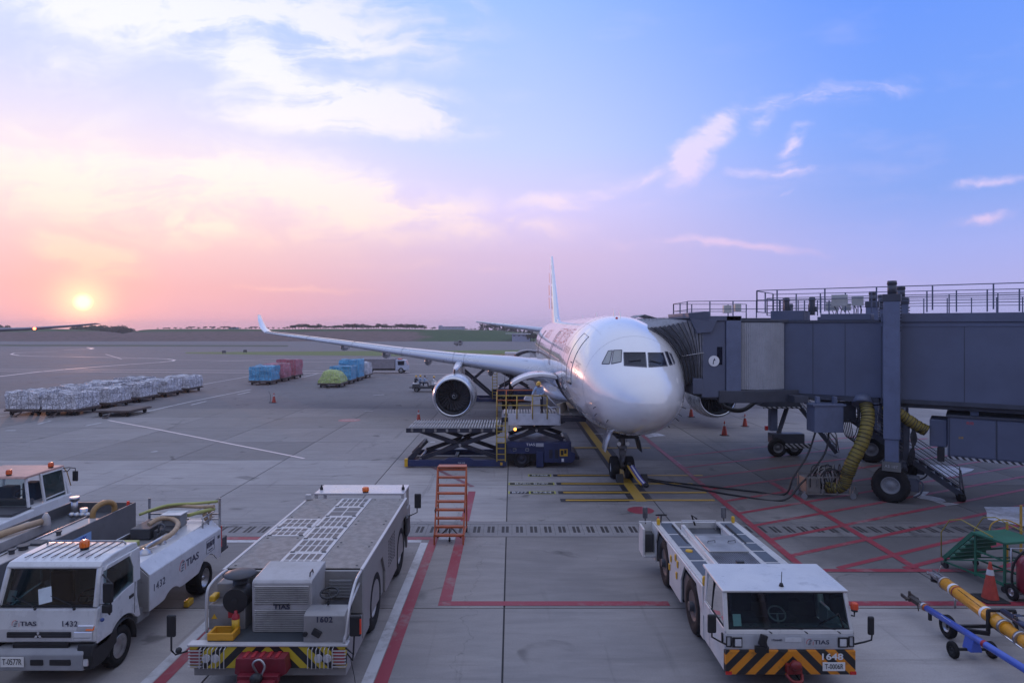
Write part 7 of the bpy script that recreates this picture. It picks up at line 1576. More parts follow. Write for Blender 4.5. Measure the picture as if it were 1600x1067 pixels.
person('worker in yellow hard hat and pale blue shirt standing at the loader console', (opx, opy, opz), R(-15),
    dict(pelvis=(0, .05, .93), waist=(0, 0, 1.12), chest=(0, -.08, 1.36), neck=(0, -.13, 1.50), skull=(0, -.20, 1.62), face=(-.25, -1, -.45),
         ls=(.19, -.08, 1.42), le=(.26, -.18, 1.17), lw=(.10, -.40, 1.08), rs=(-.19, -.08, 1.42), re=(-.30, -.20, 1.19), rw=(-.30, -.44, 1.10),
         lh=(.10, .05, .88), lk=(.12, 0, .48), la=(.12, .05, .09), lt=(.13, -.12, .04), rh=(-.10, .05, .88), rk=(-.13, -.02, .48), ra=(-.13, .05, .09), rt=(-.15, -.12, .04)))

# ------------------------------------------------------------------ orange warehouse steps
os_ = thing('step_ladder', 'orange steel step ladder with ten treads standing across the drain', 'step ladder', (-2.10, 22.1, 0))
OR = pbr('orange step paint', (.42, .095, .03), .5, var=.15, dirt=.35)
Wd, Hh, Dp = .96, 2.32, 1.25
for s_ in (-1, 1):
    x = s_*Wd/2; m = MB(); m.beam((x, 0, .12), (x+.02*s_, Dp, Hh), .055, .05, up=(1, 0, 0)); m.build('front_leg', OR, os_)
    m = MB(); m.beam((x*1.04, 1.38, .05), (x*1.04, 1.33, Hh), .05, .05, up=(1, 0, 0)); m.build('rear_leg', OR, os_); m = MB(); m.beam((x, .05, .2), (x, 1.38, .2), .04, .04); m.beam((x, .55, 1.1), (x, 1.35, 1.1), .035, .035); m.build('side_brace', OR, os_)
    m = MB(); m.beam((x, 0, .0), (x, 0, .35), .05, .05, up=(1, 0, 0)); m.build('foot', OR, os_); m = MB(); m.cyl((x*1.04-.03, 1.38, .08), (x*1.04+.03, 1.38, .08), .08, n=14); m.build('caster', BLACK, os_)
    m = MB(); m.tube([(x*1.02, .42, .95), (x*1.05, .36, 1.05), (x*1.02, .50, 1.1)], .018, 5); m.build('side_hook', BLACK, os_)
for k in range(9):
    t = (k+.35)/8.6; z_ = .22+t*(Hh-.22); y_ = .02+t*Dp; m = MB(); m.bx(-Wd/2, Wd/2, y_-.02, y_+.17, z_-.06, z_); tr_ = m.build('tread', OR, os_, bevel=.004); 
    for q in range(9): m = MB(); m.box((-Wd/2+.09+q*.098, y_-.021, z_-.014), (.035, .008, .02)); m.build('tread_tooth', OR, tr_)
m = MB(); m.bx(-Wd/2-.02, Wd/2+.02, Dp-.05, Dp+.35, Hh-.02, Hh+.02); m.build('top_platform', OR, os_, bevel=.005)
m = MB(); m.beam((-.4, .1, .2), (.0, .55, .45), .03, .03); m.beam((.4, .1, .2), (0, .55, .45), .03, .03); m.cyl((-.03, .3, .08), (.03, .3, .08), .07, n=14); m.beam((0, .3, .1), (0, .3, .45), .03, .03); m.build('brake_wheel', BLACK, os_)

# ------------------------------------------------------------------ tow bars
yb = thing('tow_bar', 'thick yellow aircraft tow bar on two wheels, beside the green steps', 'tow bar', (0, 0, 0), group='aircraft tow bars')
YB = pbr('tow bar yellow paint', (.68, .30, .015), .38, var=.1, dirt=.3, coat=.2, scale=3)
def onb(a, b, t, dz=0, dx=0): p = Vector(a).lerp(Vector(b), t); return Vector((p.x+dx, p.y, p.z+dz))
A_, B_ = Vector((11.33, 17.4, .52)), Vector((10.55, 12.3, .62))
d = (B_-A_).normalized()
m = MB(); m.cyl(A_, A_+d*2.75, .150, n=22); m.build('bar', YB, yb, bevel=.01); m = MB(); m.cyl(A_+d*2.75, B_, .125, n=22); m.build('bar', YB, yb, bevel=.01)
for t in (0, 2.7, 3.3, 4.2): m = MB(); m.cyl(A_+d*(t-.04), A_+d*(t+.04), .175 if t < 3.5 else .14, n=22); m.build('bar_clamp', STEEL, yb)
m = MB(); m.cyl(A_+d*4.1, A_+d*4.13, .145, n=22); m.build('bar_band', WRITE_W, yb)
m = MB(); m.cyl(A_-d*.04, A_-d*.35, .11, .06, 16); m.box(A_-d*.5, (.10, .42, .14)); m.beam(A_-d*.3+Vector((.12, 0, .05)), A_-d*.9+Vector((.10, 0, .03)), .04, .06); m.beam(A_-d*.3-Vector((.12, 0, -.05)), A_-d*.8-Vector((.10, 0, -.03)), .04, .06); m.cyl(A_-d*.75+Vector((-.14, 0, 0)), A_-d*.75+Vector((.14, 0, 0)), .035); m.tube([A_-d*.5+Vector((.05, 0, .1)), A_-d*.5+Vector((.12, -.05, .35))], .015); m.build('hitch_head', STEEL, yb, bevel=.01)
m = MB(); m.cyl(A_-d*.5+Vector((.12, -.07, .35)), A_-d*.5+Vector((.16, .03, .40)), .03, n=8); m.cyl(A_-d*.6+Vector((0, 0, -.16)), A_-d*.6+Vector((0, 0, -.02)), .09, n=12); m.build('hitch_pin', BLACK, yb)
m = MB(); m.cyl(A_+d*.5+Vector((0, 0, -.14)), (A_+d*.5)*1.0-Vector((0, 0, .45)), .025, n=8); m.build('prop_leg', STEEL, yb)
c = A_+d*2.05
m = MB(); m.beam(c+Vector((-.95, .05, -.27)), c+Vector((.6, .05, -.27)), .07, .07); m.beam(c+Vector((-.2, -.25, .22)), c+Vector((-.2, -.25, -.3)), .06, .08); m.beam(c+Vector((-.22, -.25, .22)), c+Vector((.42, -.25, .22)), .06, .06); m.beam(c+Vector((.4, -.25, .22)), c+Vector((.4, -.25, -.3)), .06, .08); m.beam(c+Vector((-.9, .05, -.3)), c+Vector((-.2, -.3, -.28)), .07, .09); m.build('axle_frame', BLACK, yb, bevel=.008)
wheel(yb, c+Vector((-.88, .1, -.565+.27)), .25, .15, rim=STEEL, out=-1, nuts=5, rr=.5); wheel(yb, c+Vector((.85, .05, -.565+.27)), .26, .15, rim=STEEL, out=1, nuts=5, rr=.5)
m = MB(); m.cyl(c+d*.35+Vector((.12, 0, .24)), c+d*1.3+Vector((.16, 0, .22)), .065, n=14); m.build('lift_cylinder', pbr('dark blue steel', (.06, .07, .12), .35, metal=.5), yb)
m = MB(); m.cyl(c+d*.2+Vector((.22, 0, .20)), c+d*1.4+Vector((.26, 0, .18)), .022, n=8); m.cyl(c+d*.3+Vector((-.14, 0, -.1)), c+d*1.5+Vector((-.14, 0, -.08)), .016, n=8); m.box(c+d*.9+Vector((.14, 0, .32)), (.14, .14, .1)); m.build('rod', CHROME, yb)
MT = Matrix.Translation(A_) ; 
tt = write('TOW BAR B777 A330', .12, BLACK, yb, A_+d*1.35+Vector((-.09, 0, .135)), Matrix(((d.x, -.75*1, 0), (d.y, 0, -.6), (d.z, .65, .7))).to_4x4() if False else Matrix.Rotation(math.atan2(d.y, d.x), 4, 'Z') @ Matrix.Rotation(R(-52), 4, 'X'))
st1 = MB(); 
for t, w_ in ((.42, .10), (1.9, .10), (.62, .05)): st1 = MB(); st1.lathe(A_+d*t, d, [(0, .157), (w_, .157)], 22); st1.build('bar_label', WRITE_W if w_ > .06 else REDP, yb)
bb = thing('tow_bar', 'slim blue tow bar on two small wheels, nearest the camera at right', 'tow bar', (0, 0, 0), group='aircraft tow bars')
BB = pbr('tow bar blue paint', (.06, .12, .50), .35, var=.1, dirt=.25, coat=.3, scale=3)
A_, B_ = Vector((10.06, 16.3, .40)), Vector((10.06, 11.9, .55)); d = (B_-A_).normalized()
m = MB(); m.cyl(A_, B_, .075, n=18); m.build('bar', BB, bb)
m = MB(); m.cyl(A_-d*.02, A_+d*.1, .095, n=18); m.build('bar_clamp', STEEL, bb); m = MB(); m.cyl(A_+d*.1, A_+d*.16, .08, n=18); m.build('bar_band', ORANGE, bb)
RUST = pbr('rusty dark steel', (.05, .04, .035), .6, var=.3); m = MB(); m.box(A_-d*.28, (.12, .5, .1)); m.beam(A_-d*.45+Vector((-.12, 0, 0)), A_-d*.7+Vector((-.12, 0, .02)), .04, .08); m.beam(A_-d*.45+Vector((.12, 0, 0)), A_-d*.7+Vector((.12, 0, .02)), .04, .08); m.cyl(A_-d*.45+Vector((-.16, 0, 0)), A_-d*.45+Vector((.16, 0, 0)), .04); m.cyl(A_-d*.55+Vector((0, 0, -.1)), A_-d*.55+Vector((0, 0, .16)), .03); m.tube([A_-d*.3+Vector((.05, 0, -.05)), A_-d*.3+Vector((.08, 0, -.25))], .015); m.build('hitch_head', RUST, bb, bevel=.008)
c = A_+d*1.75; m = MB(); m.beam(c+Vector((-.42, 0, -.28)), c+Vector((.42, 0, -.28)), .05, .05); m.build('axle', BLACK, bb); m = MB(); m.prism([(c.x-.13, c.z-.29), (c.x+.13, c.z-.29), (c.x+.06, c.z+.0), (c.x-.06, c.z+.0)], 'y', c.y-.14, c.y+.14); m.build('axle_bracket', BB, bb, bevel=.01)
for s_ in (-1, 1): wheel(bb, (c.x+s_*.42, c.y, .17), .17, .10, rim=BLACK, out=s_, nuts=0, rr=.45)
m = MB(); m.box(A_+d*.28-Vector((0, 0, .14)), (.06, .06, .2)); m.build('prop_leg', BLACK, bb); m = MB(); m.lathe(A_+d*2.1, d, [(0, .077), (.08, .077)], 18); m.build('bar_label', REDP, bb)
write('CH777', .09, WRITE_W, bb, A_+d*.95+Vector((-.05, 0, .06)), Matrix.Rotation(math.atan2(d.y, d.x), 4, 'Z') @ Matrix.Rotation(R(-50), 4, 'X'), sx=1.4)

# ------------------------------------------------------------------ green steps, extinguisher, cone, yellow frame
gs = thing('maintenance_steps', 'green wheeled maintenance steps with platform and thin yellow handrails', 'steps', (13.40, 18.1, 0), R(12))
GR = pbr('green step paint', (.02, .13, .075), .5, var=.15, dirt=.3)
PZ = 1.34; X0, X1, Yn, Yf = 0, 1.08, 0.0, .95
m = MB(); m.bx(X0-.04, X1+.04, Yn-.04, Yf+.04, PZ-.03, PZ+.03); m.build('platform', GR, gs, bevel=.006)
for x in (X0+.03, X1-.03):
    for y_ in (Yn+.03, Yf-.03): m = MB(); m.beam((x, y_, .12), (x, y_, PZ), .05, .05, up=(1, 0, 0)); m.build('platform_leg', GR, gs)
    for z_ in (.22, .85): m = MB(); m.beam((x, Yn, z_), (x, Yf, z_), .04, .04); m.build('side_rail', GR, gs)
    m = MB(); m.beam((x, Yn+.05, .85), (x, 1.9, .25), .035, .035); m.build('diagonal_brace', GR, gs)
for y_ in (Yn+.03, Yf-.03):
    for z_ in (.22, .85): m = MB(); m.beam((X0, y_, z_), (X1, y_, z_), .04, .04); m.build('cross_rail', GR, gs)
for x in (X0-.02, X1+.02):
    m = MB(); m.beam((x, Yf, PZ), (x, 1.95, .28), .045, .11, up=(0, 0, 1)); m.build('stringer', GR, gs); m = MB(); m.beam((x, Yn, .2), (x, 1.95, .2), .045, .045); m.build('base_rail', GR, gs)
for k in range(6): t = (k+.5)/6; y_ = 1.95-t*1.0; z_ = .28+t*(PZ-.28); m = MB(); m.bx(X0, X1, y_-.14, y_+.10, z_-.02, z_+.015); m.build('tread', GR, gs); m = MB(); m.bx(X0, X1, y_-.15, y_-.135, z_-.07, z_+.02); m.build('tread_back', GR, gs)
for (x, y_) in ((X0, 1.9), (X1, 1.9), (X0, 0), (X1, 0)): m = MB(); m.cyl((x-.03, y_, .09), (x+.03, y_, .09), .09, n=14); m.bx(x-.02, x+.02, y_-.02, y_+.02, .1, .25); m.build('caster', BLACK, gs)
RY = pbr('thin yellow handrail', (.32, .25, .05), .5, dirt=.3)
for x in (X0-.06, X1+.06):
    m = MB(); m.tube([(x, 2.0, .3), (x, 2.0, 1.05), (x, 1.7, 1.5), (x, 1.3, 1.62), (x, .3, 1.42)], .018, 6); m.build('handrail', RY, gs)
fx = thing('fire_extinguisher', 'large dark red wheeled fire extinguisher with a bright red tag', 'fire extinguisher', (13.62, 17.5, 0))
FR = pbr('extinguisher red paint', (.20, .015, .03), .35, coat=.4, var=.12, dirt=.3)
m = MB(); m.lathe((0, 0, .22), (0, 0, 1), [(0, .05), (.02, .27), (.10, .29), (.78, .29), (.90, .25), (.97, .14), (1.0, .06), (1.02, .001)], 28); m.build('cylinder_body', FR, fx); m = MB(); m.bx(-.35, .35, -.05, .3, .1, .2); m.tube([(-.25, .3, .3), (-.25, .32, 1.3), (.25, .32, 1.3), (.25, .3, .3)], .022); m.build('trolley_frame', STEEL, fx)
for s_ in (-1, 1): wheel(fx, (s_*.38, .12, .21), .21, .09, rim=STEEL, out=s_, nuts=0, rr=.5)
m = MB(); m.cyl((0, 0, 1.22), (0, 0, 1.32), .05, n=10); m.tube(curve([(0, 0, 1.3), (-.25, -.1, 1.35), (-.42, 0, 1.0), (-.40, .1, .5), (-.3, .1, .3)], 5), .03, 6); m.build('valve_and_hose', BLACK, fx)
TAG_ = pbr('bright red tag', (.75, .04, .03), .5, var=.05); m = MB(); m.hexa([(-.2, -.30, 1.08), (-.02, -.32, .86), (.06, -.32, .92), (-.08, -.30, 1.14), (-.2, -.31, 1.10), (-.02, -.33, .88), (.06, -.33, .94), (-.08, -.31, 1.16)]); m.box((-.22, -.27, 1.12), (.24, .03, .12)); m.build('red_tag', TAG_, fx)
for k, ch in enumerate('滅火器'): write(ch, .15, pbr('dim red print', (.55, .20, .24), .5), fx, (.13, -.292, .86-.17*k))
m = MB(); m.box((0, -.28, .36), (.14, .01, .03)); m.build('metal_strip', STEEL, fx)
yf = thing('yellow_ladder_frame', 'tall yellow wheeled ladder frame cut by the right edge of the picture', 'ladder', (14.95, 18.9, 0))
YF = pbr('ladder frame yellow', (.45, .26, .04), .5, dirt=.3)
for x in (0, .42, 1.0):
    for y_ in (0, 1.2): m = MB(); m.beam((x, y_, .1), (x, y_, 1.85 if x > 0 else 1.35), .05, .05, up=(1, 0, 0)); m.build('frame_post', YF, yf)
for z_ in (.25, .7, 1.15, 1.6): m = MB(); m.tube([(0 if z_ < 1.3 else .42, 0, z_), (1.0, 0, z_), (1.0, 1.2, z_)], .02); m.build('frame_rung', YF, yf)
m = MB(); m.tube(curve([(-1.0, .6, 1.0), (-.9, .6, 1.45), (-.5, .6, 1.58), (.0, .6, 1.38)], 5), .02); m.build('hooped_rail', YF, yf)
for x in (0, 1.0): m = MB(); m.cyl((x-.03, 0, .1), (x+.03, 0, .1), .1, n=12); m.build('caster', BLACK, yf)
# cones
def gcone(px, py, label, h=.8): x, y_ = G(px, py); return cone(label, x, y_, h, group=None)
cc = cone('tall worn red traffic cone between the green steps and the extinguisher', 12.68, 17.65, 1.02)
m = MB(); m.bx(-.32, .32, -.32, .32, .0, .05); m.build('ballast_base', BLACK, cc, bevel=.02)
c1 = gcone(428, 629, 'red traffic cone with a thin rod, out on the empty apron', .95); m = MB(); m.tube([(-.35, 0, .1), (-.35, 0, .75), (-.5, 0, 1.1)], .02); m.bx(-.45, -.1, -.1, .1, 0, .06); m.build('thin_rod', DGREY, c1)
gcone(654, 659.5, 'red traffic cone beside the left end of the cargo loader', .95)
gcone(1132, 680, 'red traffic cone nearest the bridge, in front of the far engine', .98); gcone(1164, 666, 'red traffic cone standing under the black cable bundle', .92); gcone(1080, 651, 'red traffic cone close behind the airliner nose, by the far engine', .95)
# ------------------------------------------------------------------ cargo dollies and wrapped loads
def foil(name, a, b_, rough=.45, sc_=2.2):
    m = bpy.data.materials.new(name); m.use_nodes = True; nt = m.node_tree; nt.nodes.clear(); b = NB(nt)
    out = b.n('ShaderNodeOutputMaterial'); p = b.n('ShaderNodeBsdfPrincipled'); nt.links.new(p.outputs[0], out.inputs[0])
    tc = b.n('ShaderNodeTexCoord').outputs['Object']
    v = b.n('ShaderNodeTexVoronoi', feature='F1', ins={'Vector': tc, 'Scale': 3.2*sc_}).outputs['Distance']; n1 = b.n('ShaderNodeTexNoise', ins={'Vector': tc, 'Scale': 4.0*sc_, 'Detail': 6.0}).outputs['Fac']
    c = b.mix(b.maprange(n1, .38, .62), a, b_); nt.links.new(c, p.inputs['Base Color']); p.inputs['Roughness'].default_value = rough
    bp = b.n('ShaderNodeBump', ins={'Height': b.m('ADD', v, n1), 'Strength': .65, 'Distance': .10}); nt.links.new(bp.outputs[0], p.inputs['Normal']); return m
FO_W = foil('white wrapping film', (.36, .36, .40), (.74, .74, .78)); FO_B = foil('blue wrapping film', (.05, .26, .50), (.16, .48, .70)); FO_R = foil('red wrapping film', (.40, .09, .13), (.55, .22, .26)); FO_G = foil('lime wrapping film', (.26, .36, .08), (.50, .58, .22))
DOL = pbr('dolly brown steel', (.07, .048, .042), .6, var=.3, dirt=.4); WOODP = pbr('pallet edge', (.22, .19, .17), .6, metal=.3)
dol_parts = {}
def dolly(x, y_, label, W_=2.9, L_=3.4, group='low cargo dollies'):
    d_ = thing('cargo_dolly', label, 'cargo dolly', (x, y_, 0), 0, group)
    if not dol_parts:
        m = MB(); m.bx(-W_/2, W_/2, 0, L_, .36, .46); m.bx(-W_/2+.1, W_/2-.1, .1, L_-.1, .46, .50); dol_parts['deck'] = m.mesh('deck', DOL)
        m = MB(); m.bx(-.9, -.7, .2, L_-.2, .2, .36); m.bx(.7, .9, .2, L_-.2, .2, .36); m.beam((0, 0, .3), (.3, -1.0, .12), .07, .07); m.bx(-.05, .4, -1.08, -1.0, .05, .12); dol_parts['undercarriage'] = m.mesh('undercarriage', DOL)
        m = MB(); m.lathe((0, 0, 0), (1, 0, 0), [(-.07, .001), (-.07, .19), (.07, .19), (.07, .001)], 14); dol_parts['wheel'] = m.mesh('wheel', RUB)
    for nm in ('deck', 'undercarriage'): o = bpy.data.objects.new(nm, dol_parts[nm]); COL.objects.link(o); o.parent = d_
    for (wx, wy) in ((-1.1, .45), (1.1, .45), (-1.1, L_-.45), (1.1, L_-.45)): o = bpy.data.objects.new('wheel', dol_parts['wheel']); COL.objects.link(o); o.parent = d_; o.location = (wx, wy, .19)
    return d_
def load(x, y_, label, mat, seed, h=1.25, W_=2.75, L_=3.1, dome=0.0, group=None):
    r_ = thing('wrapped_cargo', label, 'cargo load', (x, y_, .5), 0, group); rng = random.Random(seed)
    m = MB(); m.bx(-W_/2-.06, W_/2+.06, -.02, L_+.1, .0, .06); m.build('pallet', WOODP, r_)
    m = MB(); nx, ny, nz = 11, 12, 5
    from mathutils import noise
    def P(u, v, w_):
        x_ = (u-.5)*W_; yy = v*L_+.04; z_ = .06+w_*h
        k = 1-dome*w_*w_*.45; x_ *= k; yy = L_/2+(yy-L_/2)*k
        q = noise.noise_vector(Vector((x_*1.3+seed*3.1, yy*1.3, z_*1.5)))*.17+noise.noise_vector(Vector((x_*4+seed, yy*4, z_*4)))*.05
        if w_ == 0: q = q*0
        if dome: z_ -= dome*.5*((u-.5)**2+(v-.5)**2)*2*w_
        return Vector((x_, yy, z_))+q
    m.grid([[P(i/nx, j/ny, 1) for i in range(nx+1)] for j in range(ny+1)], False)
    for u in (0, 1): m.grid([[P(u, j/ny, k/nz) for j in range(ny+1)] for k in range(nz+1)], False)
    for v in (0, 1): m.grid([[P(i/nx, v, k/nz) for i in range(nx+1)] for k in range(nz+1)], False)
    m.build('wrapping', mat, r_)
    nt_ = MB(); rng2 = random.Random(seed+9)
    for k in range(5):
        u = .12+.19*k+rng2.uniform(-.03, .03); nt_.tube([P(u, 0, w_)+Vector((0, -.02, 0)) for w_ in (0, .3, .6, 1)]+[P(u, v, 1)+Vector((0, 0, .02)) for v in (0, .5, 1)], .014, 4)
        v = .1+.2*k; nt_.tube([P(1, v, w_)+Vector((.02, 0, 0)) for w_ in (0, .5, 1)]+[P(u2, v, 1)+Vector((0, 0, .02)) for u2 in (1, .5, 0)], .014, 4)
    for w_ in (.3, .7): nt_.tube([P(u2, 0, w_)+Vector((0, -.02, 0)) for u2 in (0, .5, 1)]+[P(1, v, w_)+Vector((.02, 0, 0)) for v in (.2, .6, 1)], .014, 4)
    stuff(nt_.build('cargo_net', pbr('cargo net', (.30, .30, .32), .7), r_)); return r_
front = [(54.2, 'nearest'), (59.0, 'second nearest'), (63.7, 'middle'), (68.5, 'second farthest'), (73.3, 'farthest')]
for i, (Y_, w_) in enumerate(front):
    X_ = -35.6-1.4; g_ = 'white wrapped loads waiting on dollies'
    dolly(X_, Y_, f'{w_} dolly under the white loads in the right-hand row')
    load(X_, Y_+.1, f'{w_} white wrapped cargo load of the right-hand row at far left', FO_W, 11+i, 1.22, group=g_)
for i, (Y_, w_) in enumerate([(54.4, 'nearest'), (59.4, 'second nearest'), (64.3, 'second farthest'), (69.2, 'farthest')]):
    X_ = -40.1; dolly(X_, Y_, f'{w_} dolly under the white loads in the left-hand row')
    load(X_, Y_+.1, f'{w_} white wrapped cargo load of the left-hand row at far left', FO_W, 31+i, 1.35, group=g_)
dolly(-32.3, 53.6, 'empty low dolly standing beside the nearest white wrapped load')
for i, (Y_, mat_, h_, lb) in enumerate([(83.6, FO_B, 1.75, 'blue'), (88.2, FO_R, 1.8, 'nearer dusty red'), (93.2, FO_R, 2.1, 'farther dusty red')]):
    X_ = -31.7; dolly(X_, Y_, f'dolly under the {lb} load left of the wing tip'); load(X_, Y_+.1, f'{lb} wrapped cargo load in the short row of three', mat_, 51+i, h_)
for i, (Y_, mat_, h_, lb, dm) in enumerate([(79.7, FO_G, 1.55, 'lime green domed', .8), (84.6, FO_B, 1.65, 'nearer bright blue', 0), (89.4, FO_B, 2.3, 'tall farther blue', 0), (94.4, FO_W, 1.7, 'pale lilac white', .2)]):
    X_ = -21.9; dolly(X_, Y_, f'dolly under the {lb} load in the row of four'); load(X_, Y_+.1, f'{lb} wrapped cargo load in the row of four under the wing', mat_, 71+i, h_, dome=dm)

# ------------------------------------------------------------------ vehicles out on the apron
def lorry(name, label, x, y_, cabc, boxc, L_=6.4, h=2.5, flip=False, redbar=True):
    v = thing(name, label, 'truck', (x, y_, 0), math.pi if flip else 0)
    m = MB(); m.bx(-L_/2, L_/2-2.0, -1.1, 1.1, .75, h); m.build('cargo_body', boxc, v, bevel=.04); m = MB(); m.prism([(L_/2-1.9, .5), (L_/2, .5), (L_/2, 1.25), (L_/2-.35, 2.1), (L_/2-1.9, 2.15)], 'y', -1.05, 1.05); cb = m.build('cab', cabc, v, bevel=.06)
    m = MB(); m.add([(L_/2+.01, -.95, 1.3), (L_/2+.01, .95, 1.3), (L_/2-.33, .9, 2.05), (L_/2-.33, -.9, 2.05)], [(0, 1, 2, 3)]); m.build('windscreen', COCK, cb, fix=False); m = MB(); m.bx(L_/2-1.5, L_/2-.5, -1.06, -1.055, 1.3, 1.95); m.build('door_window', COCK, cb)
    m = MB(); m.bx(-L_/2, L_/2-.3, -.5, .5, .45, .75); m.build('chassis', BLACK, v)
    if redbar: m = MB(); m.bx(L_/2-1.6, L_/2-1.0, -.7, .7, 2.16, 2.3); m.build('light_bar', REDL, v)
    for wx in (-L_/2+1.2, L_/2-1.0):
        for s_ in (-1, 1): wheel(v, (wx, s_*.95, .45), .45, .28, ax=(0, 1, 0), rim=GREYP, out=s_, n=16, tread=False, nuts=0)
    return v
lorry('service_lorry', 'grey lorry with pale cab crossing the apron beyond the coloured loads', -20.2, 106, pbr('pale blue cab', (.42, .46, .56), .4), pbr('grey lorry body', (.22, .21, .23), .6), 7.4, 2.3)
lorry('box_truck', 'white box truck parked beyond the airliner fuselage under the rear cargo door', 1.9, 112, WHITE, WHITE, 6.2, 3.1, redbar=False)
lorry('small_van', 'tiny dark van out by the grass embankment', -21.6, 268, GREYP, GREYP, 3.6, 1.7, redbar=False)
bt = thing('baggage_tractor', 'small white baggage tractor carrying workers, just left of the near engine', 'baggage tractor', (-9.7, 75.2, 0))
m = MB(); m.prism([(-1.5, .35), (1.5, .35), (1.5, .75), (.6, .8), (.2, .62), (-.6, .62), (-.75, .95), (-1.45, .9)], 'y', -.65, .65); m.build('tractor_body', DGREY, bt, bevel=.04); m = MB(); m.bx(-1.45, -.75, -.66, .66, .86, 1.0); m.build('rear_seat', WHITE, bt, bevel=.04); m = MB(); m.bx(.7, 1.45, -.66, .66, .76, .98); m.build('bonnet', WHITE, bt, bevel=.04)
m = MB(); m.lathe((.45, -.2, 1.15), (-.5, 0, .8), [(-.012, .17), (.012, .17), (.012, .14), (-.012, .14)], 14, closed=True); m.tube([(.45, -.2, 1.15), (.6, -.2, .9)], .02); m.build('steering_wheel', BLACK, bt); m = MB(); m.bx(-1.9, -1.5, -.08, .08, .4, .5); m.build('tow_hook', BLACK, bt)
for wx in (-1.0, 1.0):
    for s_ in (-1, 1): wheel(bt, (wx, s_*.58, .30), .30, .22, ax=(0, 1, 0), rim=GREYP, out=s_, n=16, tread=False, nuts=0)
def sitting(lean=0): return dict(pelvis=(0, 0, 0), waist=(0, -.02, .18), chest=(0, -.05, .42), neck=(0, -.07, .56), skull=(0, -.09, .69), face=(0, -1, -.1), ls=(.19, -.05, .47), le=(.25, -.2, .25), lw=(.15, -.42, .28), rs=(-.19, -.05, .47), re=(-.25, -.2, .25), rw=(-.15, -.42, .28), lh=(.1, 0, -.02), lk=(.13, -.42, 0), la=(.13, -.45, -.42), lt=(.13, -.6, -.46), rh=(-.1, 0, -.02), rk=(-.13, -.42, 0), ra=(-.13, -.45, -.42), rt=(-.13, -.6, -.46))
person('worker in pale shirt sitting highest on the small baggage tractor', (-9.9, 75.0, 1.02), R(90), sitting(), hat=None, detail=False)
person('worker in dark clothes and yellow hat at the back of the baggage tractor', (-10.9, 75.1, .98), R(70), sitting(), top=TROUS, hat=HATY, detail=False)
person('worker in yellow hat seated at the rear left of the baggage tractor', (-10.5, 75.6, .98), R(110), sitting(), top=SHIRT, hat=HATY, detail=False)
person('worker in a pale shirt at the front of the baggage tractor, partly behind the engine', (-8.9, 75.1, .9), R(90), sitting(), top=WHITE, hat=HATY, detail=False)

# ------------------------------------------------------------------ far airliner: only its wing reaches into the picture
fa = thing('parked_airliner', 'parked airliner at far left, only its dark wing tip showing over the hill', 'airliner', (0, 0, 0))
def section(x, y_, z, ch, th): return [(x, y_+c*ch, z+t*ch*th) for c, t in AF]
rws = [section(-38.0, 60.4, 7.55, 1.2, .7), section(-39.3, 59.6, 7.38, 1.9, .7), section(-42.5, 58, 7.08, 2.8, .75), section(-48, 55.3, 6.82, 4.0, .8), section(-56, 51.5, 6.4, 6.0, .9), section(-64, 48, 5.9, 9.5, 1.0)]
n = len(AF); m = MB(); m.add([p for r_ in rws for p in r_], [(i*n+j, i*n+(j+1) % n, (i+1)*n+(j+1) % n, (i+1)*n+j) for i in range(5) for j in range(n)], True); m.add(rws[0], [tuple(range(n))]); m.build('wing', pbr('far wing grey', (.14, .14, .18), .45), fa)
m = MB(); m.lathe((-68, 24, 5.4), (0, 1, 0), [(0, .1), (1, 1.2), (4, 2.4), (9, 2.9), (40, 2.9), (54, 1.2), (60, .3)], 28); m.build('fuselage', PLANE_W, fa); m = MB(); m.ball((-41.4, 57.7, 7.12), .12); m.build('wing_light', pbr('lit red beacon', (.8, .05, .02), .3, emit=(1, .12, .05), estr=9), fa)
m = MB(); m.lathe((-57, 46, 3.8), (0, 1, 0), [(0, 1.3), (1, 1.45), (3, 1.4), (5, .8)], 24); m.build('engine', NACM, fa)
# runway signs
for i, (px, py, lb) in enumerate(((350, 553, 'small dark airfield sign box, left one of the pair on the grass verge'), (383, 551.5, 'small dark airfield sign box, right one of the pair on the grass verge'), (57, 529.5, 'small pale airfield light post below the left hill'))):
    x, y_ = G(px, py); s_ = thing('airfield_sign', lb, 'airfield sign', (x, y_, 0)); m = MB(); m.bx(-.5, .5, -.1, .1, .25, .9); m.build('sign_box', DGREY if i < 2 else WHITE, s_, bevel=.03); m = MB(); m.bx(-.4, -.3, -.05, .05, 0, .25); m.bx(.3, .4, -.05, .05, 0, .25); m.build('sign_foot', DGREY, s_)

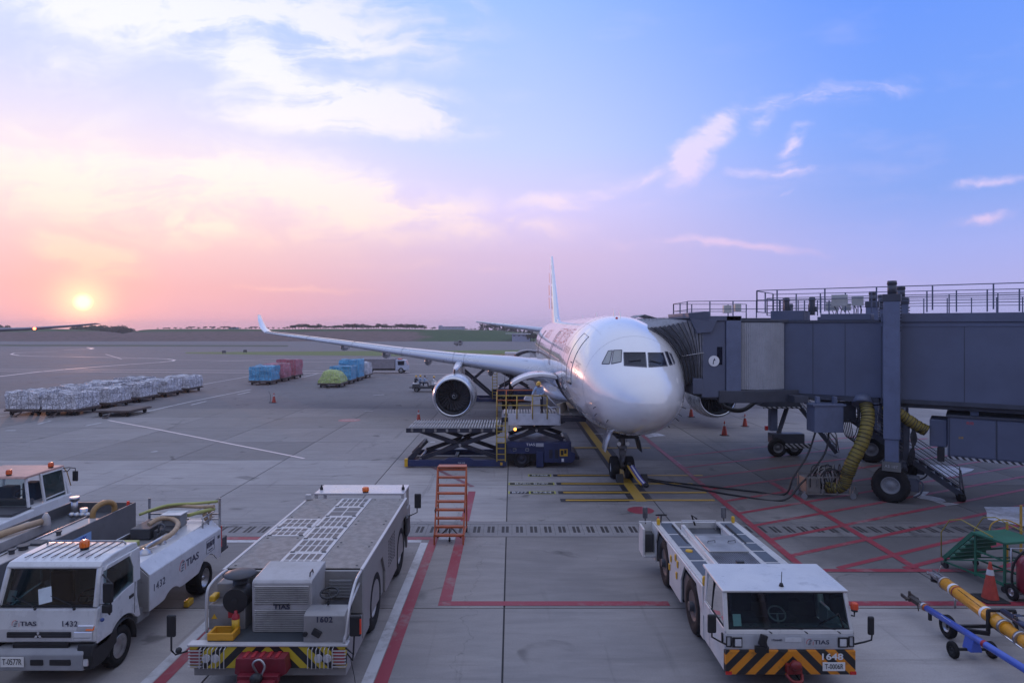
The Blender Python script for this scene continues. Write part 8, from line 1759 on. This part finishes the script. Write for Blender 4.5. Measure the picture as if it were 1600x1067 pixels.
# ------------------------------------------------------------------ embankments
def hill_mat():
    m = bpy.data.materials.new('embankment'); m.use_nodes = True; nt = m.node_tree; nt.nodes.clear(); b = NB(nt)
    out = b.n('ShaderNodeOutputMaterial'); p = b.n('ShaderNodeBsdfPrincipled'); nt.links.new(p.outputs[0], out.inputs[0])
    g = b.n('ShaderNodeNewGeometry').outputs['Position']; xyz = b.n('ShaderNodeSeparateXYZ', ins={0: g}).outputs
    n1 = b.n('ShaderNodeTexNoise', ins={'Vector': b.vm('MULTIPLY', g, (.03, .03, .35)), 'Scale': 1.0, 'Detail': 7.0, 'Roughness': .65}).outputs['Fac']
    n2 = b.n('ShaderNodeTexNoise', ins={'Vector': b.vm('MULTIPLY', g, (.3, .3, 1.0)), 'Scale': 1.0, 'Detail': 5.0, 'Roughness': .7}).outputs['Fac']
    # bare earth to the left, grass taking over to the right and along the crest
    gr = b.m('ADD', b.m('ADD', b.maprange(xyz[0], -70, -30, 0, 1), b.m('MULTIPLY', b.maprange(xyz[2], 4.2, 6.0), 1.1)), b.m('MULTIPLY', b.m('SUBTRACT', n1, .5), 2.2))
    c = b.mix(b.maprange(gr, .25, .70), (.165, .115, .105), (.055, .100, .040)); c = b.mix(b.maprange(n2, .45, .75, 0, .6), c, (.03, .042, .022))
    nt.links.new(c, p.inputs['Base Color']); p.inputs['Roughness'].default_value = .95; p.inputs['Specular IOR Level'].default_value = .1; return m
HM = hill_mat()
from mathutils import noise as _nz
def hill_h(x):
    """crest height of the embankment along x at about 400 m"""
    px = 800+x*F/400
    k = [(-400, 6.3), (-100, 6.6), (40, 6.7), (90, 6.6), (118, 5.6), (140, 3.2), (158, 0.2), (196, 0.2), (210, 3.0), (235, 6.2), (300, 6.4), (450, 6.3), (600, 6.5), (700, 6.0), (775, 5.9), (800, 4.8), (830, 3.0), (860, 2.0), (900, 1.6), (1500, 3.5), (2400, 6)]
    return tab(k, px)+.12*_nz.noise(Vector((x*.05, 0, 0)))*2
hm = MB(); rows_ = []
for i in range(260):
    x = -520+i*4.6
    h_ = hill_h(x); rows_.append([(x, 352+6*_nz.noise(Vector((x*.01, 5, 0)))+yy, max(-.03, hh*h_+.25*_nz.noise(Vector((x*.06, yy*.1, 1)))*hh)) for yy, hh in ((0, -.01), (8, .22), (18, .48), (28, .75), (38, .95), (46, 1.0), (60, .97), (75, .9), (110, .5), (150, .0))])
structure(hm.grid(rows_).build('embankment', HM))
# trees: a few crown shapes of scattered leaf clumps on a tapered trunk, copied along the crest
LEAF = pbr('tree foliage', (.035, .055, .026), .8, var=.5, scale=.6, spec=.1); LEAFD = pbr('dark conifer foliage', (.016, .028, .020), .8, var=.4, scale=.6, spec=.1); BARK = pbr('tree bark', (.05, .04, .03), .9)
def crown_mesh(seed, conifer=False, n=420):
    rng = random.Random(seed); m = MB(); cl_ = []
    if conifer:
        for k in range(9):
            t = k/8; cl_.append((Vector((rng.uniform(-.1, .1), rng.uniform(-.1, .1), .15+.85*t)), (.30*(1-t)+.05, .08)))
    else:
        for k in range(8): cl_.append((Vector((rng.uniform(-.38, .38), rng.uniform(-.38, .38), rng.uniform(.42, .85))), (rng.uniform(.14, .27), rng.uniform(.12, .2))))
    for i in range(n):
        c, (rh, rv) = rng.choice(cl_); d = Vector((rng.gauss(0, 1), rng.gauss(0, 1), rng.gauss(0, 1))).normalized(); p = c+Vector((d.x*rh, d.y*rh, d.z*rv))*rng.uniform(.6, 1.08)
        a = Vector((rng.uniform(-1, 1), rng.uniform(-1, 1), rng.uniform(-1, 1))).normalized(); b_ = a.orthogonal().normalized(); s_ = rng.uniform(.03, .065)
        m.add([p-a*s_, p-b_*s_, p+a*s_, p+b_*s_], [(0, 1, 2, 3)])
    return m.mesh('crown', LEAFD if conifer else LEAF)
tm = MB(); tm.cyl((0, 0, -.1), (0.02, 0, .5), .035, .02, 7); tm.cyl((0, 0, .3), (.2, .1, .65), .016, .006, 5); tm.cyl((0, 0, .28), (-.2, -.05, .6), .016, .006, 5); trunk_me = tm.mesh('trunk', BARK)
crowns = [crown_mesh(k) for k in range(5)]; conis = [crown_mesh(40+k, True) for k in range(3)]
def tree(px, Y_, base_z, h, con=False, w_=1.0, seed=0, group='small trees along the embankment crest', label='small dark tree on the embankment crest against the sky'):
    X_ = (px-800)/F*Y_; t = thing('conifer_tree' if con else 'broadleaf_tree', label, 'tree', (X_, Y_, base_z), seed*1.7, group)
    t.scale = (h*w_, h*w_, h)
    o = bpy.data.objects.new('trunk', trunk_me); COL.objects.link(o); o.parent = t
    o = bpy.data.objects.new('crown', (conis if con else crowns)[seed % (3 if con else 5)]); COL.objects.link(o); o.parent = t
rng = random.Random(3)
px = 246
while px < 748:
    h_ = rng.choice((1.9, 2.2, 2.6, 3.0, 3.4)) if 446 < px < 660 else rng.choice((1.0, 1.4, 1.8))
    if not 682 < px < 728: Y_ = 402+rng.uniform(-4, 8); tree(px, Y_, hill_h((px-800)/F*Y_)-.15, h_, w_=rng.uniform(1.2, 2.3), seed=int(px))
    px += rng.uniform(2.4, 5.5) if 446 < px < 660 else rng.uniform(5, 12)
for i in range(34):
    px = 116+i*2.75+rng.uniform(-1.5, 1.5); Y_ = rng.uniform(432, 470); tree(px, Y_, 0, rng.uniform(7.0, 9.4) if px < 195 else rng.uniform(6.5, 8.5), w_=.75, seed=i, group='trees in the gap between the hills', label='dark bushy tree filling the gap between the two hills under the sun')
for i, (px, h_) in enumerate(((-2, 9.0), (6, 9.2), (12, 8.6), (-14, 9))): tree(px, 450, 0, h_, w_=.8, seed=i, group='trees behind the left hill', label='dark tree behind the left hill under the far wing')
px = 751
while px < 833: 
    tree(px, 415, hill_h((px-800)/F*415)*.9, rng.uniform(3.4, 5.4) if px < 815 else rng.uniform(3, 4.5), con=rng.random() < .75, w_=rng.uniform(.8, 1.3), seed=int(px*3), group='conifers by the tail', label='dark pointed conifer on the skyline behind the tailplane'); px += rng.uniform(2.2, 6.5)
for i, px in enumerate((829, 834, 839)): tree(px, 340, 0, 4.6-.3*i, w_=1.2, seed=i+2, group='bushes by the fuselage', label='dark green bush just behind the rear fuselage')
for i in range(16):
    px = 500+i*23+rng.uniform(-8, 8); Y_ = 366+rng.uniform(0, 20); hh = hill_h((px-800)/F*Y_)*(.15+.6*(Y_-366)/25); tree(px, Y_, hh, rng.uniform(.6, 1.1), w_=1.8, seed=i+7, group='low bushes on the slope', label='low dark bush on the face of the embankment')
# far buildings
def block(name, label, px0, px1, Y_, z1, cols_, rows_n, wall, depth=14, z0=0):
    x0, x1 = (px0-800)/F*Y_, (px1-800)/F*Y_; b_ = thing(name, label, 'building', ((x0+x1)/2, Y_, z0)); w_ = (x1-x0)
    m = MB(); m.bx(-w_/2, w_/2, 0, depth, 0, z1-z0); m.build('wall', wall, b_); m = MB(); m.bx(-w_/2-.2, w_/2+.2, -.2, depth+.2, z1-z0, z1-z0+.25); m.build('roof', wall, b_)
    for i in range(cols_):
        for j in range(rows_n): m = MB(); x = -w_/2+w_*(i+.25)/cols_; m.bx(x, x+w_/cols_*.5, -.06, .02, (z1-z0)*(1-(j+.75)/max(3, rows_n+1)), (z1-z0)*(1-(j+.30)/max(3, rows_n+1))); m.build('window', pbr('far window', (.08, .09, .13), .3), b_)
    return b_
FB = pbr('far pale building', (.30, .33, .44), .7, var=.05); FB2 = pbr('far white roof', (.6, .61, .64), .6, var=.03)
b1 = block('office_building', 'long pale flat-roofed building on the skyline left of the tail', 685, 725, 620, 8.1, 8, 1, FB, z0=3.8); m = MB(); m.bx(-11.6, -8.8, .5, 8, 4.4, 5.6); m.build('roof_block', FB, b1)
b2 = block('warehouse', 'low white-roofed warehouse in front of the trees by the tail', 800, 829, 347, 3.7, 4, 1, FB, z0=-.05); m = MB(); x0, x1 = (787-812)/F*347, (829-814.5)/F*347; m.hexa([(x0, -1, 4.2), (x1, -1, 3.75), (x1, 9, 3.75), (x0, 9, 4.2), (x0, -1, 4.3), (x1, -1, 4.1), (x1, 9, 4.1), (x0, 9, 4.3)]); m.build('white_roof', FB2, b2)
block('small_building', 'tiny block building on the crest of the long embankment', 357, 367, 415, 7.2, 2, 1, FB, 6, z0=5.2)
# the terminal the picture is taken from rises behind and to both sides of the viewpoint
te = thing('terminal_building', 'terminal facade behind the viewpoint, glass bands between grey panels', 'building', (0, -6, 0))
TP = pbr('terminal panel', (.22, .23, .25), .5); m = MB(); m.bx(-120, 120, -20, 0, 0, 5.2); m.bx(-120, 120, -20, 0, 9.6, 11.0); m.build('wall', TP, te); m = MB(); m.bx(-120, 120, -20, -.4, 5.2, 9.6); m.build('window_band', pbr('terminal glass', (.04, .05, .06), .08, spec=.8), te)
for k in range(41): m = MB(); m.bx(-120+k*6-.08, -120+k*6+.08, -.4, -.05, 5.2, 9.6); m.build('mullion', TP, te)

# ------------------------------------------------------------------ evening haze
hz = MB(); hz.bx(-1300, 1300, -50, 1500, -1.05, 19); hzm = bpy.data.materials.new('evening haze'); hzm.use_nodes = True; hn = hzm.node_tree; hn.nodes.clear()
ho = hn.nodes.new('ShaderNodeOutputMaterial'); hv = hn.nodes.new('ShaderNodeVolumePrincipled'); hn.links.new(hv.outputs[0], ho.inputs['Volume'])
hv.inputs['Color'].default_value = (.93, .92, .94, 1); hv.inputs['Density'].default_value = .0004; hv.inputs['Anisotropy'].default_value = .3
stuff(hz.build('haze', hzm, fix=False))
